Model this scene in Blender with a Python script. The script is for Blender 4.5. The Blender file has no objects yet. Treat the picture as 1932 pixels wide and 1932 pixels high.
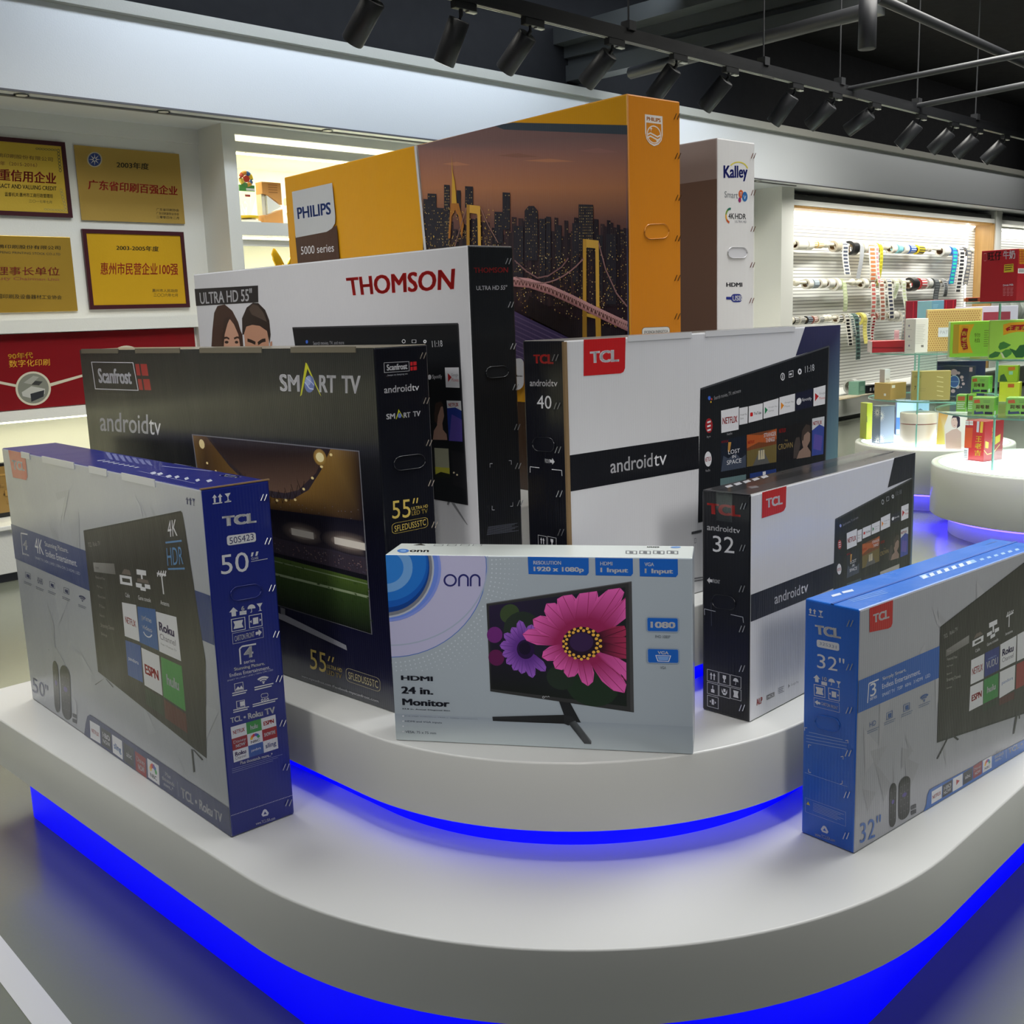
import bpy, bmesh, math, random
from mathutils import Vector, Matrix
R2 = math.sqrt(2.0)
PI = math.pi
random.seed(7)
scene = bpy.context.scene
COL = scene.collection
# ------------------------------------------------------------------ camera
F, PITCH, ROLL, EYE = 2003.3, math.radians(10.51), math.radians(-2.025), 1.541
fw = Vector((0, math.cos(PITCH), -math.sin(PITCH)))
_r = Vector((1, 0, 0)); _u = _r.cross(fw)
RT = _r * math.cos(ROLL) + _u * math.sin(ROLL)
UP = RT.cross(fw)
CAM = Vector((0, 0, EYE))
cam_data = bpy.data.cameras.new('camera')
cam_data.sensor_fit = 'HORIZONTAL'; cam_data.sensor_width = 36.0
cam_data.lens = F / 1932 * 36.0
cam_data.clip_start = 0.05; cam_data.clip_end = 100
cam = bpy.data.objects.new('camera', cam_data); COL.objects.link(cam)
cam.matrix_world = Matrix(((RT.x, UP.x, -fw.x, CAM.x), (RT.y, UP.y, -fw.y, CAM.y), (RT.z, UP.z, -fw.z, CAM.z), (0, 0, 0, 1)))
scene.camera = cam
# ------------------------------------------------------------------ world, lights, exposure
world = bpy.data.worlds.new('hall_ambient'); scene.world = world; world.use_nodes = True
world.node_tree.nodes['Background'].inputs[0].default_value = (0.62, 0.68, 0.8, 1)
world.node_tree.nodes['Background'].inputs[1].default_value = 0.125
scene.view_settings.view_transform = 'Standard'; scene.view_settings.look = 'None'
scene.view_settings.exposure = 0.0; scene.view_settings.gamma = 1.0
scene.view_settings.use_curve_mapping = False
S2 = 1 / R2
def W(s, o, z=0.0):                     # wall coordinates: s along the back wall, o behind its front face
    b = 6.788 + o
    return Vector(((s - b) * S2, (s + b) * S2, z))
def area(name, loc, size, power, col, rot=(0, 0, 0), size_y=None, spread=PI):
    l = bpy.data.lights.new(name, 'AREA'); l.energy = power; l.color = col
    l.shape = 'RECTANGLE' if size_y else 'SQUARE'; l.size = size
    if size_y: l.size_y = size_y
    l.spread = spread
    o = bpy.data.objects.new(name, l); COL.objects.link(o); o.location = loc; o.rotation_euler = rot; o['kind'] = 'helper'
    return o
A45 = math.radians(45)
area('hall_fill_light', (0.1, 2.02, 4.4), 1.8, 4, (1.0, 0.98, 0.94), (0, 0, 0), 0.3, math.radians(62))  # unseen lamps added above and behind the view as general fill
area('hall_fill_light', (-1.75, 3.35, 4.4), 1.6, 26, (0.97, 0.99, 1.0), (0, 0, -A45), 1.6, math.radians(95))
area('hall_fill_light', (2.4, 3.5, 4.4), 2.4, 105, (0.97, 0.99, 1.0), (0, 0, A45), 2.0, math.radians(110))
area('hall_fill_light', (-2.5, 1.2, 4.4), 1.4, 16, (0.97, 0.98, 1.0), (0, 0, A45), 1.4, math.radians(70))
area('hall_fill_light', (4.2, 7.0, 4.4), 3.4, 330, (1.0, 0.98, 0.92), (0, 0, A45), 3.4, math.radians(130))
area('hall_fill_light', (-2.6, -3.0, 4.3), 2.5, 27, (0.93, 0.96, 1.0), (math.radians(30), 0, math.radians(-35)), 2.5)
area('hall_fill_light', (2.6, -3.0, 4.3), 2.5, 36, (0.95, 0.97, 1.0), (math.radians(30), 0, math.radians(35)), 2.5)
area('hall_fill_light', W(2.6, -2.6, 4.3), 3.4, 72, (1.0, 0.97, 0.88), (math.radians(-16), 0, A45 + PI), 1.2, math.radians(110))
area('hall_fill_light', W(10.5, -2.2, 4.3), 3.0, 90, (1.0, 0.98, 0.9), (math.radians(-16), 0, A45 + PI), 1.2, math.radians(120))
def fill_spot(loc, aim, power, size, blend=.7, col=(1, .98, .95), r=.7):
    l = bpy.data.lights.new('fill_spot', 'SPOT'); l.energy = power; l.color = col; l.spot_size = math.radians(size); l.spot_blend = blend; l.shadow_soft_size = r
    o = bpy.data.objects.new('fill_spot', l); COL.objects.link(o); o.location = loc; o['kind'] = 'helper'
    o.rotation_euler = (Vector(aim) - Vector(loc)).to_track_quat('-Z', 'Y').to_euler()
fill_spot((-2.2, -.6, 3.1), (-.65, 2.9, 1.5), 370, 31)      # unseen spots added behind the camera to brighten the carton fronts
fill_spot((2.3, -.6, 3.1), (.8, 2.7, 1.25), 235, 34)
fill_spot((0.0, -1.5, 3.1), (.08, 2.1, 1.0), 170, 15, r=.2)
# cool wash on the header above the shelves, and the weaker, warmer wash further along
area('header_wash_light', W(6.4, -1.3, 4.25), 7.0, 54, (0.80, 0.89, 1.0), (math.radians(-62), 0, A45 + PI), 0.3, math.radians(120))
area('header_wash_light', W(15.0, -1.3, 4.25), 8.0, 17, (1.0, 0.98, 0.93), (math.radians(-62), 0, A45 + PI), 0.3, math.radians(120))
area('slat_fill_light', W(15.5, -.32, 2.94), 6.4, 62, (1.0, 0.99, 0.94), (math.radians(-28), 0, A45 + PI), 0.05, math.radians(115))  # unseen strips added under the header to brighten the slatted walls
area('slat_fill_light', W(22.4, -.32, 2.94), 6.4, 34, (1.0, 0.99, 0.94), (math.radians(-28), 0, A45 + PI), 0.05, math.radians(115))
# ------------------------------------------------------------------ picture helpers
def ray(x, y): return fw + RT * ((x - 966) / F) - UP * ((y - 966) / F)
def on_z(x, y, z):
    d = ray(x, y); return CAM + d * ((z - EYE) / d.z)
def on_plane(x, y, p, n):
    d = ray(x, y); return CAM + d * ((p - CAM).dot(n) / d.dot(n))
NW = Vector((S2, -S2, 0))
def on_wall(x, y, o):                    # -> (s, z) on the plane o behind the wall face
    q = on_plane(x, y, W(0, o), NW); return ((q.x + q.y) * S2, q.z)
def lin(c):
    out = []
    for v in c[:3]:
        v = max(0, min(255, v)) / 255.0
        out.append(v / 12.92 if v <= 0.04045 else ((v + 0.055) / 1.055) ** 2.4)
    return (out[0], out[1], out[2], 1.0)
# ------------------------------------------------------------------ materials
MATS = {}
def new_mat(name):
    m = bpy.data.materials.new(name); m.use_nodes = True
    nt = m.node_tree; return m, nt, nt.nodes['Principled BSDF']
def coat(name, rough=0.5, coat=0.0, metal=0.0, bump=None, var=0.06, alpha=None, spec=0.5):
    """Colour from the mesh's own colour layer, roughness broken up by noise."""
    if name in MATS: return MATS[name]
    m, nt, b = new_mat(name)
    a = nt.nodes.new('ShaderNodeAttribute'); a.attribute_name = 'Col'
    nt.links.new(a.outputs['Color'], b.inputs['Base Color'])
    tc = nt.nodes.new('ShaderNodeTexCoord')
    n = nt.nodes.new('ShaderNodeTexNoise'); n.inputs['Scale'].default_value = 9; n.inputs['Detail'].default_value = 3
    nt.links.new(tc.outputs['Object'], n.inputs['Vector'])
    mr = nt.nodes.new('ShaderNodeMapRange'); mr.inputs[3].default_value = max(0.02, rough - var); mr.inputs[4].default_value = rough + var
    nt.links.new(n.outputs['Fac'], mr.inputs[0]); nt.links.new(mr.outputs[0], b.inputs['Roughness'])
    b.inputs['Metallic'].default_value = metal
    b.inputs['Coat Weight'].default_value = coat; b.inputs['Coat Roughness'].default_value = 0.12
    b.inputs['Specular IOR Level'].default_value = spec
    if bump == 'flute':                  # corrugated board: upright flutes and slow dents
        sx = nt.nodes.new('ShaderNodeSeparateXYZ'); nt.links.new(tc.outputs['Object'], sx.inputs[0])
        ad = nt.nodes.new('ShaderNodeMath'); ad.operation = 'ADD'
        nt.links.new(sx.outputs[0], ad.inputs[0]); nt.links.new(sx.outputs[1], ad.inputs[1])
        cb = nt.nodes.new('ShaderNodeCombineXYZ'); nt.links.new(ad.outputs[0], cb.inputs[0])
        wv = nt.nodes.new('ShaderNodeTexWave'); wv.inputs['Scale'].default_value = 42; wv.inputs['Distortion'].default_value = 0.3
        nt.links.new(cb.outputs[0], wv.inputs['Vector'])
        n2 = nt.nodes.new('ShaderNodeTexNoise'); n2.inputs['Scale'].default_value = 5; n2.inputs['Detail'].default_value = 5
        mp = nt.nodes.new('ShaderNodeMapping'); mp.inputs['Scale'].default_value = (1, 1, .35)
        nt.links.new(tc.outputs['Object'], mp.inputs[0]); nt.links.new(mp.outputs[0], n2.inputs['Vector'])
        mx = nt.nodes.new('ShaderNodeMath'); mx.operation = 'MULTIPLY_ADD'; mx.inputs[1].default_value = 0.035
        ml = nt.nodes.new('ShaderNodeMath'); ml.operation = 'MULTIPLY'; ml.inputs[1].default_value = 1.0
        nt.links.new(n2.outputs['Fac'], ml.inputs[0])
        nt.links.new(wv.outputs['Fac'], mx.inputs[0]); nt.links.new(ml.outputs[0], mx.inputs[2])
        bp = nt.nodes.new('ShaderNodeBump'); bp.inputs['Strength'].default_value = 0.5; bp.inputs['Distance'].default_value = 0.010
        nt.links.new(mx.outputs[0], bp.inputs['Height']); nt.links.new(bp.outputs[0], b.inputs['Normal'])
    elif bump:
        n2 = nt.nodes.new('ShaderNodeTexNoise'); n2.inputs['Scale'].default_value = bump
        nt.links.new(tc.outputs['Object'], n2.inputs['Vector'])
        bp = nt.nodes.new('ShaderNodeBump'); bp.inputs['Strength'].default_value = 0.25; bp.inputs['Distance'].default_value = 0.004
        nt.links.new(n2.outputs['Fac'], bp.inputs['Height']); nt.links.new(bp.outputs[0], b.inputs['Normal'])
    MATS[name] = m; return m
def glow(name, col, power):
    if name in MATS: return MATS[name]
    m, nt, b = new_mat(name)
    b.inputs['Base Color'].default_value = (*col, 1); b.inputs['Emission Color'].default_value = (*col, 1)
    b.inputs['Emission Strength'].default_value = power; MATS[name] = m; return m
def glass(name, tint=(0.92, 0.97, 0.95), rough=0.0, base=.05):
    if name in MATS: return MATS[name]
    m, nt, b = new_mat(name)
    tr = nt.nodes.new('ShaderNodeBsdfTransparent'); tr.inputs[0].default_value = (*tint, 1)
    gl = nt.nodes.new('ShaderNodeBsdfGlossy'); gl.inputs['Roughness'].default_value = 0.03 + rough; gl.inputs[0].default_value = (.9, 1, .96, 1)
    lw = nt.nodes.new('ShaderNodeLayerWeight'); lw.inputs[0].default_value = 0.25
    pw = nt.nodes.new('ShaderNodeMath'); pw.operation = 'POWER'; pw.inputs[1].default_value = 3.0
    ml = nt.nodes.new('ShaderNodeMath'); ml.operation = 'MULTIPLY_ADD'; ml.inputs[1].default_value = 0.45; ml.inputs[2].default_value = base
    mx = nt.nodes.new('ShaderNodeMixShader')
    nt.links.new(lw.outputs['Facing'], pw.inputs[0]); nt.links.new(pw.outputs[0], ml.inputs[0]); nt.links.new(ml.outputs[0], mx.inputs[0])
    nt.links.new(tr.outputs[0], mx.inputs[1]); nt.links.new(gl.outputs[0], mx.inputs[2])
    nt.links.new(mx.outputs[0], nt.nodes['Material Output'].inputs[0]); MATS[name] = m; return m
CARD = coat('carton_print', 0.30, 0.35, bump='flute')
SMOOTH = coat('smooth_print', 0.30, 0.3, bump=6)
MATTE = coat('matte_paint', 0.55)
SATIN = coat('satin_paint', 0.33, bump=3)
METAL = coat('metal', 0.32, metal=1.0)
BLACKM = coat('black_metal', 0.42)
GLASS = glass('clear_glass'); EDGE = coat('green_glass_edge', .2, .5)
# ------------------------------------------------------------------ mesh builder
class M:
    def __init__(s): s.v = []; s.f = []; s.c = []; s.m = []; s.sm = []
    def add(s, vs, fs, col, mi=0, smooth=False):
        o = len(s.v); s.v += [tuple(p) for p in vs]
        for f in fs:
            s.f.append(tuple(i + o for i in f)); s.c.append(col); s.m.append(mi); s.sm.append(smooth)
    def poly(s, vs, col, mi=0): s.add(vs, [tuple(range(len(vs)))], col, mi)
    def box(s, x0, x1, y0, y1, z0, z1, col=(200, 200, 200), mi=0):
        x0, x1 = min(x0, x1), max(x0, x1); y0, y1 = min(y0, y1), max(y0, y1); z0, z1 = min(z0, z1), max(z0, z1)
        s.add([(x0, y0, z0), (x1, y0, z0), (x1, y1, z0), (x0, y1, z0), (x0, y0, z1), (x1, y0, z1), (x1, y1, z1), (x0, y1, z1)],
              [(0, 3, 2, 1), (4, 5, 6, 7), (0, 1, 5, 4), (1, 2, 6, 5), (2, 3, 7, 6), (3, 0, 4, 7)], col, mi)
    def prism(s, pts, z0, z1, col, mi=0, bev=0.0, smooth=True):
        n = len(pts); rings = []
        if bev:
            c = ins(pts, bev); rings = [(pts, z0), (pts, z1 - bev), (ins(pts, bev * .3), z1 - bev * .3), (c, z1)]
        else: rings = [(pts, z0), (pts, z1)]
        vs = [(p[0], p[1], z) for r, z in rings for p in r]; fs = []
        for k in range(len(rings) - 1):
            for i in range(n):
                j = (i + 1) % n; fs.append((k * n + i, k * n + j, (k + 1) * n + j, (k + 1) * n + i))
        s.add(vs, fs, col, mi, smooth)
        s.add([(p[0], p[1], z1) for p in rings[-1][0]], [tuple(range(n))], col, mi)
        s.add([(p[0], p[1], z0) for p in rings[0][0]], [tuple(reversed(range(n)))], col, mi)
    def tube(s, pts, r, n=10, col=(200, 200, 200), mi=0, closed=False, caps=True):
        pts = [Vector(p) for p in pts]; vs = []; fs = []; N = len(pts)
        for i, p in enumerate(pts):
            a = pts[(i - 1) % N] if (closed or i > 0) else p; b = pts[(i + 1) % N] if (closed or i < N - 1) else p
            d = (b - a).normalized(); h = Vector((0, 0, 1)) if abs(d.z) < .95 else Vector((1, 0, 0))
            x = d.cross(h).normalized(); y = d.cross(x)
            rr = r[i] if isinstance(r, (list, tuple)) else r
            for k in range(n):
                t = 2 * PI * k / n; vs.append(p + (x * math.cos(t) + y * math.sin(t)) * rr)
        for i in range(N if closed else N - 1):
            for k in range(n):
                a, b = i * n + k, i * n + (k + 1) % n; c, d2 = ((i + 1) % N) * n + (k + 1) % n, ((i + 1) % N) * n + k
                fs.append((a, b, c, d2))
        s.add(vs, fs, col, mi, True)
        if caps and not closed:
            s.add(vs[:n], [tuple(range(n))], col, mi); s.add(vs[-n:], [tuple(reversed(range(n)))], col, mi)
    def lathe(s, prof, n=32, col=(200, 200, 200), mi=0, cx=0, cy=0, smooth=True):
        vs = []; fs = []
        for r, z in prof:
            for k in range(n):
                t = 2 * PI * k / n; vs.append((cx + r * math.cos(t), cy + r * math.sin(t), z))
        for i in range(len(prof) - 1):
            for k in range(n):
                fs.append((i * n + k, i * n + (k + 1) % n, (i + 1) * n + (k + 1) % n, (i + 1) * n + k))
        s.add(vs, fs, col, mi, smooth)
        if prof[0][0] > 1e-4: s.add(vs[:n], [tuple(reversed(range(n)))], col, mi)
        if prof[-1][0] > 1e-4: s.add(vs[-n:], [tuple(range(n))], col, mi)
    def build(s, name, mats=None, parent=None, loc=(0, 0, 0), rz=0.0, bevel=0.0):
        me = bpy.data.meshes.new(name); me.from_pydata(s.v, [], s.f)
        if not mats: mats = [MATTE]
        if not isinstance(mats, (list, tuple)): mats = [mats]
        for m in mats: me.materials.append(m)
        me.polygons.foreach_set('material_index', s.m); me.polygons.foreach_set('use_smooth', s.sm)
        at = me.color_attributes.new('Col', 'FLOAT_COLOR', 'CORNER'); buf = []
        for f, c in zip(s.f, s.c):
            if isinstance(c, list):
                for q in c: buf += lin(q)
            else: buf += list(lin(c)) * len(f)
        at.data.foreach_set('color', buf); me.update()
        o = bpy.data.objects.new(name, me); COL.objects.link(o)
        if parent is not None: o.parent = parent
        o.location = loc; o.rotation_euler = (0, 0, rz)
        if bevel:
            b = o.modifiers.new('bevel', 'BEVEL'); b.width = bevel; b.segments = 2; b.limit_method = 'ANGLE'
        return o
def ins(pts, d):
    n = len(pts); out = []
    for i in range(n):
        p0, p1, p2 = Vector(pts[i - 1][:2]), Vector(pts[i][:2]), Vector(pts[(i + 1) % n][:2])
        a = (p1 - p0).normalized(); b = (p2 - p1).normalized()
        na, nb = Vector((-a.y, a.x)), Vector((-b.y, b.x)); h = (na + nb)
        h = h / max(h.length_squared, 1e-6) * 2 if h.length > 1e-6 else na
        out.append(tuple(p1 + h * d))
    return out
def tag(o, label=None, cat=None, group=None, kind=None):
    if label: o['label'] = label
    if cat: o['category'] = cat
    if group: o['group'] = group
    if kind: o['kind'] = kind
    return o
def thing(name, label, cat, loc, rz=0.0, group=None):
    o = bpy.data.objects.new(name, None); COL.objects.link(o); o.empty_display_size = .1
    o.location = loc; o.rotation_euler = (0, 0, rz); return tag(o, label, cat, group)
def struct(name, m, mats, loc=(0, 0, 0), rz=0.0, bevel=0.0): return tag(m.build(name, mats, None, loc, rz, bevel), kind='structure')
def copy_tree(o, parent=None):
    c = o.copy(); COL.objects.link(c)
    if parent is not None: c.parent = parent
    for ch in list(o.children): copy_tree(ch, c)
    return c
# ------------------------------------------------------------------ lettering
TXT = {}
def text_shape(t):
    if t not in TXT:
        c = bpy.data.curves.new('lettering', 'FONT'); c.body = t; c.resolution_u = 3
        o = bpy.data.objects.new('lettering', c); me = bpy.data.meshes.new_from_object(o)
        vs = [(v.co.x, v.co.y) for v in me.vertices]; fs = [tuple(p.vertices) for p in me.polygons]
        x0, x1 = min(v[0] for v in vs), max(v[0] for v in vs); y0, y1 = min(v[1] for v in vs), max(v[1] for v in vs)
        w, h = x1 - x0 or 1, y1 - y0 or 1
        TXT[t] = ([((a - x0) / w, 1 - (b - y0) / h) for a, b in vs], fs, w, h)
        bpy.data.objects.remove(o); bpy.data.curves.remove(c); bpy.data.meshes.remove(me)
    return TXT[t]
def homog(q):
    """unit square (0,0)(1,0)(1,1)(0,1) -> four points"""
    (x0, y0), (x1, y1), (x2, y2), (x3, y3) = q
    dx1, dx2, dx3 = x1 - x2, x3 - x2, x0 - x1 + x2 - x3
    dy1, dy2, dy3 = y1 - y2, y3 - y2, y0 - y1 + y2 - y3
    det = dx1 * dy2 - dx2 * dy1 or 1e-12
    g = (dx3 * dy2 - dx2 * dy3) / det; h = (dx1 * dy3 - dx3 * dy1) / det
    a, b, c = x1 - x0 + g * x1, x3 - x0 + h * x3, x0
    d, e, f = y1 - y0 + g * y1, y3 - y0 + h * y3, y0
    return lambda u, v: ((a * u + b * v + c) / (g * u + h * v + 1), (d * u + e * v + f) / (g * u + h * v + 1))
class Art:
    """Flat print on one face. Corners are read off the picture (zoom frame z = origin and scale) and carried onto the face."""
    def __init__(s, to3, px2uv, clip=None):
        s.m = M(); s.to3 = to3; s.px2uv = px2uv; s.z = (0, 0, 1); s.k = 0; s.clip = clip
    def P(s, p): return s.px2uv(s.z[0] + p[0] / s.z[2], s.z[1] + p[1] / s.z[2])
    def raw(s, uvs, faces, col):
        s.k += 1; e = .0004 + s.k * .000003
        if s.clip:
            a, b, c, d = s.clip; uvs = [(min(max(u, a), b), min(max(v, c), d)) for u, v in uvs]
        s.m.add([s.to3(u, v, e) for u, v in uvs], faces, col)
    def uvpoly(s, uvs, col): s.raw(uvs, [tuple(range(len(uvs)))], col)
    def poly(s, pts, col, f=None):
        s.uvpoly([f(*p) if f else s.P(p) for p in pts], col)
    def frame(s, tl, tr, br, bl, f=None): return homog([f(*p) if f else s.P(p) for p in (tl, tr, br, bl)])
    def halo(s, c, r, ry, c0, c1, f, n=28):
        cl = lambda q: min(max(q, 0), 1)
        pts = [f(cl(c[0] + r * math.cos(2 * PI * i / n)), cl(c[1] + ry * math.sin(2 * PI * i / n))) for i in range(n)]
        s.raw(pts + [f(*c)], [(n, i, (i + 1) % n) for i in range(n)], [c0, c1, c1])
    def box(s, tl, br, f=None):           # upright frame on the face from two corners
        a, b = (f(*tl), f(*br)) if f else (s.P(tl), s.P(br)); return homog([(a[0], a[1]), (b[0], a[1]), (b[0], b[1]), (a[0], b[1])])
    def rect(s, tl, br, col, f=None): s.poly([(0, 0), (1, 0), (1, 1), (0, 1)], col, s.box(tl, br, f))
    def fill(s, f, col, r=0.0, asp=1.0):
        if not r: s.poly([(0, 0), (1, 0), (1, 1), (0, 1)], col, f)
        else: s.poly(rr(r, asp), col, f)
    def outline(s, f, col, w=.03, r=0.0, asp=1.0):
        pts = rr(r, asp) if r else [(0, 0), (1, 0), (1, 1), (0, 1)]
        n = len(pts); cx = [((p[0] - .5) * (1 - 2 * w / asp) + .5, (p[1] - .5) * (1 - 2 * w) + .5) for p in pts]
        s.raw([f(*p) for p in pts + cx], [(i, (i + 1) % n, n + (i + 1) % n, n + i) for i in range(n)], col)
    def text(s, t, f, col, bold=.0):      # heavier strokes: the same letters laid side by side
        vs, fs, w, h = text_shape(t); n = len(vs); d = max(bold, 0) * .85 / w; e = max(bold, 0) * .35 / h
        sh = [(-d, -e), (d, -e), (-d, e), (d, e)] if bold > .004 else [(0, 0)]
        if bold > .03: sh.append((0, 0))
        k = 1 / (1 + 2 * d); q = 1 / (1 + 2 * e)
        s.raw([f((x - .5 + a) * k + .5, (y - .5 + b) * q + .5) for a, b in sh for x, y in vs], [tuple(i + n * j for i in p) for j in range(len(sh)) for p in fs], col)
    def tx(s, t, tl, br, col, bold=0.0, f=None): s.text(t, s.box(tl, br, f), col, bold)
    def tq(s, t, tl, tr, br, bl, col, bold=0.0): s.text(t, s.frame(tl, tr, br, bl), col, bold)
    def line(s, pts, w, col, f=None):     # w in face metres
        uv = [f(*p) if f else s.P(p) for p in pts]
        for a, b in zip(uv, uv[1:]):
            dx, dy = b[0] - a[0], b[1] - a[1]; L = math.hypot(dx, dy) or 1; nx, ny = -dy / L * w / 2, dx / L * w / 2
            s.uvpoly([(a[0] + nx, a[1] + ny), (b[0] + nx, b[1] + ny), (b[0] - nx, b[1] - ny), (a[0] - nx, a[1] - ny)], col)
    def disc(s, c, r, col, f=None, n=24, ry=None, a0=0.0, a1=2 * PI, inner=0.0):
        """ellipse in the current frame's own units"""
        ry = r if ry is None else ry; g = (lambda p: f(*p)) if f else s.P
        ang = [a0 + (a1 - a0) * i / n for i in range(n + 1)]
        o = [g((c[0] + r * math.cos(a), c[1] + ry * math.sin(a))) for a in ang]
        if inner:
            i_ = [g((c[0] + r * inner * math.cos(a), c[1] + ry * inner * math.sin(a))) for a in ang]
            s.raw(o + i_, [(i, i + 1, n + 2 + i, n + 1 + i) for i in range(n)], col)
        else: s.raw(o[:-1] if a1 - a0 > 6.2 else o, [tuple(range(n if a1 - a0 > 6.2 else n + 1))], col)
    def build(s, name, mat, parent): 
        o = s.m.build(name, mat, parent); return o
def rr(r, asp=1.0, n=4):
    """rounded unit square; asp = width / height, r as a share of the height"""
    rx = min(r / asp, .5); ry = min(r, .5); out = []
    for cx, cy, a in ((1 - rx, ry, -PI / 2), (1 - rx, 1 - ry, 0), (rx, 1 - ry, PI / 2), (rx, ry, PI)):
        for i in range(n + 1):
            t = a + PI / 2 * i / n; out.append((cx + rx * math.cos(t), cy + ry * math.sin(t)))
    return out
# ================================================================== the room
B0 = 6.788
WHITE = (226, 226, 219)
def floor_mat():
    m, nt, b = new_mat('grey_epoxy_floor')
    tc = nt.nodes.new('ShaderNodeTexCoord')
    n = nt.nodes.new('ShaderNodeTexNoise'); n.inputs['Scale'].default_value = 0.9; n.inputs['Detail'].default_value = 5
    nt.links.new(tc.outputs['Object'], n.inputs['Vector'])
    cr = nt.nodes.new('ShaderNodeValToRGB')
    cr.color_ramp.elements[0].color = lin((106, 110, 99)); cr.color_ramp.elements[1].color = lin((126, 130, 116))
    nt.links.new(n.outputs['Fac'], cr.inputs[0]); nt.links.new(cr.outputs[0], b.inputs['Base Color'])
    n2 = nt.nodes.new('ShaderNodeTexNoise'); n2.inputs['Scale'].default_value = 55; n2.inputs['Detail'].default_value = 3
    nt.links.new(tc.outputs['Object'], n2.inputs['Vector'])
    bp = nt.nodes.new('ShaderNodeBump'); bp.inputs['Strength'].default_value = 0.10; bp.inputs['Distance'].default_value = 0.004
    nt.links.new(n2.outputs['Fac'], bp.inputs['Height']); nt.links.new(bp.outputs[0], b.inputs['Normal'])
    b.inputs['Roughness'].default_value = 0.2
    return m
def slat_mat():
    m, nt, b = new_mat('white_slat_board')
    tc = nt.nodes.new('ShaderNodeTexCoord'); sx = nt.nodes.new('ShaderNodeSeparateXYZ'); nt.links.new(tc.outputs['Object'], sx.inputs[0])
    ml = nt.nodes.new('ShaderNodeMath'); ml.operation = 'MULTIPLY'; ml.inputs[1].default_value = 1 / 0.044
    nt.links.new(sx.outputs[2], ml.inputs[0])
    fr = nt.nodes.new('ShaderNodeMath'); fr.operation = 'FRACT'; nt.links.new(ml.outputs[0], fr.inputs[0])
    cr = nt.nodes.new('ShaderNodeValToRGB'); cr.color_ramp.interpolation = 'CONSTANT'
    cr.color_ramp.elements[0].color = lin((150, 150, 144)); cr.color_ramp.elements[1].color = lin((228, 228, 222)); cr.color_ramp.elements[1].position = 0.26
    nt.links.new(fr.outputs[0], cr.inputs[0]); nt.links.new(cr.outputs[0], b.inputs['Base Color'])
    bp = nt.nodes.new('ShaderNodeBump'); bp.inputs['Strength'].default_value = 0.6; bp.inputs['Distance'].default_value = 0.01
    nt.links.new(cr.outputs[0], bp.inputs['Height']); nt.links.new(bp.outputs[0], b.inputs['Normal'])
    b.inputs['Roughness'].default_value = 0.45; return m
def wood_mat():
    m, nt, b = new_mat('light_oak_veneer')
    tc = nt.nodes.new('ShaderNodeTexCoord'); mp = nt.nodes.new('ShaderNodeMapping'); mp.inputs['Scale'].default_value = (14, 14, .9)
    nt.links.new(tc.outputs['Object'], mp.inputs[0])
    n = nt.nodes.new('ShaderNodeTexNoise'); n.inputs['Scale'].default_value = 2.5; n.inputs['Detail'].default_value = 6; nt.links.new(mp.outputs[0], n.inputs['Vector'])
    cr = nt.nodes.new('ShaderNodeValToRGB'); cr.color_ramp.elements[0].color = lin((150, 112, 58)); cr.color_ramp.elements[1].color = lin((190, 150, 88))
    nt.links.new(n.outputs['Fac'], cr.inputs[0]); nt.links.new(cr.outputs[0], b.inputs['Base Color']); b.inputs['Roughness'].default_value = .45
    return m
WOOD = wood_mat(); SLAT = slat_mat()
PAINT = coat('wall_paint', 0.5, bump=90)
DARK = coat('black_ceiling_paint', 0.8, bump=25, spec=0.3)
m = M(); m.add([(-14, -10, 0), (22, -10, 0), (22, 26, 0), (-14, 26, 0)], [(0, 1, 2, 3)], (110, 110, 110)); struct('floor', m, floor_mat())
m = M(); m.box(-14, 22, -10, 26, 4.62, 4.72, (15, 16, 18)); struct('ceiling', m, DARK)
def wb(name, boxes, mats=None, bevel=0.0):
    m = M()
    for b in boxes: m.box(b[0], b[1], B0 + b[2], B0 + b[3], b[4], b[5], b[6] if len(b) > 6 else WHITE, b[7] if len(b) > 7 else 0)
    return struct(name, m, mats or PAINT, (0, 0, 0), A45, bevel)
# body of the back wall: recess backs, columns, ledges and frames
wb('wall_back', [(-6, 4.25, .62, 1.3, 1.545, 2.86), (-6, 4.25, .60, 1.3, 2.86, 2.97), (-6, 4.25, .47, 1.3, 1.03, 1.535), (-6, 4.25, .80, 1.3, .36, .97),
    (4.25, 7.6, 1.15, 1.3, .36, 2.97), (7.6, 8.2, .27, 1.3, .36, 2.97), (8.2, 11.9, .65, 1.3, .36, 2.97), (12.19, 26, .62, 1.3, .36, 2.97)])
wb('trim_4', [(-6, 4.25, .40, .80, 1.535, 1.62), (-6, 4.25, .40, .80, .97, 1.035), (4.02, 4.25, .42, .47, 1.035, 1.535)])          # ledge and rail under the plaques
wb('trim_5', [(4.25, 4.355, .27, 1.15, .36, 2.97)])                                                                            # column
wb('trim_6', [(4.355, 7.6, .32, .36, 2.79, 2.86), (4.355, 7.6, .36, 1.15, 2.80, 2.86), (4.355, 7.6, .46, 1.15, 2.86, 2.97), (4.355, 7.6, .27, .30, 2.90, 2.97)])
wb('trim_7', [(4.355, 7.6, .27, 1.15, 2.19, 2.285), (4.355, 7.6, .32, .36, 2.115, 2.16)]); wb('trim_8', [(4.355, 7.6, .27, 1.15, 1.60, 1.70), (4.355, 7.6, .27, 1.15, .36, 1.0)])
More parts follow.
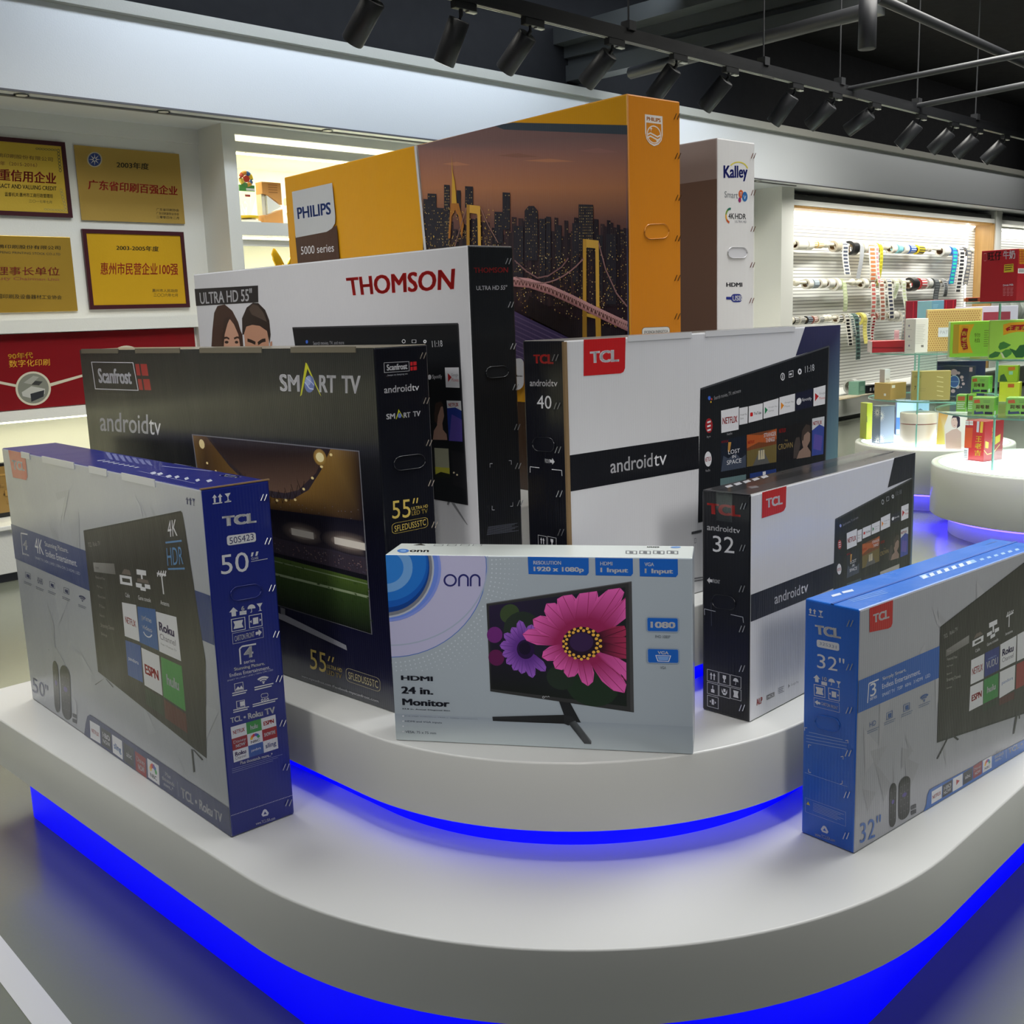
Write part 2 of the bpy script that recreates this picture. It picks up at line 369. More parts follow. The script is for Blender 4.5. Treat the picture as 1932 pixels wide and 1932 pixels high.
wb('trim_9', [(11.9, 12.19, .27, .65, .36, 2.97)]); wb('trim_10', [(18.7, 18.95, .27, .62, .36, 2.97)]); wb('trim_11', [(12.19, 26, .30, .62, 2.765, 2.83), (12.10, 26, .36, .62, 2.83, 2.9, (60, 60, 58))])
wb('wall_back_header', [(-6, 26, 0, 1.3, 2.965, 3.50, (216, 220, 224))])
wb('trim_1', [(-6, 26, -.06, .3, 3.50, 3.575, (165, 165, 158))])
wb('trim_2', [(-6, 12.0, .13, .16, 2.955, 2.967, (110, 110, 112)), (-6, 26, -.012, .0, 2.955, 2.967, (90, 90, 95))])
wb('wall_back_upper', [(-6, 26, .12, .3, 3.575, 4.62, (14, 15, 19))], DARK)
# side walls, closing the hall
m = M(); m.box(-6.2, -6.0, -8, B0 + 1.3, 0, 4.62, (150, 152, 155)); struct('wall_left', m, PAINT, (0, 0, 0), A45)
m = M(); m.box(26, 26.2, -8, B0 + 1.3, 0, 4.62, (150, 150, 150)); struct('wall_right', m, PAINT, (0, 0, 0), A45)
m = M(); m.box(-6.2, 26.2, -8.2, -8, 0, 4.62, (120, 122, 126)); struct('wall_front', m, PAINT, (0, 0, 0), A45)
# floor marking
m = M(); q = [on_z(*p, 0.0) for p in ((0, 1765), (135, 1932), (62, 1932), (0, 1857))]
a, d = q[0], (q[0] - q[1]).normalized(); b = q[3]
c0, c1 = q[1] - d * 1.2, q[2] - d * 1.2
m.add([(p.x, p.y, .0015) for p in (a + d * 1.5, b + d * 1.5, c1, c0)], [(0, 1, 2, 3)], (205, 206, 198))
tag(m.build('floor_stripe', SATIN), kind='structure')
# long low bench at the foot of the wall
bench = thing('wall_bench', 'long low white bench running along the foot of the back wall', 'bench', W(2, 0), A45)
m = M(); m.box(-8, 24, .03, .80, .06, .335, (214, 215, 208)); m.build('bench_body', PAINT, bench, bevel=.004)
m = M(); m.box(-8, 24, 0, .82, .335, .365, (226, 227, 220)); m.build('bench_top', PAINT, bench, bevel=.006)
m = M(); m.box(-8, 24, .08, .7, 0, .06, (70, 72, 72)); m.build('toe_kick', MATTE, bench)
# hook wall lining
m = M(); m.box(12.19, 18.68, B0 + .595, B0 + .618, .37, 2.76, (225, 225, 220)); m.box(18.96, 25.9, B0 + .595, B0 + .618, .37, 2.76, (225, 225, 220))
tag(m.build('wall_slat_board', SLAT, None, (0, 0, 0), A45), kind='structure')
m = M(); m.box(18.66, 18.699, B0 + .29, B0 + .618, .37, 2.755); m.box(12.2, 18.66, B0 + .31, B0 + .60, 2.735, 2.764)
tag(m.build('trim_3', WOOD, None, (0, 0, 0), A45), kind='structure')
# light strips
WARM = glow('warm_light_strip', (1.0, 0.96, 0.62), 11.0); COOLW = glow('cool_light_strip', (1.0, 0.99, .93), 14.0)
def strip(label, s0, s1, o, z, mat, w=.012, vert=None):
    t = thing('light_strip', label, 'light', W(s0, o, z), A45, 'light strips in the wall recesses')
    m = M(); m2 = M()
    if vert: m.box(-.02, .0, -.006, .012, 0, vert, (240, 240, 240)); m2.box(-.012, .006, -.016, -.006, 0, vert)
    else: m.box(0, s1 - s0, -.004, .02, 0, .006, (230, 230, 225)); m2.box(0, s1 - s0, 0, .016, -w, 0)
    m.build('channel', MATTE, t); m2.build('diffuser', mat, t); return t
strip('light strip above the bench recess, under the red timeline panel', -4, 4.24, .46, .968, WARM)
strip('light strip at the top of the trophy recess, behind its valance', 4.37, 7.58, .40, 2.795, WARM)
strip('light strip under the upper trophy shelf, behind its valance', 4.37, 7.58, .40, 2.185, WARM)
strip('bright light strip along the top of the tape roll wall', 12.2, 18.6, .57, 2.73, COOLW)
strip('upright light strip at the right end of the tape roll wall', 18.30, 18.6, .585, 1.25, COOLW, vert=1.48)
strip('light strip along the top of the far slatted wall section', 19.0, 25.8, .57, 2.73, COOLW)
area('recess_light', W(-.2, .6, .95), 8.0, 13, (1, .95, .62), (math.radians(-12), 0, A45), .06)
area('recess_light', W(6.0, .62, 2.78), 3.1, 22, (1, .97, .66), (math.radians(12), 0, A45), .06)
area('recess_light', W(6.0, .62, 2.10), 3.1, 14, (1, .97, .66), (math.radians(12), 0, A45), .06)
area('recess_light', W(6.0, .37, 2.955), 3.1, 5, (1, .97, .7), (math.radians(30), 0, A45), .05)
area('recess_light', W(15.4, .50, 2.70), 6.2, 22, (1, .99, .94), (math.radians(10), 0, A45), .06)
area('recess_light', W(22, .50, 2.70), 6.2, 22, (1, .99, .94), (math.radians(10), 0, A45), .06)
# small downlights in the soffit over the shelves
names = ['first from the left', 'second from the left', 'third from the left', 'fourth from the left', 'near the white and brown carton']
for (px, py), w in zip(((40, 173), (308, 206), (617, 246), (845, 277), (1430, 353)), names):
    s, z = on_wall(px, py, .1)
    t = thing('downlight', 'tiny recessed downlight in the white soffit, ' + w, 'light', W(s, .1, 2.962), A45, 'downlights in the soffit')
    m = M(); m.lathe([(.045, -.004), (.035, -.004), (.033, .002)], 20, (235, 235, 228)); m.build('ring', SATIN, t)
    m = M(); m.lathe([(.034, -.002), (.03, .001)], 20); m.build('lamp', glow('downlight_glow', (1, .93, .75), 25), t)
    l = bpy.data.lights.new('downlight_beam', 'SPOT'); l.energy = 40 if 'carton' in w else 9; l.color = (1, .95, .82); l.spot_size = math.radians(80); l.spot_blend = .8; l.shadow_soft_size = .03
    lo = bpy.data.objects.new('downlight_beam', l); COL.objects.link(lo); lo.parent = t; lo.location = (0, 0, -.02)
# ================================================================== the stepped platform
A0, BB = 2.87 * S2, 2.57 * S2          # centre of the rounded corners, in the wall's directions
def rsq(a0, b0, r, la, lb, ca=None, n=40):
    """square with its near corner rounded: arc, right side, back, left side (plan x = along the wall, y = towards it)"""
    pts = [(a0 + r * math.cos(t), b0 + r * math.sin(t)) for t in [PI + PI / 2 * i / n for i in range(n + 1)]]
    q = .06
    def corner(x, y, s): return [(x + q * math.cos(t), y + q * math.sin(t)) for t in [s + PI / 2 * i / 5 for i in range(6)]]
    pts += corner(a0 + la - q, b0 - r + q, -PI / 2) + corner(a0 + la - q, b0 + lb - q, 0) + corner(a0 - r + q, b0 + lb - q, PI / 2)
    return pts
plat = thing('display_platform', 'white stepped display platform with rounded front and blue glow under each step', 'platform', (0, 0, 0), A45)
BLUE = glow('blue_led', (0.0, 0.0, 1.0), .8)
BAND = glow('plinth_blue_glow', (0.0, 0.0, 0.82), 1.0)  # blue LED light falling on the plinths, put in as their own emission
TIERS = [(A0, BB, 1.02, 1.3, 1.62, .434, .282, .0, .14), (A0, BB, .71, 1.0, 1.50, .649, .50, .434, .07),
         (A0, BB, .43, .84, 1.45, .862, .715, .649, .06), (2.02, 2.081, .10, .92, 1.45, 1.03, .90, .862, .06)]
LAM = coat('white_laminate', 0.36, 0.25)
for a, b, r, la, lb, zt, zb, zf, rec in TIERS:
    o = rsq(a, b, r, la, lb)
    m = M(); m.prism(o, zb, zt, (214, 214, 210), 0, .004); m.build('tier', LAM, plat)
    i = rsq(a, b, r - rec, la - .04, lb - .005) if rec > .1 else ins(o, rec); m = M(); m.prism(i, zf, zb, (205, 205, 205)); m.build('plinth', BAND, plat)
    j = ins(o, rec * .55); m = M(); m.tube([(p[0], p[1], zb - .012) for p in j], .008, 6, (90, 90, 255), closed=True)
    m.build('led_strip', BLUE, plat)
# ================================================================== cartons on the platform
SC_T = .94
def ray_scale(x, y, k): return (x * k, y * k)
TOPZ = lambda z0, H, k: EYE + k * (z0 + H - EYE)
def carton(name, label, cat, x, y, yaw, L, D, H, z, side, cols, group=None, mat=CARD, bev=.004, kraft=True):
    """side = -1: the front runs away to the left of the near corner, +1: to the right. cols = front, side, top, rest"""
    t = thing(name, label, cat, (x, y, z), math.radians(yaw), group)
    t['dims'] = '' ; del t['dims']
    x0, x1 = (-L, 0) if side < 0 else (0, L)
    m = M(); cf, cs, ct, cr = cols
    V = [(x0, 0, 0), (x1, 0, 0), (x1, D, 0), (x0, D, 0), (x0, 0, H), (x1, 0, H), (x1, D, H), (x0, D, H)]
    near, far = (cs, cr) if side < 0 else (cr, cs)
    for f, c in (((0, 1, 5, 4), cf), ((1, 2, 6, 5), near), ((3, 0, 4, 7), far), ((2, 3, 7, 6), cr), ((4, 5, 6, 7), ct), ((0, 3, 2, 1), cr)):
        m.poly([V[i] for i in f], c)
    m = weld(m); m.build('carton', mat, t, bevel=bev)
    B = dict(t=t, L=L, D=D, H=H, s=side, o=Vector((x, y, z)), a=math.radians(yaw))
    B['ux'] = Vector((math.cos(B['a']), math.sin(B['a']), 0)); B['vy'] = Vector((-math.sin(B['a']), math.cos(B['a']), 0))
    return B
def weld(m):
    """share corner points so that the edges can be rounded"""
    idx = {}; mp = []
    nv = []
    for p in m.v:
        k = tuple(round(q, 5) for q in p)
        if k not in idx: idx[k] = len(nv); nv.append(p)
        mp.append(idx[k])
    m.v = nv; m.f = [tuple(mp[i] for i in f) for f in m.f]; return m
def face(B, w):
    s, o, ux, vy, H, L, D = B['s'], B['o'], B['ux'], B['vy'], B['H'], B['L'], B['D']
    if w == 'f':
        def uv(x, y): q = on_plane(x, y, o, vy) - o; return (q.dot(ux), q.z)
        lo, hi = (-L, 0) if s < 0 else (0, L)
        return Art(lambda u, v, e: (u, -e, v), uv, (lo + .001, hi - .001, .001, H - .001))
    if w == 's':
        k = 1 if s < 0 else -1
        def uv(x, y): q = on_plane(x, y, o, ux) - o; return (k * q.dot(vy), q.z)
        return Art(lambda u, v, e: (-s * e, k * u, v), uv, (.001, D - .001, .001, H - .001) if s < 0 else (-D + .001, -.001, .001, H - .001))
    p = o + Vector((0, 0, H))
    def uv(x, y): q = on_z(x, y, p.z) - p; return (q.dot(ux), q.dot(vy))
    lo, hi = (-L, 0) if s < 0 else (0, L)
    return Art(lambda u, v, e: (u, v, H + e), uv, (lo + .001, hi - .001, .001, D - .001))
WH, LG, NAVY = (222, 222, 226), (178, 180, 186), (20, 30, 92)
# ---- small printed marks, each in an upright frame f
def arrow_up(A, f, c):
    for x in (0, .54): A.poly([(x + .23, 0), (x + .46, .4), (x + .32, .4), (x + .32, 1), (x + .14, 1), (x + .14, .4), (x, .4)], c, f)
def goblet(A, f, c): A.poly([(0, 0), (1, 0), (.58, .5), (.58, .9), (.85, 1), (.15, 1), (.42, .9), (.42, .5)], c, f)
def house(A, f, c): A.poly([(.5, 0), (1, .5), (.75, .5), (.75, 1), (.25, 1), (.25, .5), (0, .5)], c, f)
def umbrella(A, f, c):
    A.disc((.5, .5), .5, c, f, 14, .5, PI, 2 * PI); A.poly([(.46, .5), (.54, .5), (.54, .9), (.4, 1), (.3, .9), (.46, .88)], c, f)
def arrow_h(A, f, c, left=False):
    p = [(0, .28), (.5, .28), (.5, 0), (1, .5), (.5, 1), (.5, .72), (0, .72)]
    A.poly([(1 - x, y) for x, y in reversed(p)] if left else p, c, f)
def wifi(A, f, c):
    for r in (.3, .6, .95): A.disc((.5, .95), r, c, f, 10, r, PI * 1.25, PI * 1.75, .72)
    A.disc((.5, .92), .12, c, f, 10)
def crate(A, f, c):
    A.outline(f, c, .05); A.poly([(.15, .2), (.85, .2), (.75, .5), (.85, .8), (.15, .8), (.25, .5)], c, f)
def crate2(A, f, c):
    A.outline(f, c, .05); A.poly([(.3, .25), (.7, .25), (.7, .75), (.3, .75)], c, f)
    A.poly([(.05, .5), (.2, .38), (.2, .62)], c, f); A.poly([(.95, .5), (.8, .38), (.8, .62)], c, f)
def recycle(A, f, c):
    A.poly([(.5, 0), (.68, .1), (.95, .65), (.8, .95), (.2, .95), (.05, .65), (.32, .1)], c, f)
    A.poly([(.5, .32), (.7, .7), (.3, .7)], A.bg, f)
def lines(A, f, n, c, h=.35):
    for i in range(n): A.poly([(0, i / n), (1 - .2 * ((i * 7) % 3) / 2, i / n), (1 - .2 * ((i * 7) % 3) / 2, (i + h) / n), (0, (i + h) / n)], c, f)
def staples(B, A, pts, dx=26, dy=36, col=(200, 200, 205)):
    """pairs of slanted wire staples along the side seam, each pair a part"""
    for x, y in pts:
        m = M(); a = A.P((x, y))
        for k in (0, 1):
            p = A.P((x + (k - .5) * dx * .9 - dx * .32, y + dy * .5)); q = A.P((x + (k - .5) * dx * .9 + dx * .32, y - dy * .5))
            m.tube([A.to3(*p, .0028), A.to3(*q, .0028)], .0011, 6, col)
        m.build('staple', METAL, B['t'])
def handle(B, A, q, col, asp=2.0, depth=.004):
    """die-cut hand hole: an oval tongue with a raised rim"""
    f = A.frame(*q); pts = rr(.5, asp, 6); m = M()
    uv = [f(*p) for p in pts]; inr = [f((p[0] - .5) * .95 + .5, (p[1] - .5) * .91 + .5) for p in pts]; n = len(pts)
    V = [A.to3(*p, .0012) for p in uv] + [A.to3(*p, .0035) for p in [((a[0] + b[0]) / 2, (a[1] + b[1]) / 2) for a, b in zip(uv, inr)]] + [A.to3(*p, .001) for p in inr]
    m.add(V, [(i, (i + 1) % n, n + (i + 1) % n, n + i) for i in range(n)] + [(n + i, n + (i + 1) % n, 2 * n + (i + 1) % n, 2 * n + i) for i in range(n)], col, 0, True)
    m.add([V[2 * n + i] for i in range(n)], [tuple(range(n))], col)
    m.build('hand_hole', SMOOTH, B['t'])
def tile(A, q, bg, txts=(), f=None):
    """picture tile from four corners; txts = (words, x0, y0, x1, y1, colour, weight) inside it"""
    g = A.frame(*q, f=f); A.fill(g, bg)
    for t, x0, y0, x1, y1, c, b in txts: A.tx(t, (x0, y0), (x1, y1), c, b, g)
    return g
RED, TCLR = (176, 32, 36), (192, 34, 38)
def disney(A, g): A.tx('Disney', (.1, .2), (.9, .52), WH, .01, g); A.tx('NOW', (.22, .56), (.85, .82), WH, .04, g)
def nbc(A, g):
    for i, c in enumerate(((232, 190, 40), (226, 120, 40), (205, 40, 50), (110, 70, 160), (40, 100, 180), (60, 160, 80))):
        a = PI + PI * (i + .5) / 6; A.disc((.5 + .24 * math.cos(a), .52 + .3 * math.sin(a)), .1, c, g, 10, .13)
    A.tx('NBC', (.2, .66), (.8, .86), (60, 60, 70), .03, g)
def logo_tcl(A, pts, q):
    A.poly(pts, TCLR); A.tq('TCL', *q, WH, .06)
def remote(A, q, col=(28, 28, 30), wide=False):
    f = A.frame(*q); A.fill(f, col, .16, .3)
    for j in range(5):
        for i in range(3 if wide else 2):
            A.disc((.22 + .56 * i / (2 if wide else 1), .2 + j * .15), .055, (80, 78, 84), f, 8, .014)
    A.disc((.5, .42), .2, (70, 50, 140), f, 12, .05)
def tracked(A, f, c=(150, 150, 160)): lines(A, f, 2, c, .5)
# ------------------------------------------------------------------ 1 silver and blue carton, left front
B = carton('television_carton', 'silver and dark blue fifty inch television carton, at the left front of the lowest step', 'box',
           -.640, 2.166, -47.97, 1.273, .158, .774, .4345, -1, ((176, 179, 186), (24, 38, 128), (30, 36, 120), (60, 60, 80)))
A = face(B, 'f'); Z1, Z2 = (0, 780, 3.22), (0, 1150, 3.22); A.z = Z1
rnd = random.Random(3)
for i in range(26):                      # pale facets printed over the silver
    u, v = rnd.uniform(-1.25, -.1), rnd.uniform(.05, .74); g = rnd.choice((170, 173, 181, 184))
    A.uvpoly([(u, v), (u + rnd.uniform(.03, .12), v + rnd.uniform(-.1, .02)), (u + rnd.uniform(.0, .06), v - rnd.uniform(.05, .16))], (g, g + 3, g + 9))
logo_tcl(A, [(50, 222), (152, 235), (168, 385), (160, 405), (80, 388)], [(72, 281), (147, 296), (151, 350), (79, 340)])
A.poly([(60, 668), (1280, 1108), (1310, 1412), (85, 878)], (44, 62, 122))
A.line([(168, 735), (128, 727), (140, 858)], .004, WH); A.tq('4', (140, 762), (166, 772), (168, 832), (142, 822), WH, .03); A.tq('series', (140, 842), (176, 855), (178, 868), (142, 856), WH)
A.tq('4K', (208, 752), (256, 768), (268, 860), (216, 845), WH)
A.tq('Stunning Picture.', (270, 775), (412, 818), (418, 858), (276, 815), WH, .03); A.tq('Endless Entertainment.', (276, 828), (466, 890), (470, 932), (282, 868), WH)
A.tq('SMART TV | HDR | UHD | 120Hz CMI | 3 HDMI | LED', (215, 868), (486, 965), (488, 988), (218, 888), (190, 195, 205))
for i, (x, y) in enumerate(((170, 985), (243, 1018), (317, 1042), (403, 1078), (500, 1125))):
    f = A.frame((x - 16, y - 24), (x + 16, y - 12), (x + 18, y + 24), (x - 14, y + 12))
    if i == 4: wifi(A, f, NAVY)
    elif i == 1: A.text('HD•UHD', f, NAVY)
    else: A.outline(f, NAVY, .06); A.poly([(.25, .3), (.8, .3), (.8, .9), (.25, .75)], NAVY, f)
    tracked(A, A.frame((x - 24, y + 32), (x + 24, y + 52), (x + 25, y + 70), (x - 23, y + 50)), (110, 114, 130))
for k, x in enumerate((1131, 1150)): A.poly([(x + 7, 506 + k * 4), (x + 16, 528 + k * 4), (x + 10, 527 + k * 4), (x + 12, 553 + k * 4), (x + 5, 551 + k * 4), (x + 4, 525 + k * 4), (x - 2, 524 + k * 4)], NAVY)
goblet(A, A.frame((1168, 515), (1186, 519), (1188, 562), (1171, 558)), NAVY)
A.poly([(506, 712), (1098, 596), (1108, 606), (1262, 908), (597, 383)][:0] or [(508, 713), (1100, 594), (1108, 602), (1118, 650), (1250, 1505), (1256, 2095), (1230, 2075), (597, 1568)], (48, 44, 42))
A.line([(510, 715), (1102, 597)], .004, (30, 30, 32))
A.tq('TCL  Roku TV', (535, 785), (608, 775), (611, 802), (538, 812), (140, 138, 135))
A.poly([(567, 905), (695, 912), (703, 978), (573, 962)], [(150, 148, 145), (120, 117, 114), (110, 107, 104), (140, 138, 136)]); A.tq('Home', (580, 925), (600, 927), (602, 948), (582, 946), (80, 78, 76))
for t, x, y, w, h in (('Featured Free', 582, 985, 56, 27), ('My Feed', 590, 1042, 33, 26), ('Movie Store', 596, 1100, 46, 28), ('TV Store', 603, 1158, 34, 28), ('Search', 607, 1215, 29, 25), ('Streaming Channels', 613, 1272, 82, 52), ('Settings', 616, 1328, 36, 34)):
    A.tq(t, (x, y), (x + w, y + h * .45), (x + w, y + h), (x, y + h * .6), (150, 146, 142))
A.poly([(728, 980), (800, 992), (806, 1048), (732, 1035)], WH); A.poly([(742, 998), (790, 1006), (793, 1030), (746, 1022)], (50, 46, 44)); A.poly([(740, 973), (756, 945), (788, 952), (798, 984)], (110, 98, 92))
A.poly([(830, 946), (888, 955), (890, 985), (832, 978)], WH); A.poly([(826, 1028), (862, 1035), (864, 1062), (829, 1054)], WH); A.poly([(880, 1036), (912, 1042), (916, 1068), (883, 1062)], WH)
A.poly([(852, 1050), (886, 1058), (888, 1080), (856, 1074)], WH); A.poly([(856, 972), (866, 974), (870, 1020), (860, 1018)], WH); A.poly([(836, 1000), (900, 1014), (908, 1036), (834, 1022)], (110, 98, 92))
A.line([(955, 972), (1010, 982)], .005, WH); A.line([(983, 985), (996, 1098)], .006, WH)
for x in (962, 977, 992, 1005): A.line([(x - 4, 990), (x + 5, 956)], .004, WH)
A.tq('Cable', (762, 1088), (788, 1094), (790, 1120), (764, 1114), WH); A.tq('Game console', (840, 1104), (915, 1122), (918, 1148), (842, 1130), WH); A.tq('Antenna', (975, 1133), (1028, 1147), (1031, 1174), (977, 1160), WH)
tile(A, [(742, 1147), (828, 1163), (850, 1386), (760, 1352)], WH, [('NETFLIX', .14, .4, .86, .64, RED, .03)])
g = tile(A, [(836, 1172), (945, 1190), (965, 1440), (850, 1390)], (42, 92, 160), [('prime', .22, .2, .76, .42, WH, .02), ('video', .2, .46, .76, .62, WH, .02)])
A.disc((.5, .62), .26, WH, g, 12, .16, .35, 2.8, .8)
tile(A, [(948, 1203), (1073, 1237), (1102, 1505), (970, 1445)], WH, [('Roku', .1, .24, .82, .5, (60, 36, 96), .05), ('Channel', .1, .53, .84, .7, (90, 84, 100), -.005), ('Free + Premium TV', .12, .76, .84, .83, (110, 110, 116), 0)])
tile(A, [(763, 1377), (855, 1410), (870, 1635), (780, 1590)], (52, 88, 160), [('pandora', .12, .42, .8, .58, WH, 0)])
tile(A, [(860, 1422), (968, 1472), (990, 1715), (880, 1650)], WH, [('ESPN', .1, .4, .88, .66, (190, 36, 40), .06)])
tile(A, [(978, 1477), (1105, 1535), (1130, 1810), (995, 1720)], (58, 146, 66), [('hulu', .22, .38, .8, .62, WH, .04)])
tile(A, [(997, 1735), (1131, 1826), (1142, 1945), (1006, 1850)], (92, 38, 34)); tile(A, [(882, 1665), (990, 1728), (998, 1840), (890, 1765)], (46, 62, 48))
A.tq('4K', (1018, 652), (1072, 642), (1080, 742), (1022, 752), WH); A.line([(1007, 785), (1105, 773)], .004, (90, 140, 190))
A.tq('HDR', (1012, 818), (1108, 808), (1116, 915), (1020, 925), (90, 140, 190), -.01); A.line([(1023, 945), (1124, 942)], .004, (90, 140, 190))
A.z = Z2
for p in ([(640, 415), (632, 420), (578, 455), (582, 458)], [(640, 418), (650, 424), (692, 472), (686, 472)], [(1162, 845), (1172, 850), (1186, 985), (1176, 990)], [(1172, 850), (1182, 852), (1236, 912), (1228, 916)]): A.poly(p, (70, 68, 70))
A.tq('50"', (196, 405), (292, 462), (298, 548), (200, 500), NAVY, -.01)
remote(A, [(318, 303), (352, 318), (368, 632), (335, 618)]); remote(A, [(362, 328), (424, 352), (437, 682), (380, 655)], wide=True)
for y in (628, 660): A.poly([(441, y), (467, y + 10), (468, y + 34), (443, y + 22)], (60, 62, 70))
A.poly([(515, 775), (522, 690), (532, 648), (548, 638), (1391, 1205), (1408, 1395)], (38, 48, 96))
tile(A, [(547, 672), (608, 708), (613, 815), (552, 778)], WH, [('NETFLIX', .12, .4, .88, .66, RED, .03)])
tile(A, [(616, 715), (675, 752), (680, 858), (621, 822)], (44, 46, 50), [('HBO', .1, .2, .88, .52, WH, .06), ('NOW', .12, .58, .86, .84, WH, -.01)])
tile(A, [(682, 758), (743, 798), (748, 912), (688, 868)], WH, [('sling', .1, .38, .9, .8, (50, 120, 190), .03)])
g = tile(A, [(752, 806), (814, 848), (819, 965), (757, 920)], (44, 46, 50)); A.disc((.5, .5), .36, (40, 40, 42), g, 16, .3); A.tx('abc', (.22, .36), (.8, .64), WH, .03, g)
disney(A, tile(A, [(822, 858), (888, 905), (893, 1025), (828, 975)], (150, 32, 36))); nbc(A, tile(A, [(896, 902), (966, 948), (972, 1068), (902, 1018)], WH))
A.tq('Plus', (1005, 985), (1038, 1008), (1039, 1030), (1006, 1008), WH, .02); A.tq('thousands', (985, 1005), (1060, 1052), (1062, 1078), (987, 1030), WH, .02); A.tq('more...*', (996, 1044), (1054, 1080), (1055, 1104), (998, 1068), WH, .02)
A.line([(1080, 1045), (1086, 1135)], .002, (150, 155, 175)); A.tq('TCL • Roku TV', (1100, 1078), (1350, 1240), (1352, 1298), (1104, 1140), WH, .04)
A.build('front_print', CARD, B['t'])
A = face(B, 's'); A.z = Z1; A.bg = (24, 38, 128)
arrow_up(A, A.frame((1288, 494), (1350, 486), (1352, 536), (1290, 544)), WH); goblet(A, A.frame((1364, 488), (1400, 482), (1403, 526), (1367, 534)), WH)
lines(A, A.frame((1292, 546), (1350, 538), (1350, 546), (1292, 554)), 1, WH, .8); lines(A, A.frame((1364, 536), (1404, 530), (1404, 538), (1364, 544)), 1, WH, .8)
A.tq('TCL', (1348, 626), (1554, 602), (1558, 663), (1352, 688), WH, .08)
g = A.frame((1376, 744), (1552, 722), (1556, 778), (1380, 804)); A.fill(g, WH, .25, 3); A.tx('50S423', (.08, .22), (.92, .78), NAVY, 0, g)
A.tq('50', (1338, 862), (1506, 838), (1514, 958), (1344, 980), WH, -.005)
A.poly([(1528, 845), (1541, 843), (1534, 868), (1523, 870)], WH); A.poly([(1556, 840), (1570, 838), (1562, 864), (1550, 866)], WH); A.tq('CLASS', (1525, 876), (1568, 870), (1569, 884), (1526, 890), WH); A.line([(1525, 900), (1625, 882)], .0012, WH)
house(A, A.frame((1390, 1182), (1444, 1174), (1447, 1228), (1394, 1236)), WH); A.tq('6', (1464, 1172), (1483, 1169), (1485, 1196), (1466, 1199), WH, .04)
for y in (1206, 1218): A.line([(1455, y + 2), (1497, y - 4)], .004, WH)
umbrella(A, A.frame((1502, 1164), (1550, 1157), (1553, 1208), (1505, 1214)), WH); goblet(A, A.frame((1558, 1156), (1594, 1150), (1598, 1196), (1562, 1202)), WH)
crate(A, A.frame((1402, 1250), (1488, 1235), (1492, 1312), (1406, 1328)), WH); crate2(A, A.frame((1510, 1228), (1590, 1213), (1594, 1290), (1514, 1306)), WH)
g = A.frame((1410, 1336), (1597, 1298), (1601, 1360), (1414, 1402)); A.outline(g, WH, .03, 0, 3); A.tx('CARTON FRONT', (.06, .3), (.7, .75), WH, .02, g); arrow_h(A, A.box((.74, .15), (.95, .78), g), WH)
A.line([(1555, 1400), (1470, 1415), (1455, 1430), (1462, 1524)], .0035, WH); A.tq('4', (1478, 1422), (1536, 1412), (1540, 1478), (1482, 1490), WH, .05); A.tq('series', (1480, 1502), (1546, 1490), (1548, 1508), (1482, 1522), WH)
A.tq('Stunning Picture.', (1420, 1545), (1606, 1508), (1610, 1532), (1424, 1570), WH, .04); A.tq('Endless Entertainment.', (1393, 1582), (1638, 1530), (1641, 1552), (1396, 1602), WH)
A.tq('SMART TV | HDR | UHD | 120Hz CMI | LED', (1380, 1620), (1658, 1552), (1659, 1564), (1381, 1632), (190, 195, 220))
A.outline(A.frame((1422, 1642), (1476, 1630), (1480, 1678), (1426, 1690)), WH, .06); A.poly([(1428, 1682), (1445, 1658), (1456, 1668), (1465, 1652), (1477, 1672)], WH)
wifi(A, A.frame((1570, 1602), (1622, 1592), (1626, 1634), (1574, 1646)), WH)
lines(A, A.frame((1410, 1698), (1500, 1678), (1502, 1702), (1412, 1724)), 2, WH, .5); lines(A, A.frame((1545, 1662), (1660, 1636), (1661, 1662), (1547, 1690)), 2, WH, .5)
A.outline(A.frame((1434, 1748), (1486, 1738), (1489, 1782), (1437, 1792)), WH, .07); A.poly([(1456, 1752), (1482, 1746), (1485, 1774), (1459, 1780)], WH)
for x in (1592, 1609, 1626): A.disc((x, 1740 - (x - 1609) * .2), 7, WH, None, 10, 10, inner=.5)
g = A.frame((1584, 1704), (1627, 1696), (1629, 1722), (1586, 1730)); A.outline(g, WH, .1, .4, 2)
lines(A, A.frame((1416, 1800), (1512, 1778), (1513, 1802), (1417, 1826)), 2, WH, .5); lines(A, A.frame((1534, 1766), (1686, 1728), (1687, 1752), (1535, 1790)), 2, WH, .5)
A.tq('TCL • Roku TV', (1398, 1850), (1668, 1780), (1673, 1818), (1402, 1882), WH, .05)
A.z = Z2; G = A.frame((1400, 715), (1672, 637), (1690, 842), (1420, 930)); Q = lambda i, j: [(i / 3, j / 3), ((i + 1) / 3, j / 3), ((i + 1) / 3, (j + 1) / 3), (i / 3, (j + 1) / 3)]
tile(A, Q(0, 0), WH, [('NETFLIX', .12, .35, .88, .65, RED, .04)], G); tile(A, Q(1, 0), (58, 146, 66), [('hulu', .25, .3, .75, .7, WH, .04)], G); tile(A, Q(2, 0), WH, [('ESPN', .14, .34, .86, .68, (190, 36, 40), .06)], G)
disney(A, tile(A, Q(0, 1), (150, 32, 36), (), G)); nbc(A, tile(A, Q(1, 1), WH, (), G)); tile(A, Q(2, 1), (160, 30, 34), [('SHOWTIME', .12, .34, .9, .64, WH, .05)], G)
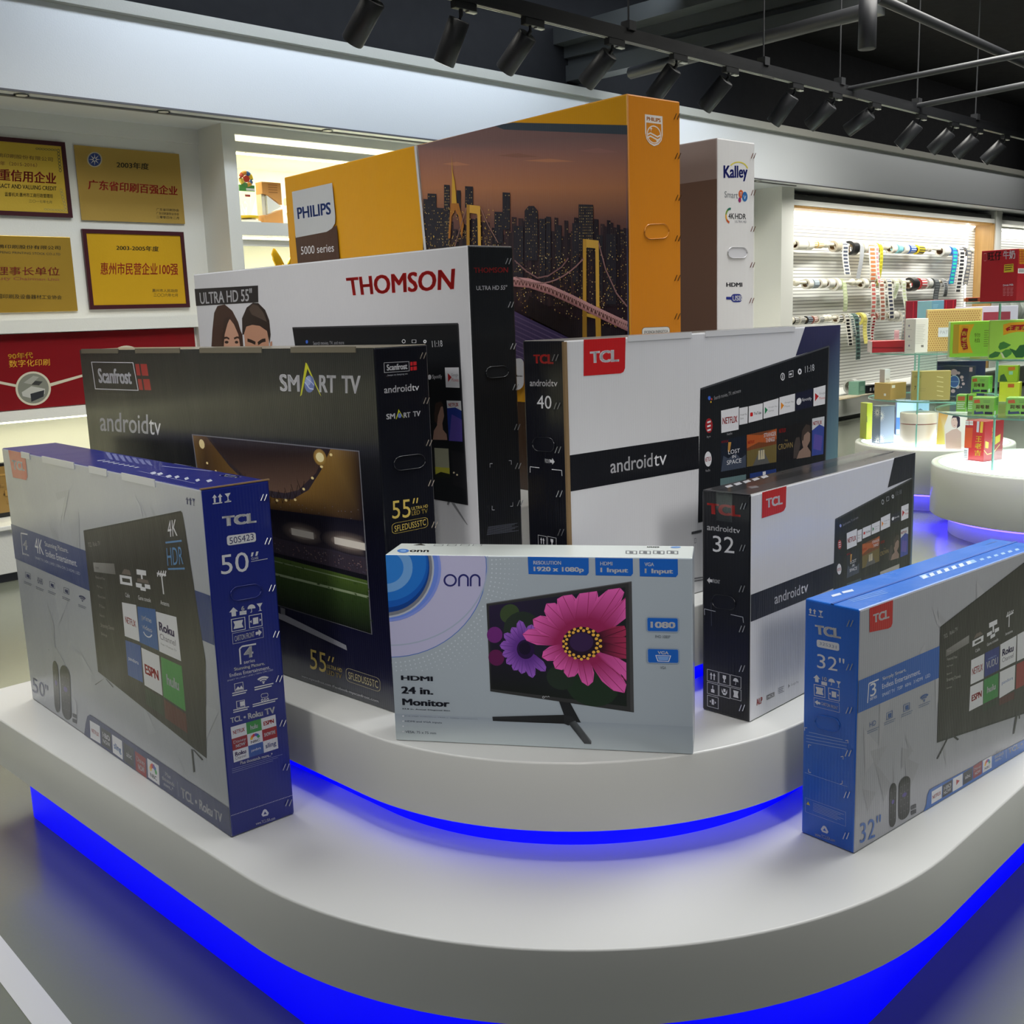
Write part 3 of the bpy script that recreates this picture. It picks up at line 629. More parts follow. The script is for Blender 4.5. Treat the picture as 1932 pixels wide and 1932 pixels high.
tile(A, Q(0, 2), WH, [('Roku', .12, .18, .84, .52, (60, 36, 96), .05), ('Channel', .12, .56, .8, .82, (90, 84, 100), 0)], G); tile(A, Q(1, 2), (52, 88, 160), [('pandora', .18, .36, .82, .64, WH, 0)], G); tile(A, Q(2, 2), WH, [('sling', .14, .26, .88, .8, (40, 60, 130), .02)], G)
A.tq('Plus thousands more...*', (1458, 922), (1654, 868), (1656, 888), (1460, 942), WH, .03); lines(A, A.frame((1408, 968), (1715, 878), (1716, 910), (1410, 1002)), 3, (150, 158, 200), .2)
for i in range(44): A.line([(1395 + i * 8.8, 1255 - i * 2.95), (1399 + i * 8.8, 1253.6 - i * 2.95)], .0016, WH)
recycle(A, A.frame((1582, 1218), (1632, 1206), (1636, 1250), (1586, 1262)), WH); A.tq('www.TCLUSA.com', (1552, 1292), (1669, 1256), (1671, 1274), (1554, 1310), WH, .02)
A.build('side_print', CARD, B['t']); A.z = Z1
handle(B, A, [(1394, 1056), (1584, 1028), (1590, 1112), (1399, 1146)], (26, 40, 130))
staples(B, A, [(1600, 510), (1625, 775), (1650, 1060), (1675, 1340), (1692, 1610), (1715, 1880)], 24, 40); A.z = Z2; staples(B, A, [(1735, 955), (1750, 1172)], 24, 40)
A = face(B, 't'); A.z = (130, 620, 4.83)
A.tq('TCL', (1570, 1352), (1395, 1322), (1370, 1340), (1540, 1365), WH, .08)
for x, y, w in ((740, 1315, 60), (800, 1322, 60), (880, 1345, 60), (960, 1350, 50), (1050, 1365, 46), (1150, 1380, 46), (1250, 1385, 60)): A.poly([(x, y), (x + w * .7, y - 12), (x + w, y + 4), (x + w * .3, y + 18)], (200, 204, 222))
for i in range(8): A.line([(260 + i * 48, 1205 + i * 9), (330 + i * 44, 1200 + i * 9)], .012, (196, 198, 215))
for i in range(7): A.poly([(330 + i * 60, 1128 + i * 12), (372 + i * 60, 1132 + i * 12), (402 + i * 60, 1196 + i * 9), (372 + i * 60, 1192 + i * 9)], (110, 116, 170))
A.line([(850, 1255), (1300, 1300)], .006, (150, 155, 200)); A.line([(960, 1232), (1190, 1262)], .004, (150, 155, 200)); A.line([(640, 1300), (1150, 1412)], .002, (160, 164, 205))
A.build('top_print', CARD, B['t'])
for a, b in ((-1.10, -1.03), (-.93, -.70), (-.60, -.49), (-.40, -.22)):   # paper tabs folded over the front top edge
    m = M(); m.box(a, b, -.0022, .0, .759, .7762, (200, 202, 205)); m.build('flap', SMOOTH, B['t'])
m = M(); m.box(-.004, .0, -.001, .16, .7735, .7765, (150, 120, 84)); m.build('board_edge', MATTE, B['t'])
# ------------------------------------------------------------------ 2 black carton behind it
B = carton('television_carton', 'black carton showing a lit football stadium, behind the silver and blue carton on the left', 'box',
           -.286, 2.322, -43.22, 1.386, .157, .833, .6495, -1, ((30, 32, 38), (15, 17, 26), (120, 112, 92), (40, 38, 34)))
A = face(B, 'f'); C, D, E_ = (130, 620, 4.83), (480, 640, 4.83), (480, 1000, 5.367)
A.uvpoly([(-1.385, .001), (-.001, .001), (-.001, .45), (-1.385, .45)], [(22, 22, 58), (20, 20, 56), (17, 18, 28), (20, 21, 28)])
A.uvpoly([(-1.385, .45), (-.001, .45), (-.001, .832), (-1.385, .832)], [(20, 21, 28), (17, 18, 28), (46, 48, 48), (54, 56, 52)])  # greyer towards the top: a reflection put into the print colour
A.uvpoly([(-1.385, .001), (-.001, .001), (-.001, .075), (-1.385, .075)], [(74, 76, 80), (74, 76, 80), (22, 22, 58), (22, 22, 58)])
A.z = C; g = A.frame((204, 302), (587, 308), (636, 566), (240, 552)); A.outline(g, WH, .025, 0, 1.7); A.tx('Scanfrost', (.13, .24), (.88, .78), WH, .045, g)
for q in ([(605, 322), (640, 322), (656, 428), (619, 426)], [(652, 322), (710, 323), (727, 430), (668, 428)], [(628, 458), (662, 460), (678, 560), (643, 558)], [(676, 460), (735, 460), (752, 562), (692, 560)]): A.poly(q, (168, 54, 52))
A.tq('android', (279, 755), (720, 782), (724, 962), (288, 932), WH, .012); A.tq('tv', (728, 822), (837, 842), (838, 972), (734, 965), WH, -.012)
A.z = D; A.tq('SM', (226, 316), (410, 326), (415, 480), (236, 474), WH, .035); A.poly([(468, 212), (480, 222), (612, 522), (596, 500), (484, 268), (432, 508), (418, 520)], (196, 198, 44))
A.disc((503, 408), 46, (98, 116, 176), None, 24, 78); A.disc((492, 378), 26, (150, 165, 205), None, 16, 44); A.line([(460, 390), (505, 450), (540, 455)], .003, (190, 200, 225)); A.line([(470, 350), (520, 390), (545, 420)], .002, (190, 200, 225))
A.tq('RT', (590, 327), (744, 330), (746, 490), (592, 482), WH, .035); A.tq('TV', (795, 331), (968, 333), (962, 498), (800, 492), WH, .035)
A.z = (0, 0, 1); S = A.frame((362, 819), (678.3, 850.5), (702.8, 1197.5), (402, 1105)); A.fill(S, (120, 120, 128)); S = A.frame((363.8, 821), (676.6, 852.5), (701, 1195.5), (404, 1103))
A.poly([(0, 0), (1, 0), (1, .7), (0, .7)], [(52, 40, 36), (46, 32, 26), (70, 66, 84), (70, 64, 80)], S)
A.poly([(0, 0), (.10, 0), (.24, .17), (.36, .27), (.5, .32), (.62, .31), (.72, .24), (.80, .12), (.86, 0), (1, 0), (1, .38), (.75, .46), (0, .5)], [(120, 92, 50), (90, 66, 40), (110, 82, 44), (120, 90, 46), (120, 88, 44), (124, 92, 48), (130, 98, 50), (140, 106, 52), (150, 116, 60), (60, 44, 32), (26, 22, 36), (24, 20, 34), (28, 24, 34)], S)
A.poly([(.12, 0), (.84, 0), (.77, .14), (.66, .25), (.58, .28), (.46, .28), (.36, .24), (.24, .14)], [(34, 28, 32), (44, 34, 34), (88, 66, 58), (104, 80, 68), (110, 84, 72), (104, 80, 68), (90, 68, 58), (60, 46, 44)], S)
for i in range(10):
    u = .3 + i * .04; y0 = .18 + .10 * math.sin(PI * (i + .6) / 10); A.line([(u, y0), (u + .02, y0 + .075)], .002, (38, 28, 24), S); A.line([(u + .04, y0), (u + .02, y0 + .075)], .002, (38, 28, 24), S)
for i in range(15):
    t = i / 14; u = .08 + .78 * t; v = .10 + .235 * math.sin(PI * min(1, max(0, (u - .02) / .9))) ** .8
    if u > .62: v = .33 - (u - .62) * 1.25
    A.disc((u, v), .008, (250, 226, 160), S, 8, .008)
A.halo((.80, .05), .035, .045, (230, 190, 100), (138, 106, 56), S); A.disc((.80, .05), .022, (250, 236, 180), S, 12, .026); A.disc((.06, .05), .02, (240, 220, 160), S, 12, .03)
rnd = random.Random(5)
for i in range(60): u, v = rnd.uniform(.5, .99), rnd.uniform(.3, .5); A.disc((u, v), .003, (120, 112, 120), S, 5, .003)
A.poly([(0, .42), (1, .36), (1, .56), (0, .56)], [(26, 24, 38), (24, 24, 38), (54, 48, 58), (54, 48, 58)], S)
for u, v, w in ((.36, .49, .13), (.66, .50, .13), (.92, .50, .16)):
    A.halo((u, v), w * 1.0, .065, (150, 134, 124), (40, 36, 48), S); A.halo((u, v), w * .62, .036, (226, 214, 198), (120, 107, 102), S)
    A.poly([(u - w / 2, v - .018), (u + w / 2, v - .018), (u + w / 2, v + .022), (u - w / 2, v + .022)], (240, 232, 220), S)
A.poly([(0, .57), (1, .57), (1, .66), (0, .67)], (66, 58, 70), S)
for i in range(160): u, v = rnd.uniform(.2, 1), rnd.uniform(.585, .65); A.disc((u, v), .004, rnd.choice(((120, 90, 92), (96, 90, 110), (140, 120, 116), (60, 48, 60))), S, 4, .004)
A.poly([(0, .66), (1, .66), (1, .69), (0, .68)], (26, 26, 34), S)
A.poly([(0, .68), (1, .69), (1, .80), (0, .80)], [(78, 100, 46), (84, 108, 46), (58, 80, 38), (58, 78, 36)], S); A.poly([(0, .80), (1, .80), (1, 1), (0, 1)], [(56, 78, 36), (56, 78, 38), (18, 24, 18), (18, 24, 18)], S)
A.line([(0, .81), (1, .785)], .006, (150, 165, 130), S); A.line([(0, .72), (1, .71)], .003, (130, 148, 110), S)
for i in range(260):
    u, v = rnd.uniform(0, 1), rnd.uniform(.7, .99); k = rnd.uniform(.75, 1.2) * (1.15 - (v - .7) * 2.2); A.poly([(u, v), (u + .012, v - .004), (u + .016, v + .006)], (62 * k, 84 * k, 40 * k), S)
A.z = E_; A.poly([(200, 812), (275, 850), (320, 858), (935, 1165), (945, 1217), (275, 905), (200, 868)], (150, 150, 160)); A.poly([(270, 782), (320, 796), (318, 858), (275, 850)], (110, 110, 116))
Y = (214, 188, 96)
A.tq('55', (566, 1200), (728, 1248), (736, 1446), (572, 1402), Y, -.012); A.poly([(762, 1274), (776, 1278), (760, 1326), (750, 1322)], Y); A.poly([(800, 1284), (814, 1288), (800, 1338), (789, 1334)], Y)
A.tq('ULTRA HD', (741, 1357), (892, 1402), (894, 1440), (743, 1394), Y); A.tq('LED TV', (738, 1412), (888, 1458), (890, 1506), (741, 1458), Y, .01)
g = A.frame((932, 1388), (1280, 1502), (1283, 1642), (936, 1524)); A.outline(g, (190, 180, 140), .025, .28, 2.6); A.tx('SFLEDUS55TC', (.07, .26), (.94, .76), (232, 222, 176), .005, g)
A.tq('www.myscanfrost.com /Facebook-myscanfrost.com', (486, 1464), (1264, 1718), (1266, 1754), (488, 1492), WH, .02)
A.build('front_print', CARD, B['t'])
A = face(B, 's'); A.z = D; A.bg = (15, 17, 26)
g = A.frame((1178, 214), (1408, 202), (1412, 290), (1182, 306)); A.outline(g, WH, .03, 0, 2.4); A.tx('Scanfrost', (.1, .2), (.92, .78), WH, .045, g)
for q in ([(1418, 208), (1440, 206), (1441, 240), (1420, 242)], [(1446, 205), (1476, 203), (1477, 236), (1447, 239)], [(1420, 252), (1441, 250), (1443, 284), (1422, 287)], [(1447, 249), (1477, 246), (1479, 280), (1449, 284)]): A.poly(q, (190, 40, 46))
A.tq('...keeps on keeping on', (1200, 322), (1392, 306), (1393, 326), (1201, 342), (170, 172, 180)); A.tq('android', (1180, 430), (1428, 406), (1430, 472), (1183, 494), WH, .015); A.tq('tv', (1434, 422), (1499, 416), (1498, 466), (1436, 470), WH)
A.tq('SM', (1200, 682), (1280, 674), (1282, 724), (1202, 732), WH, .035); A.poly([(1313, 638), (1362, 722), (1356, 716), (1318, 660), (1294, 728), (1288, 730)], (196, 198, 44)); A.disc((1322, 696), 18, (98, 116, 176), None, 14, 22)
A.tq('RT', (1358, 670), (1420, 663), (1422, 710), (1360, 716), WH, .035); A.tq('TV', (1444, 658), (1512, 652), (1510, 700), (1446, 706), WH, .035)
A.tq('55', (1252, 1476), (1418, 1456), (1424, 1622), (1256, 1638), Y, -.012); A.poly([(1450, 1450), (1462, 1448), (1452, 1496), (1440, 1498)], Y); A.poly([(1480, 1446), (1492, 1444), (1484, 1492), (1472, 1494)], Y)
A.tq('ULTRA HD', (1430, 1530), (1578, 1504), (1580, 1532), (1432, 1560), Y); A.tq('LED TV', (1432, 1568), (1576, 1544), (1578, 1582), (1434, 1606), Y, .01)
g = A.frame((1250, 1680), (1578, 1618), (1582, 1712), (1254, 1778)); A.outline(g, Y, .025, .3, 2.6); A.tx('SFLEDUS55TC', (.07, .26), (.94, .76), Y, 0, g)
A.build('side_print', CARD, B['t']); handle(B, A, [(1262, 1072), (1556, 1036), (1562, 1168), (1268, 1206)], (18, 20, 28)); staples(B, A, [(1530, 150), (1560, 560), (1585, 945), (1605, 1310), (1635, 1690)], 34, 56, (150, 140, 130))
for a, b in ((-1.37, -1.14), (-1.04, -.80), (-.70, -.42), (-.30, -.06)):
    m = M(); m.box(a, b, -.003, .0, .822, .8355, (112, 106, 90)); m.build('flap', SMOOTH, B['t'])
# ------------------------------------------------------------------ 3 white and black carton with the red name
k = SC_T
B = carton('television_carton', 'white carton with black end, red lettering and two printed faces, on third step', 'box',
           -.086 * k, 2.689 * k, -46.1, 1.392 * k, .156 * k, TOPZ(.862, .851, k) - .862, .8625, -1, ((208, 208, 212), (24, 26, 29), (150, 148, 145), (60, 58, 56)))
A = face(B, 'f'); A.z = (340, 440, 2.927)
A.poly([(78, 308), (430, 289), (432, 382), (85, 402)], (38, 34, 36)); A.tq('ULTRA HD 55"', (106, 326), (396, 304), (398, 374), (112, 392), WH, .02)
A.tq('THOMSON', (915, 246), (1519, 194), (1512, 310), (930, 346), (186, 34, 34), .035)
# printed photograph of two people, seen to the eyes
A.poly([(172, 640), (178, 540), (188, 440), (206, 402), (246, 393), (288, 428), (320, 490), (340, 560), (345, 640)], (66, 44, 36)); A.poly([(232, 640), (234, 540), (248, 480), (276, 476), (310, 520), (330, 590), (334, 640)], (196, 150, 126))
A.poly([(230, 640), (232, 560), (244, 470), (280, 460), (262, 500), (246, 560), (240, 640)], (52, 34, 28)); A.poly([(300, 470), (344, 560), (350, 640), (334, 640), (322, 560), (296, 500)], (58, 38, 32))
A.line([(240, 580), (258, 576), (272, 584)], .006, (50, 34, 28)); A.line([(298, 582), (316, 574), (328, 580)], .006, (50, 34, 28)); A.disc((257, 602), 11, (48, 36, 32), None, 12, 8); A.disc((312, 602), 10, (48, 36, 32), None, 12, 8)
A.poly([(360, 640), (352, 540), (362, 510), (400, 490), (450, 500), (486, 545), (492, 640)], (186, 138, 112)); A.poly([(498, 600), (508, 596), (510, 640), (494, 640)], (180, 130, 106))
A.poly([(344, 560), (342, 470), (368, 410), (402, 384), (432, 386), (470, 424), (492, 480), (500, 560), (494, 610), (480, 540), (440, 512), (398, 506), (366, 516), (352, 560)], (46, 36, 32))
A.poly([(400, 392), (430, 400), (462, 440), (480, 490), (440, 470), (396, 450), (380, 420)], (78, 64, 56)); A.line([(372, 590), (396, 598), (416, 608)], .010, (40, 30, 26)); A.line([(430, 610), (452, 594), (472, 590)], .010, (40, 30, 26))
A.poly([(620, 523), (1535, 500), (1588, 1502), (745, 1352)], (24, 26, 30)); A.line([(620, 523), (1535, 500), (1588, 1502)], .004, (60, 60, 64))
A.tq('Search movies, TV, and more', (734, 598), (905, 594), (906, 616), (736, 620), (150, 150, 155)); A.disc((700, 600), 7, (60, 100, 200), None, 10, 10)
A.disc((1235, 597), 10, WH, None, 14, 11, inner=.7); A.outline(A.frame((1280, 588), (1304, 588), (1304, 606), (1280, 606)), WH, .1); A.disc((1352, 598), 9, WH, None, 10, 10, inner=.4)
A.tq('11:18', (1390, 594), (1447, 591), (1450, 626), (1393, 630), (190, 192, 196)); A.tq('Spotify', (1392, 782), (1446, 780), (1448, 806), (1394, 810), WH, .03); A.disc((1378, 795), 10, WH, None, 12, 14)
tile(A, [(1462, 742), (1539, 741), (1544, 854), (1468, 851)], WH, [('Google', .45, .28, .95, .48, (150, 150, 155), 0), ('Movies', .45, .52, .95, .7, (200, 90, 90), 0)]); A.poly([(1478, 772), (1500, 795), (1480, 822)], (180, 40, 44))
A.poly([(1396, 1140), (1402, 1090), (1420, 1060), (1416, 980), (1432, 940), (1452, 960), (1458, 1010), (1448, 1050), (1452, 1085), (1472, 1110), (1476, 1142)], (150, 118, 104)); A.poly([(1404, 1000), (1410, 940), (1440, 928), (1456, 950), (1440, 960), (1424, 1010), (1420, 1050), (1406, 1040)], (56, 42, 38))
tile(A, [(1472, 924), (1551, 926), (1560, 1152), (1484, 1146)], (36, 54, 130)); A.poly([(1472, 924), (1551, 926), (1554, 980), (1520, 962), (1476, 966)], (206, 206, 208)); A.tq('NETFLIX', (1480, 938), (1536, 936), (1538, 956), (1482, 958), RED, .04); A.poly([(1500, 1000), (1556, 1030), (1560, 1150), (1486, 1146)], (84, 70, 150))
tile(A, [(1404, 1185), (1482, 1190), (1490, 1352), (1412, 1346)], (150, 150, 128)); A.poly([(1408, 1290), (1488, 1296), (1490, 1352), (1412, 1346)], (172, 168, 60)); A.poly([(1410, 1332), (1440, 1318), (1489, 1330), (1490, 1353), (1412, 1347)], (30, 34, 24))
tile(A, [(1498, 1200), (1570, 1215), (1582, 1415), (1508, 1390)], (34, 34, 38)); A.disc((1512, 1322), 5, (236, 220, 180)); A.disc((1530, 1334), 5, (236, 220, 180))
A.poly([(1478, 1482), (1490, 1484), (1482, 1502), (1474, 1498)], (110, 110, 112)); A.poly([(1498, 1488), (1516, 1492), (1590, 1612), (1582, 1608)], (128, 128, 132))
A.build('front_print', SMOOTH, B['t'])
A = face(B, 's'); A.z = (340, 440, 2.927); A.bg = (24, 26, 29)
A.tq('THOMSON', (1620, 190), (1811, 188), (1809, 217), (1622, 219), (150, 44, 44), .02); A.tq('ULTRA HD 55"', (1634, 290), (1805, 287), (1802, 312), (1636, 315), WH, .01)
for x, y, sx, sy in ((1710, 1272, 1, 1), (1828, 1256, -1, 1), (1722, 1528, 1, -1), (1836, 1508, -1, -1)): A.line([(x + 14 * sx, y), (x, y), (x, y + 22 * sy)], .0015, (170, 172, 178))
lines(A, A.frame((1700, 1622), (1862, 1600), (1870, 1648), (1690, 1672)), 7, (120, 124, 140), .25)
A.build('side_print', CARD, B['t']); handle(B, A, [(1684, 738), (1812, 728), (1814, 792), (1687, 804)], (28, 30, 33)); staples(B, A, [(1808, 155), (1822, 395), (1835, 625), (1848, 850), (1857, 1070), (1862, 1285), (1873, 1490)], 20, 32, (170, 172, 176))
# ------------------------------------------------------------------ 4 orange carton with the city picture
B = carton('television_carton', 'tall orange and yellow carton with a city skyline and bridge picture, on the top step', 'box',
           .3218, 2.7734, -49.73, 1.735, .199, 1.040, 1.0305, -1, ((222, 158, 28), (206, 128, 34), (170, 110, 40), (120, 80, 36)))
A = face(B, 'f'); A.z = (520, 160, 2.415)
A.uvpoly([(-1.73, .001), (-.001, .001), (-.001, .26), (-1.73, .26)], (66, 44, 30))
A.poly([(642, 278), (1040, 170), (1075, 173), (1607, 183), (1612, 1260), (1095, 1260), (700, 860)], (196, 196, 198))
SKY = ((165, (112, 92, 92)), (225, (124, 98, 96)), (300, (146, 106, 98)), (400, (168, 114, 90)), (470, (176, 118, 84)), (540, (150, 102, 78)), (620, (112, 78, 70)), (740, (84, 58, 58)), (900, (52, 38, 44)), (1250, (30, 24, 36)))
A.poly([(648, 278), (1040, 170), (1607, 183), (1611, 700), (690, 700)], (126, 98, 95))
for (y0, k0), (y1, k1) in zip(SKY[1:], SKY[2:]): xl = lambda y: 648 + (y - 278) * .089; A.poly([(xl(y0), y0), (1610, y0), (1610, y1), (xl(y1), y1)], [k0, k0, k1, k1])
for x, y, w, h, k in ((1010, 322, 190, 10, (140, 98, 84)), (1130, 345, 240, 8, (186, 128, 96)), (1380, 300, 180, 12, (156, 112, 104)), (760, 360, 130, 9, (184, 128, 98))): A.poly([(x, y), (x + w * .5, y - h), (x + w, y + h * .6), (x + w * .45, y + h)], k)
A.poly([(1000, 186), (1080, 172), (1607, 183), (1607, 226), (1040, 204)], (64, 74, 84))
rnd = random.Random(11)
def tower(x, w, y, base, c, lit=.4, top=None):
    pts = [(x, y), (x + w, y + 2), (x + w, base), (x, base)] if not top else [(x, y + top), (x + w * .3, y), (x + w * .7, y), (x + w, y + top), (x + w, base), (x, base)]
    A.poly(pts, c); yy = y + 12
    while yy < base - 6:
        xx = x + 4
        while xx < x + w - 4:
            if rnd.random() < lit: A.poly([(xx, yy), (xx + 3, yy), (xx + 3, yy + 4), (xx, yy + 4)], rnd.choice(((196, 160, 80), (150, 120, 70), (214, 190, 120), (120, 104, 80))))
            xx += 8
        yy += 13
for i in range(62):
    x = 672 + i * 15; tower(x, rnd.uniform(14, 26), rnd.uniform(600, 690), 780 if x < 1100 else 1010, rnd.choice(((48, 38, 44), (60, 46, 50), (38, 32, 40))), .22)
for a in ((676, 30, 520, 740), (695, 40, 495, 740), (770, 26, 455, 740, .7), (735, 40, 560, 740), (866, 36, 462, 560), (828, 18, 480, 600), (1037, 34, 490, 660), (1000, 40, 578, 720), (1088, 44, 642, 900), (1138, 60, 552, 800, .3, 22), (1205, 28, 610, 900), (1236, 22, 600, 900), (1282, 24, 640, 900), (1355, 30, 630, 900), (1384, 66, 545, 760, .8), (1465, 30, 684, 960), (1510, 46, 680, 1000)):
    tower(a[0], a[1], a[2], a[3], (44, 42, 50), a[4] if len(a) > 4 else .3, a[5] if len(a) > 5 else None)
A.poly([(806, 320), (811, 400), (820, 440), (830, 545), (806, 545), (808, 440)], (206, 160, 60)); A.poly([(802, 540), (838, 540), (862, 640), (852, 700), (838, 600), (822, 570), (806, 600), (800, 700), (790, 700)], (170, 110, 50))
for i in range(330): x, y = rnd.uniform(1095, 1605), rnd.uniform(770, 1110); A.poly([(x, y), (x + 4, y), (x + 4, y + 5), (x, y + 5)], rnd.choice(((190, 150, 70), (120, 90, 60), (210, 190, 130), (90, 60, 60))))
for i in range(120): x, y = rnd.uniform(680, 1000), rnd.uniform(560, 740); A.poly([(x, y), (x + 3, y), (x + 3, y + 5), (x, y + 5)], rnd.choice(((210, 170, 80), (150, 120, 60))))
A.poly([(1092, 1030), (1150, 1060), (1420, 1190), (1420, 1260), (1092, 1260)], [(92, 76, 120), (84, 70, 116), (70, 58, 100), (70, 58, 100), (80, 66, 110)])
for i in range(9): A.line([(1092, 1050 + i * 22), (1400, 1195 + i * 22)], .003, (120, 100, 140))
A.poly([(1160, 960), (1330, 1060), (1600, 1120), (1605, 1200), (1420, 1190), (1150, 1050)], (34, 28, 34))
def bridge(x0, x1, y0, y1, c, c2):
    w = (x1 - x0) * .22; A.poly([(x0, y0), (x1, y0 + 8), (x1, y0 + 34), (x1 - w * .6, y0 + 44), (x0 + w * .6, y0 + 38), (x0, y0 + 24)], c)
    A.poly([(x0, y0), (x0 + w, y0 + 2), (x0 + w, y1), (x0, y1)], c2); A.poly([(x1 - w, y0 + 6), (x1, y0 + 8), (x1 + 4, y1 + 10), (x1 - w + 4, y1 + 10)], c)
bridge(876, 938, 545, 740, (214, 164, 70), (170, 126, 50)); bridge(1406, 1478, 702, 1000, (214, 168, 74), (196, 150, 60))
A.poly([(1404, 1000), (1424, 1000), (1424, 1200), (1404, 1200)], (150, 112, 40)); A.poly([(1462, 1010), (1486, 1010), (1490, 1200), (1466, 1200)], (180, 136, 48)); A.poly([(1424, 1040), (1464, 1050), (1464, 1066), (1424, 1056)], (190, 150, 60))
dk = [(1070, 880), (1160, 888), (1260, 920), (1360, 965), (1460, 1015), (1560, 1062), (1610, 1085)]
A.poly(dk + [(x, y + 34) for x, y in reversed(dk)], (96, 62, 60)); A.line(dk, .008, (200, 150, 150)); A.line([(x, y + 32) for x, y in dk], .006, (160, 110, 110))
for i in range(34):
    t = i / 34 * 6; j = int(t); f = t - j; x = dk[j][0] + (dk[j + 1][0] - dk[j][0]) * f; y = dk[j][1] + (dk[j + 1][1] - dk[j][1]) * f; A.line([(x, y + 2), (x + 7, y + 32), (x + 14, y + 6)], .003, (186, 140, 136))
cab = [(1100 + i * 31, 880 - 60 * ((i - 5.0) / 5.0) ** 2 + 30 - 0 if 0 else 905 - 110 * ((i - 3.4) / 6.5) ** 2) for i in range(11)]
A.line(cab, .004, (150, 112, 110)); A.line([(1095, 800), (1150, 850), (1200, 880), (1250, 870), (1310, 830), (1340, 790)], .004, (130, 96, 96)); A.line([(1478, 720), (1510, 840), (1560, 950), (1608, 1010)], .004, (150, 112, 110))
A.line([(940, 560), (975, 640), (1020, 720)], .003, (150, 112, 100)); A.line([(876, 560), (850, 640), (822, 740)], .003, (150, 112, 100))
A.line([(642, 278), (688, 756)], .012, (204, 204, 206)); A.line([(1607, 184), (1614, 1255)], .004, (90, 90, 120))
lab = [(80, 488), (263, 447), (278, 600), (276, 632), (262, 655), (238, 670), (97, 697)]
A.poly([(95, 690), (240, 666), (284, 640), (296, 790), (305, 900), (118, 900), (106, 808)], (76, 50, 40)); A.poly(lab, (196, 198, 200)); A.tq('PHILIPS', (102, 560), (256, 534), (259, 590), (107, 613), (46, 72, 140), .04)
A.tq('5000 series', (120, 738), (270, 722), (272, 760), (122, 774), WH, .0)
g = A.frame((1040, 1238), (1125, 1240), (1125, 1400), (1042, 1400)); A.z = (960, 600, 3.019); g = A.frame((-70, 258), (92, 222), (94, 400), (-66, 440)); A.fill(g, WH, .2, 1); A.tx('YouTube', (.1, .36), (.95, .62), (40, 40, 42), .03, g)
A.build('front_print', CARD, B['t'])
A = face(B, 's'); A.z = (520, 160, 2.415); A.bg = (206, 128, 34)
sh = A.frame((1682, 134), (1762, 144), (1764, 284), (1684, 276)); SHP = [(0, 0), (1, 0), (1, .6), (.92, .8), (.75, .93), (.5, 1), (.25, .93), (.08, .8), (0, .6)]
A.poly(SHP, (222, 214, 206), sh); A.poly([(.5 + (x - .5) * .86, .26 + (y) * .68) for x, y in SHP], (206, 128, 34), sh); A.tx('PHILIPS', (.1, .07), (.9, .2), (206, 128, 34), .05, sh)
A.disc((.5, .62), .40, (222, 214, 206), sh, 28, .29, inner=.88)
for y in (.56, .66): A.poly([(.12, y + .06), (.3, y), (.5, y + .05), (.7, y + .1), (.88, y + .03), (.88, y + .08), (.7, y + .15), (.5, y + .1), (.3, y + .05), (.12, y + .11)], (222, 214, 206), sh)
for x, y, r in ((.34, .44, .1), (.68, .82, .1)): A.poly([(x, y - r), (x + .02, y - .02), (x + r * .8, y), (x + .02, y + .02), (x, y + r), (x - .02, y + .02), (x - r * .8, y), (x - .02, y - .02)], (222, 214, 206), sh)
g = A.frame((1668, 1106), (1796, 1101), (1797, 1180), (1670, 1186)); A.fill(g, (214, 212, 206), .18, 1.7); A.outline(g, (60, 60, 60), .02, .18, 1.7); A.tx('EFICIENCIA ENERGETICA', (.08, .2), (.92, .34), (60, 60, 60), .02, g)
A.build('side_print', CARD, B['t']); handle(B, A, [(1676, 636), (1790, 630), (1792, 700), (1679, 706)], (212, 134, 38)); staples(B, A, [(1825, 145), (1830, 325), (1832, 515), (1830, 700), (1828, 880), (1828, 1055)], 16, 26, (90, 66, 40))
# ------------------------------------------------------------------ 5 white and brown carton
B = carton('television_carton', 'white carton with a brown front, blue lettering and yellow arc, behind the orange carton', 'box',
           .627, 3.191, -47.49, 1.60, .187, .9906, 1.0305, -1, ((180, 164, 158), (222, 219, 216), (176, 170, 168), (130, 114, 106)))
A = face(B, 'f'); A.z = (1240, 240, 4.83); q1, q2 = A.P((217, 520)), A.P((543, 467))
v = (q1[1] + q2[1]) / 2; A.uvpoly([(-1.6, 0), (0, 0), (0, v), (-1.6, v)], (134, 110, 97)); A.build('front_print', SMOOTH, B['t'])
A = face(B, 's'); A.z = (1240, 240, 4.83); A.bg = (212, 210, 212); KB = (44, 52, 130)
A.disc((738, 395), 92, (222, 206, 70), None, 18, 82, PI * 1.2, PI * 1.92, .88); A.tq('Kalley', (603, 348), (822, 352), (823, 492), (604, 500), KB, .04)
A.tq('Smart', (613, 582), (733, 590), (735, 650), (614, 640), (120, 122, 126)); A.disc((762, 609), 22, (204, 96, 50), None, 20, 38); A.disc((797, 633), 25, (48, 104, 160), None, 20, 45); A.disc((751, 663), 13, (140, 40, 96), None, 16, 23)
A.tx('T', (752, 592), (772, 626), WH, .03); A.tx('V', (786, 622), (808, 658), WH, .0)
for a0, c in ((PI * .55, (196, 84, 40)), (PI * .8, (226, 160, 50)), (PI * 1.05, (120, 150, 60)), (PI * 1.3, (50, 110, 90))): A.disc((662, 806), 42, c, None, 8, 72, a0, a0 + PI * .27, .72)
A.tq('4K', (648, 784), (702, 784), (702, 836), (648, 832), (50, 50, 56), .01); A.tq('HDR', (708, 786), (808, 790), (808, 838), (708, 836), (50, 50, 56), .01); A.tq('ULTRA HD', (708, 848), (812, 852), (812, 872), (708, 868), (140, 140, 146))
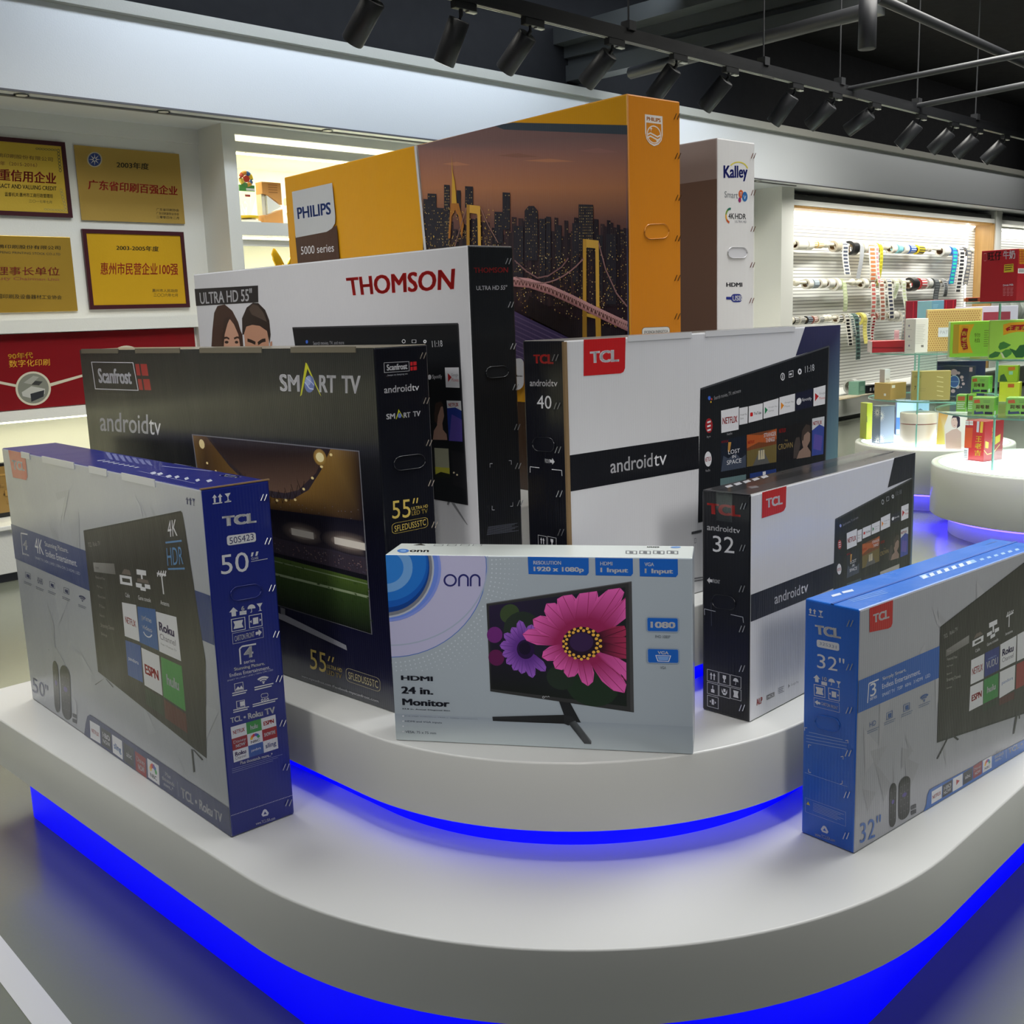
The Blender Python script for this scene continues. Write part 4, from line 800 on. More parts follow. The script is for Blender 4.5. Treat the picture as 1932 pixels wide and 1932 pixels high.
A.tq('HDMI', (628, 1416), (774, 1416), (775, 1453), (629, 1454), (56, 56, 62), .04); A.poly([(628, 1546), (680, 1546), (680, 1572), (628, 1570)], KB)
g = A.frame((672, 1520), (770, 1520), (772, 1594), (674, 1596)); A.fill(g, KB, .4, 1.3); A.tx('USB', (.12, .2), (.98, .82), WH, .05, g)
A.build('side_print', SMOOTH, B['t']); handle(B, A, [(638, 1090), (816, 1092), (818, 1194), (640, 1196)], (212, 210, 212)); staples(B, A, [(870, 262), (870, 598), (867, 928), (862, 1255), (855, 1580)], 26, 46, (130, 84, 70))
# ------------------------------------------------------------------ helpers shared by the two white cartons with a black band
BLK = (18, 19, 27)
def android_screen(A, q, T, small=False):
    """printed television screen: q = corners, T = dict of tile corners in the current zoom"""
    A.poly(q, (30, 32, 36)); n = len(q)
    A.line([q[0], q[1]], .004, (74, 76, 80)); A.line([q[1], q[2]], .004, (74, 76, 80))
    nf = [('NETFLIX', .08, .32, .92, .66, RED, .04)]; tile(A, T['netflix'], WH, nf)
    tile(A, T['store'], WH, [('Google Play', .1, .36, .9, .5, (120, 120, 126), 0), ('Store', .1, .56, .5, .7, (120, 120, 126), 0)])
    g = tile(A, T['youtube'], WH, [('YouTube', .36, .42, .9, .64, (50, 50, 54), .02)]); A.fill(A.box((.1, .4), (.3, .66), g), (200, 30, 34), .3, 1.2)
    for k, c in (('games', (30, 130, 80)), ('music', (226, 140, 40))):
        g = tile(A, T[k], WH, [('Google Play', .34, .34, .94, .5, (130, 130, 134), 0), ('Games' if k == 'games' else 'Music', .34, .54, .7, .68, (150, 150, 152), 0)]); A.poly([(.1, .3), (.3, .52), (.1, .74)], c, g)
    g = tile(A, T['spotify'], (32, 34, 54), [('Spotify', .38, .38, .96, .66, WH, .03)]); A.disc((.2, .52), .15, WH, g, 14, .2)
    g = tile(A, T['movies'], WH, [('Google', .5, .3, .98, .48, (140, 140, 146), 0), ('Movies', .5, .54, .98, .72, (200, 90, 90), 0)]); A.poly([(.14, .28), (.46, .5), (.14, .74)], (180, 36, 40), g)
    g = tile(A, T['lost'], (30, 36, 48)); A.poly([(0, 1), (.1, .5), (.3, .62), (.6, .5), (.8, .7), (1, .6), (1, 1)], (66, 74, 90), g); A.poly([(.3, .1), (.42, .12), (.36, .42), (.28, .4)], (190, 140, 70), g)
    A.tx('NETFLIX', (.02, .02), (.3, .1), RED, .04, g); A.tx('LOST', (.3, .36), (.76, .5), WH, -.01, g); A.tx('IN', (.46, .54), (.6, .64), WH, -.01, g); A.tx('SPACE', (.24, .68), (.82, .82), WH, -.01, g)
    g = tile(A, T['stranger'], (116, 66, 40)); A.poly([(0, .0), (.5, .1), (1, 0), (1, .3), (.7, .36), (.4, .3), (0, .42)], (176, 88, 44), g); A.poly([(0, .5), (1, .46), (1, 1), (0, 1)], (110, 96, 56), g); A.poly([(.46, .52), (.54, .52), (.78, 1), (.2, 1)], (92, 92, 90), g)
    for x in (.4, .48, .55): A.poly([(x, .56), (x + .05, .56), (x + .06, .84), (x - .01, .84)], (190, 180, 150), g)
    A.tx('NETFLIX', (.04, .2), (.26, .3), RED, .04, g); A.tx('STRANGER', (.58, .06), (.98, .2), WH, .03, g); A.tx('THINGS', (.64, .22), (.94, .36), WH, .03, g)
    g = tile(A, T['crown'], (30, 29, 32)); A.tx('NETFLIX', (.02, .06), (.24, .18), RED, .04, g); A.tx('THE', (.2, .4), (.3, .45), (150, 130, 80), 0, g); A.tx('CROWN', (0, .5), (.46, .66), (150, 128, 76), -.01, g)
    A.poly([(.58, 1), (.66, .8), (.78, .72), (.74, .56), (.78, .34), (.9, .26), (.98, .36), (.98, .56), (.9, .7), (.96, .8), (1, .86), (1, 1)], (140, 116, 104), g); A.poly([(.72, .5), (.74, .24), (.86, .08), (.98, .14), (1, .32), (.9, .3), (.8, .38), (.78, .52)], (66, 56, 52), g)
    A.poly([(.48, .98), (.5, .6), (.56, .4), (.66, .4), (.7, .6), (.66, .78), (.58, .98)], (70, 62, 60), g)
    g = tile(A, T['blue'], (58, 74, 150)); A.poly([(0, 0), (1, 0), (1, .26), (.6, .18), (0, .3)], (200, 202, 206), g); A.tx('NETFLIX', (.06, .08), (.8, .18), RED, .04, g); A.poly([(.2, .4), (.9, .5), (.8, .9), (.1, .8)], (90, 80, 160), g)
def side_icons(A, g, cells, c=WH):
    """grid of outlined handling marks"""
    for k, (i, j) in enumerate(cells):
        b = A.box((i / 3 + .01, j / 3 + .01), ((i + 1) / 3 - .01, (j + 1) / 3 - .01), g); A.outline(b, c, .035); inn = A.box((.25, .2), (.75, .8), b)
        if k == 0: arrow_up(A, inn, c)
        elif k == 1: A.poly([(.2, 0), (.8, 0), (.8, .4), (.6, .6), (.6, .9), (.8, 1), (.2, 1), (.4, .9), (.4, .6), (.2, .4)], c, inn)
        elif k == 2: umbrella(A, inn, c)
        elif k == 3: A.poly([(.4, 0), (.6, 0), (.55, .5), (.8, .55), (.8, 1), (.2, 1), (.2, .55), (.45, .5)], c, inn)
        elif k == 4: A.poly([(0, .1), (.3, .7), (.7, .7), (1, .1), (1, .6), (.7, 1), (.3, 1), (0, .6)], c, inn); A.poly([(.3, .1), (.7, .1), (.7, .55), (.3, .55)], c, inn)
        elif k == 5: A.poly([(0, 0), (1, 0), (.85, .5), (1, 1), (0, 1), (.15, .5)], c, inn)
        else: A.poly([(.3, .1), (.7, .1), (.7, .9), (.3, .9)], c, inn); A.poly([(-.1, .5), (.15, .3), (.15, .7)], c, inn); A.poly([(1.1, .5), (.85, .3), (.85, .7)], c, inn)
# ------------------------------------------------------------------ 6 the larger of the two
B = carton('television_carton', 'larger white carton with black band and black end, numbered 40, on the third step', 'box',
           .120, 2.225, 39.78, 1.006, .132, .623, .8625, 1, ((214, 214, 217), BLK, (120, 118, 114), (60, 56, 50)))
A = face(B, 'f'); A.z = (960, 600, 3.019)
A.poly([(328, 785), (1082, 672), (1082, 858), (332, 992)], (26, 27, 32)); A.tq('android', (577, 805), (818, 768), (818, 846), (579, 886), WH, .012); A.tq('tv', (826, 782), (898, 768), (897, 834), (826, 845), WH, -.01)
A.poly([(1687, 50), (1895, 38), (1872, 1100), (1795, 1100), (1825, 160), (1633, 216)], [(54, 54, 86), (58, 58, 92), (120, 160, 166), (110, 150, 160), (50, 52, 80), (46, 48, 76)])
SCR = [(1090, 405), (1824, 160), (1795, 1010), (1077, 1165)]
T = dict(netflix=[(1208, 528), (1310, 505), (1308, 635), (1210, 655)], store=[(1313, 513), (1361, 504), (1359, 600), (1312, 609)], youtube=[(1366, 503), (1446, 485), (1444, 577), (1365, 597)], games=[(1450, 481), (1536, 456), (1534, 554), (1449, 574)],
         music=[(1541, 452), (1630, 430), (1628, 530), (1539, 552)], spotify=[(1634, 428), (1730, 402), (1728, 505), (1632, 528)], movies=[(1735, 400), (1803, 382), (1800, 490), (1734, 503)], lost=[(1207, 698), (1350, 667), (1350, 850), (1207, 876)],
         stranger=[(1355, 665), (1525, 630), (1523, 820), (1355, 848)], crown=[(1535, 622), (1720, 582), (1718, 790), (1533, 818)], blue=[(1727, 573), (1797, 560), (1790, 775), (1725, 786)])
android_screen(A, SCR, T)
A.tq('Search movies, TV, and more', (1167, 445), (1320, 402), (1321, 426), (1169, 470), (150, 150, 154)); A.disc((1141, 456), 8, (70, 110, 210), None, 12, 12); A.disc((1150, 478), 4, (210, 170, 60), None, 8, 6); A.disc((1154, 462), 4, (200, 70, 60), None, 8, 6)
A.disc((1559, 334), 12, WH, None, 18, 22, inner=.76); A.poly([(1557, 322), (1561, 321), (1561, 346), (1557, 347)], WH); A.outline(A.frame((1594, 304), (1619, 298), (1619, 334), (1594, 340)), WH, .08); arrow_h(A, A.frame((1598, 312), (1612, 309), (1612, 328), (1598, 331)), WH); A.disc((1656, 305), 11, WH, None, 8, 18, inner=.45)
A.tq('11:18', (1686, 275), (1738, 262), (1739, 300), (1687, 312), (186, 188, 192), -.005)
A.disc((1139, 613), 21, (160, 40, 46), None, 20, 42)
for y in (590, 613, 636): A.poly([(1129, y), (1149, y - 6), (1149, y + 4), (1129, y + 10)], WH)
A.tq('Apps', (1126, 672), (1148, 667), (1148, 682), (1126, 687), (150, 150, 154)); A.disc((1134, 803), 20, WH, None, 20, 43); A.tq('NETFLIX', (1117, 796), (1151, 788), (1151, 812), (1117, 820), RED, .03); A.tq('Netflix', (1120, 864), (1146, 858), (1146, 872), (1120, 878), (150, 150, 154)); A.tq('Netflix', (1242, 655), (1272, 648), (1272, 662), (1242, 669), (150, 150, 154))
A.poly([(1203, 915), (1350, 890), (1350, 1010), (1203, 1040)], (96, 120, 122)); A.poly([(1372, 886), (1522, 858), (1522, 960), (1372, 990)], (40, 60, 120)); A.poly([(1445, 876), (1462, 873), (1462, 900), (1445, 903)], WH)
logo_tcl(A, [(425, 112), (664, 101), (661, 285), (652, 307), (636, 315), (425, 330)], [(460, 191), (627, 178), (627, 249), (462, 258)])
A.outline(A.frame((1056, 1140 + 115), (1066, 1253), (1066, 1280), (1056, 1284)), (90, 90, 94), .1)
g = A.frame((1056, 1480), (1110, 1472), (1110, 1500), (1056, 1510)); lines(A, g, 2, (110, 110, 114), .5); A.line([(1040, 1225), (1098, 1212)], .006, (70, 72, 76))
A.build('front_print', CARD, B['t'])
A = face(B, 's'); A.z = (960, 600, 3.019); A.bg = BLK
A.tq('TCL', (140, 208), (254, 206), (255, 262), (142, 258), (196, 52, 50), .06); A.tq('android', (120, 350), (238, 350), (238, 390), (121, 388), WH, .015); A.tq('tv', (241, 360), (278, 360), (277, 390), (241, 389), WH); A.tq('40', (160, 440), (243, 443), (244, 518), (162, 515), WH, -.012)
A.tq('FRONT', (206, 801), (236, 805), (236, 829), (206, 824), WH, .02); arrow_h(A, A.frame((234, 795), (262, 800), (262, 838), (234, 833)), WH)
A.line([(122, 880), (122, 847), (175, 853)], .0016, WH); A.line([(245, 862), (302, 868), (304, 900)], .0016, WH)
side_icons(A, A.frame((165, 1232), (330, 1256), (332, 1460), (166, 1430)), [(0, 0), (1, 0), (0, 1), (1, 1), (0, 2), (1, 2)])
A.build('side_print', CARD, B['t']); handle(B, A, [(135, 676), (262, 682), (263, 766), (137, 756)], (20, 21, 30)); staples(B, A, [(270, 225), (280, 500), (285, 750), (293, 1000), (302, 1220)], 22, 36)
m = M(); m.box(-.0025, .006, -.0025, .004, .0, .62, (132, 108, 76)); m.build('board_edge', MATTE, B['t'])
for a, b in ((.19, .40), (.45, .80)): m = M(); m.box(a, b, -.002, 0, .612, .6252, (206, 206, 208)); m.build('flap', SMOOTH, B['t'])
# ------------------------------------------------------------------ 7 the smaller of the two
B = carton('television_carton', 'smaller white carton with black band and black end, numbered 32, on the second step', 'box',
           .502, 2.190, 44.81, .780, .124, .504, .6495, 1, ((212, 212, 216), BLK, (36, 36, 38), (30, 30, 34)))
A = face(B, 'f'); A.z = (1300, 840, 3.577)
A.poly([(402, 1015), (978, 795), (974, 965), (402, 1198)], (24, 25, 34)); A.tq('android', (575, 1002), (748, 942), (748, 1010), (577, 1074), WH, .012); A.tq('tv', (755, 950), (803, 928), (801, 988), (754, 1006), WH, -.01)
A.poly([(1385, 78), (1530, 42), (1520, 900), (1485, 900), (1500, 220), (1340, 286)], [(40, 42, 50), (44, 46, 56), (90, 120, 150), (84, 112, 140), (40, 42, 52), (38, 40, 50)])
T = dict(netflix=[(1063, 594), (1133, 563), (1131, 675), (1065, 703)], store=[(1136, 576), (1166, 565), (1164, 645), (1135, 657)], youtube=[(1171, 560), (1228, 536), (1226, 607), (1170, 632)], games=[(1232, 533), (1288, 508), (1286, 580), (1231, 604)],
         music=[(1294, 490), (1357, 459), (1355, 548), (1292, 577)], spotify=[(1365, 470), (1422, 446), (1420, 506), (1363, 528)], movies=[(1432, 413), (1481, 393), (1479, 490), (1430, 511)], lost=[(1062, 730), (1150, 690), (1146, 860), (1062, 898)],
         stranger=[(1168, 668), (1285, 612), (1283, 782), (1167, 832)], crown=[(1290, 640), (1420, 580), (1415, 760), (1288, 800)], blue=[(1428, 572), (1478, 550), (1475, 735), (1425, 756)])
android_screen(A, [(985, 503), (1512, 222), (1485, 900), (968, 1140)], T)
A.tq('Search movies, TV, and more', (1035, 530), (1140, 476), (1140, 496), (1036, 550), (140, 140, 150)); A.disc((1021, 543), 7, (150, 160, 220), None, 10, 11)
A.disc((1306, 383), 8, (190, 192, 196), None, 14, 17, inner=.72); A.outline(A.frame((1331, 350), (1348, 344), (1348, 372), (1331, 380)), (190, 192, 196), .09); A.disc((1374, 346), 8, (190, 192, 196), None, 10, 14, inner=.4); A.tq('11:18', (1394, 312), (1432, 298), (1432, 328), (1395, 342), (130, 132, 138))
A.disc((1015, 670), 13, (170, 56, 60), None, 18, 32); A.poly([(1008, 655), (1022, 650), (1022, 656), (1008, 661)], WH); A.poly([(1008, 670), (1022, 665), (1022, 671), (1008, 676)], WH); A.poly([(1008, 685), (1022, 680), (1022, 686), (1008, 691)], WH)
A.disc((1012, 836), 15, WH, None, 18, 37); A.tq('NETFLIX', (1000, 832), (1024, 824), (1024, 844), (1000, 852), RED, .03)
A.poly([(1062, 935), (1160, 895), (1160, 1010), (1062, 1050)], (70, 86, 92)); A.poly([(1175, 890), (1275, 850), (1275, 960), (1175, 1000)], (36, 40, 54)); A.poly([(1288, 855), (1418, 800), (1416, 900), (1286, 950)], (176, 172, 162))
logo_tcl(A, [(493, 298), (656, 262), (652, 415), (640, 440), (620, 452), (490, 493)], [(518, 362), (629, 334), (630, 397), (519, 425)])
A.tq('ALP', (452, 1716), (494, 1696), (494, 1738), (455, 1757), (176, 60, 60), .05); g = A.frame((522, 1690), (575, 1664), (575, 1694), (523, 1720)); A.fill(g, (90, 88, 88)); A.tx('MCR', (.1, .2), (.9, .8), WH, .03, g)
lines(A, A.frame((600, 1640), (640, 1622), (640, 1668), (602, 1684)), 4, (120, 120, 126), .4); A.poly([(668, 1612), (680, 1622), (668, 1640)], (130, 130, 134)); A.tq('Google Play', (686, 1608), (738, 1586), (738, 1606), (686, 1630), (130, 130, 134))
A.build('front_print', CARD, B['t'])
A = face(B, 's'); A.z = (1300, 840, 3.577); A.bg = BLK
A.tq('TCL', (122, 388), (346, 410), (348, 485), (125, 462), (198, 48, 46), .07); A.tq('android', (121, 530), (292, 552), (293, 590), (122, 572), WH, .02); A.tq('tv', (297, 560), (345, 566), (344, 594), (297, 591), WH, .0); A.tq('32', (160, 608), (305, 622), (306, 731), (162, 718), WH, -.008)
arrow_h(A, A.frame((122, 888), (158, 894), (158, 938), (122, 932)), WH, True); A.tq('FRONT', (160, 902), (209, 910), (209, 936), (160, 928), WH, .03)
A.line([(106, 1145), (104, 1104), (180, 1122)], .0014, (190, 192, 200)); A.line([(282, 1142), (364, 1160), (368, 1198)], .0014, (190, 192, 200)); A.line([(150, 1060), (152, 1220)], .001, (90, 92, 110))
side_icons(A, A.frame((120, 1506), (354, 1562), (356, 1815), (122, 1768)), [(0, 0), (1, 0), (2, 0), (0, 1), (1, 1), (2, 1), (0, 2)])
A.build('side_print', CARD, B['t']); handle(B, A, [(154, 1000), (314, 1022), (316, 1120), (156, 1096)], (20, 21, 32)); staples(B, A, [(370, 410), (365, 692), (362, 968), (362, 1238), (362, 1505), (362, 1770)], 24, 42)
A = face(B, 't'); A.z = (1300, 840, 3.577)
for i in range(5): A.poly([(240 + i * 60, 278 - i * 16), (280 + i * 60, 266 - i * 16), (300 + i * 60, 276 - i * 16), (262 + i * 60, 290 - i * 16)], (176, 176, 180))
A.tq('reuse', (1385, 40), (1250, 70), (1232, 82), (1370, 52), (190, 190, 194), .04); A.poly([(390, 280), (450, 272), (475, 284), (420, 294)], (110, 110, 114))
A.build('top_print', CARD, B['t'])
m = M()                                   # clear packing tape over the seam
m.add([(-.0022, -.0 + .045, .504 + .0022), (-.0022, .085, .504 + .0022), (.70, .085, .504 + .0022), (.70, .045, .504 + .0022)], [(0, 1, 2, 3)], (52, 52, 54)); m.add([(-.0024, .045, .44), (-.0024, .085, .44), (-.0024, .085, .506), (-.0024, .045, .506)], [(0, 1, 2, 3)], (30, 31, 40))
m.build('packing_tape', glass('clear_tape', (.9, .9, .9), .08, .08), B['t'])
# ------------------------------------------------------------------ 8 blue and silver carton, right front
BL = (26, 100, 204)
B = carton('television_carton', 'bright blue and silver thirty-two inch carton, at the right front of the lowest step', 'box',
           .673, 2.001, 39.32, .777, .127, .516, .4345, 1, ((172, 173, 180), BL, (34, 110, 206), (40, 80, 140)))
A = face(B, 'f'); A.z = (1480, 1000, 3.018)
rnd = random.Random(9)
for i in range(26):
    u, v = rnd.uniform(.02, .74), rnd.uniform(.1, .5); g = rnd.choice((164, 168, 178, 180))
    A.uvpoly([(u, v), (u + rnd.uniform(.02, .08), v + rnd.uniform(-.08, .02)), (u + rnd.uniform(.0, .04), v - rnd.uniform(.04, .12))], (g, g, g + 6))
A.poly([(414, 862), (1600, 350), (1600, 520), (410, 1047)], (44, 96, 180)); A.line([(536, 850), (480, 874), (472, 985)], .003, WH); A.tq('3', (487, 878), (520, 862), (522, 935), (488, 952), WH, .0); A.tq('series', (485, 950), (525, 934), (525, 955), (486, 972), WH)
A.tq('Simply Smart.', (557, 838), (692, 784), (693, 808), (558, 862), WH, .03); A.tq('Endless Entertainment.', (555, 878), (774, 788), (774, 818), (556, 905), WH); A.tq('SMART TV   720P   60Hz   3 HDMI   LED', (555, 932), (829, 815), (829, 834), (556, 950), (205, 210, 225))
for k, (x, y) in enumerate(((502, 1102), (597, 1054), (695, 1008), (795, 955))):
    f = A.frame((x - 18, y - 12), (x + 18, y - 28), (x + 18, y + 12), (x - 18, y + 28)); c = (60, 92, 150)
    if k == 3: wifi(A, f, c)
    elif k == 0: A.text('HD', A.frame((x - 18, y - 6), (x + 18, y - 22), (x + 18, y + 6), (x - 18, y + 22)), c)
    else: A.outline(f, c, .07); A.poly([(.3, .25), (.8, .25), (.8, .9), (.3, .8)], c, f)
    lines(A, A.frame((x - 32, y + 44), (x + 34, y + 16), (x + 34, y + 38), (x - 32, y + 66)), 2, (110, 124, 150), .4)
A.poly([(885, 555), (1560, 75), (1545, 950), (868, 1205)], (50, 46, 46)); A.line([(885, 555), (1560, 75)], .003, (30, 30, 32)); A.line([(868, 1205), (1545, 950)], .005, (30, 30, 32))
A.tq('TCL   Roku TV', (905, 598), (985, 550), (985, 572), (906, 620), (160, 158, 156)); A.poly([(920, 682), (1050, 598), (1050, 643), (918, 722)], [(124, 120, 118), (150, 148, 146), (130, 128, 126), (110, 106, 104)])
for t, x, y, w, h in (('Home', 926, 680, 24, 14), ('Featured Free', 924, 712, 58, 32), ('My Feed', 924, 762, 33, 22), ('Search', 923, 806, 28, 20), ('Streaming Channels', 922, 820, 80, 48), ('Settings', 922, 886, 30, 22)): A.tq(t, (x, y + h * .5), (x + w, y), (x + w, y + h * .5), (x, y + h), (165, 162, 158))
A.poly([(1070, 632), (1132, 598), (1131, 632), (1069, 665)], WH); A.poly([(1082, 636), (1118, 616), (1118, 630), (1082, 650)], (60, 56, 56)); A.poly([(1076, 620), (1092, 590), (1116, 578), (1130, 592)], (110, 96, 90))
A.poly([(1164, 530), (1210, 508), (1210, 534), (1164, 558)], WH); A.poly([(1152, 588), (1180, 572), (1180, 592), (1152, 608)], WH); A.poly([(1196, 564), (1220, 552), (1220, 572), (1196, 586)], WH); A.poly([(1172, 600), (1198, 586), (1198, 604), (1172, 620)], WH); A.poly([(1184, 540), (1192, 536), (1192, 580), (1184, 584)], WH)
A.line([(1262, 494), (1302, 470)], .003, WH); A.line([(1279, 482), (1277, 552)], .004, WH)
for x in (1268, 1278, 1288, 1298): A.line([(x - 4, 494 - (x - 1268) * .6), (x + 4, 466 - (x - 1268) * .4)], .003, WH)
A.tq('Cable', (1086, 680), (1112, 666), (1112, 684), (1086, 698), WH); A.tq('Game console', (1152, 645), (1216, 611), (1216, 628), (1152, 662), WH); A.tq('Antenna', (1256, 586), (1298, 564), (1298, 580), (1256, 602), WH)
tile(A, [(1062, 741), (1137, 704), (1133, 845), (1058, 880)], WH, [('NETFLIX', .1, .36, .9, .64, RED, .03)])
tile(A, [(1141, 700), (1222, 660), (1220, 797), (1137, 838)], (38, 48, 128), [('VUDU', .12, .42, .9, .72, WH, .02), ('movies & tv', .24, .28, .8, .37, (150, 170, 220), 0)])
tile(A, [(1228, 652), (1320, 600), (1315, 748), (1226, 794)], WH, [('Roku', .14, .24, .84, .54, (50, 34, 96), .05), ('Channel', .14, .58, .84, .78, (90, 84, 104), 0)])
tile(A, [(1057, 892), (1130, 858), (1128, 992), (1050, 1032)], WH, [('ESPN', .14, .4, .9, .66, (170, 40, 46), .06)])
tile(A, [(1135, 853), (1217, 812), (1215, 947), (1130, 990)], (52, 136, 66), [('hulu', .24, .38, .82, .64, WH, .04)]); tile(A, [(1225, 808), (1313, 766), (1308, 906), (1222, 958)], WH, [('pandora', .14, .4, .86, .58, (50, 90, 160), .0)])
tile(A, [(1128, 1005), (1212, 962), (1210, 990), (1128, 1035)], (38, 52, 42)); tile(A, [(1222, 958), (1308, 918), (1306, 960), (1220, 1000)], (84, 34, 38)); tile(A, [(1325, 596), (1420, 545), (1416, 700), (1322, 748)], WH); tile(A, [(1320, 764), (1412, 718), (1408, 860), (1316, 906)], (150, 40, 46))
for p in ([(940, 1168), (926, 1178), (864, 1303), (872, 1304)], [(945, 1168), (962, 1166), (993, 1190), (984, 1198)], [(1318, 1034), (1332, 1028), (1308, 1158), (1298, 1162)], [(1328, 1030), (1338, 1028), (1340, 1072), (1332, 1076)]): A.poly(p, (48, 47, 49))
remote(A, [(598, 1448), (637, 1432), (633, 1682), (595, 1700)]); remote(A, [(650, 1420), (716, 1388), (712, 1628), (647, 1664)], wide=True)
for y in (1572, 1602): A.poly([(719, y), (748, y - 14), (748, y + 8), (719, y + 22)], (60, 62, 68))
A.tq('32"', (428, 1668), (548, 1618), (546, 1735), (428, 1786), (48, 100, 180), -.008)
A.poly([(790, 1610), (806, 1560), (812, 1508), (824, 1480), (845, 1466), (1600, 1055), (1600, 1150)], (46, 104, 186))
tile(A, [(837, 1490), (896, 1455), (893, 1525), (835, 1560)], WH, [('NETFLIX', .1, .36, .9, .66, RED, .03)]); tile(A, [(899, 1453), (955, 1420), (953, 1490), (897, 1524)], (44, 46, 52), [('HBO', .14, .18, .86, .5, WH, .05), ('NOW', .14, .56, .86, .84, WH, -.01)])
g = tile(A, [(958, 1416), (1013, 1385), (1012, 1456), (956, 1490)], WH); A.poly([(.34, .22), (.7, .44), (.34, .66)], (170, 50, 60), g); g = tile(A, [(1016, 1383), (1070, 1350), (1068, 1420), (1014, 1452)], (44, 46, 52)); A.tx('abc', (.22, .34), (.8, .64), WH, .03, g)
disney(A, tile(A, [(1073, 1346), (1124, 1312), (1122, 1386), (1072, 1417)], (140, 34, 40))); nbc(A, tile(A, [(1129, 1312), (1179, 1283), (1178, 1352), (1127, 1383)], WH))
A.tq('Plus', (1208, 1258), (1232, 1245), (1232, 1262), (1208, 1276), WH, .02); A.tq('thousands', (1195, 1284), (1246, 1256), (1246, 1276), (1195, 1304), WH, .02); A.tq('more...*', (1198, 1302), (1240, 1280), (1240, 1298), (1198, 1322), WH, .02); A.line([(1260, 1245), (1262, 1300)], .0015, WH)
A.tq('TCL • Roku TV', (1272, 1246), (1482, 1128), (1482, 1158), (1273, 1276), WH, .04)
logo_tcl(A, [(483, 445), (616, 398), (613, 530), (606, 550), (590, 560), (483, 582)], [(503, 481), (595, 449), (595, 500), (504, 530)])
A.build('front_print', CARD, B['t'])
A = face(B, 's'); A.z = (1480, 1000, 3.018); A.bg = BL
arrow_up(A, A.frame((138, 442), (182, 452), (182, 482), (139, 472)), WH); goblet(A, A.frame((194, 456), (220, 462), (220, 490), (195, 484)), WH); A.line([(139, 482), (182, 490)], .002, WH); A.line([(194, 492), (221, 497)], .002, WH)
A.tq('TCL', (174, 538), (322, 562), (323, 620), (178, 592), WH, .08); g = A.frame((184, 622), (312, 645), (313, 690), (185, 664)); A.fill(g, WH, .25, 3); A.tx('32S331', (.13, .24), (.88, .76), (120, 128, 160), -.005, g)
A.tq('32"', (186, 700), (342, 734), (342, 812), (187, 784), WH, -.006)
house(A, A.frame((164, 820), (204, 828), (205, 870), (166, 862)), WH); A.tq('10', (216, 834), (242, 839), (242, 862), (216, 857), WH, .03); A.line([(211, 866), (243, 873)], .004, WH); A.line([(211, 875), (243, 882)], .004, WH)
umbrella(A, A.frame((250, 842), (288, 850), (288, 890), (251, 882)), WH); goblet(A, A.frame((296, 858), (322, 864), (322, 900), (297, 894)), WH); crate(A, A.frame((168, 876), (232, 890), (233, 956), (170, 942)), WH); crate2(A, A.frame((250, 896), (314, 910), (315, 976), (252, 962)), WH)
g = A.frame((168, 952), (314, 984), (315, 1040), (170, 1004)); A.outline(g, WH, .03, 0, 3); A.tx('CARTON FRONT', (.3, .3), (.94, .74), WH, .02, g); arrow_h(A, A.box((.04, .2), (.26, .8), g), WH, True)
for y in (1150, 1168, 1186, 1204): A.line([(124 if y > 1150 else 140, y), (356 if y > 1150 else 332, y + 44)], .0012, (150, 180, 225))
for x, y, sx, sy in ((116, 1124, 1, 1), (362, 1196, -1, 1), (138, 1222, 1, 1), (335, 1288, -1, 1), (138, 1378, 1, -1), (330, 1444, -1, -1)): A.line([(x + 14 * sx, y + 3), (x, y), (x, y + 18 * sy)], .0013, WH)
A.line([(116, 1380), (360, 1462)], .0008, (160, 190, 230))
g = A.frame((118, 1522), (350, 1606), (350, 1688), (120, 1604)); A.outline(g, (190, 205, 235), .015, 0, 2.6); A.poly([(.03, .44), (.075, .2), (.12, .44)], (220, 200, 60), g); lines(A, A.box((.2, .16), (.95, .85), g), 6, (160, 186, 228), .25)
recycle(A, A.frame((204, 1674), (254, 1692), (254, 1734), (206, 1716)), WH); A.tq('www.TCLUSA.com', (174, 1720), (288, 1758), (288, 1776), (175, 1740), WH, .02)
A.build('side_print', CARD, B['t']); handle(B, A, [(176, 1044), (316, 1074), (318, 1156), (178, 1124)], (28, 102, 206)); staples(B, A, [(378, 530), (375, 778), (372, 1025), (368, 1268), (360, 1505), (355, 1738)], 22, 36)
A = face(B, 't'); A.z = (1480, 1000, 3.018)
A.tq('TCL', (1218, 62), (1160, 78), (1142, 86), (1200, 70), WH, .08); A.outline(A.frame((765, 262), (1075, 168), (1098, 182), (790, 280)), (150, 190, 235), .1)
for i in range(7): x = 790 + i * 42; y = 270 - i * 13.5; A.poly([(x - 10, y - 6), (x + 12, y - 14), (x + 26, y), (x + 4, y + 10)], (214, 224, 240))
for i in range(6): x = 1110 + i * 40; y = 170 - i * 11; A.poly([(x, y - 4), (x + 18, y - 10), (x + 30, y - 2), (x + 10, y + 5)], (160, 196, 236))
for x, y, w in ((265, 372, 50), (325, 352, 60)): A.poly([(x, y), (x + w, y - 14), (x + w + 12, y - 4), (x + 10, y + 10)], (214, 224, 240))
for i in range(3): A.line([(360 + i * 14, 398 + i * 6), (560 + i * 14, 345 + i * 6)], .0016, (150, 190, 235))
A.build('top_print', CARD, B['t'])
m = M(); m.box(.0, .777, .060, .066, .515, .5172, (24, 78, 160)); m.build('lid_seam', MATTE, B['t'])
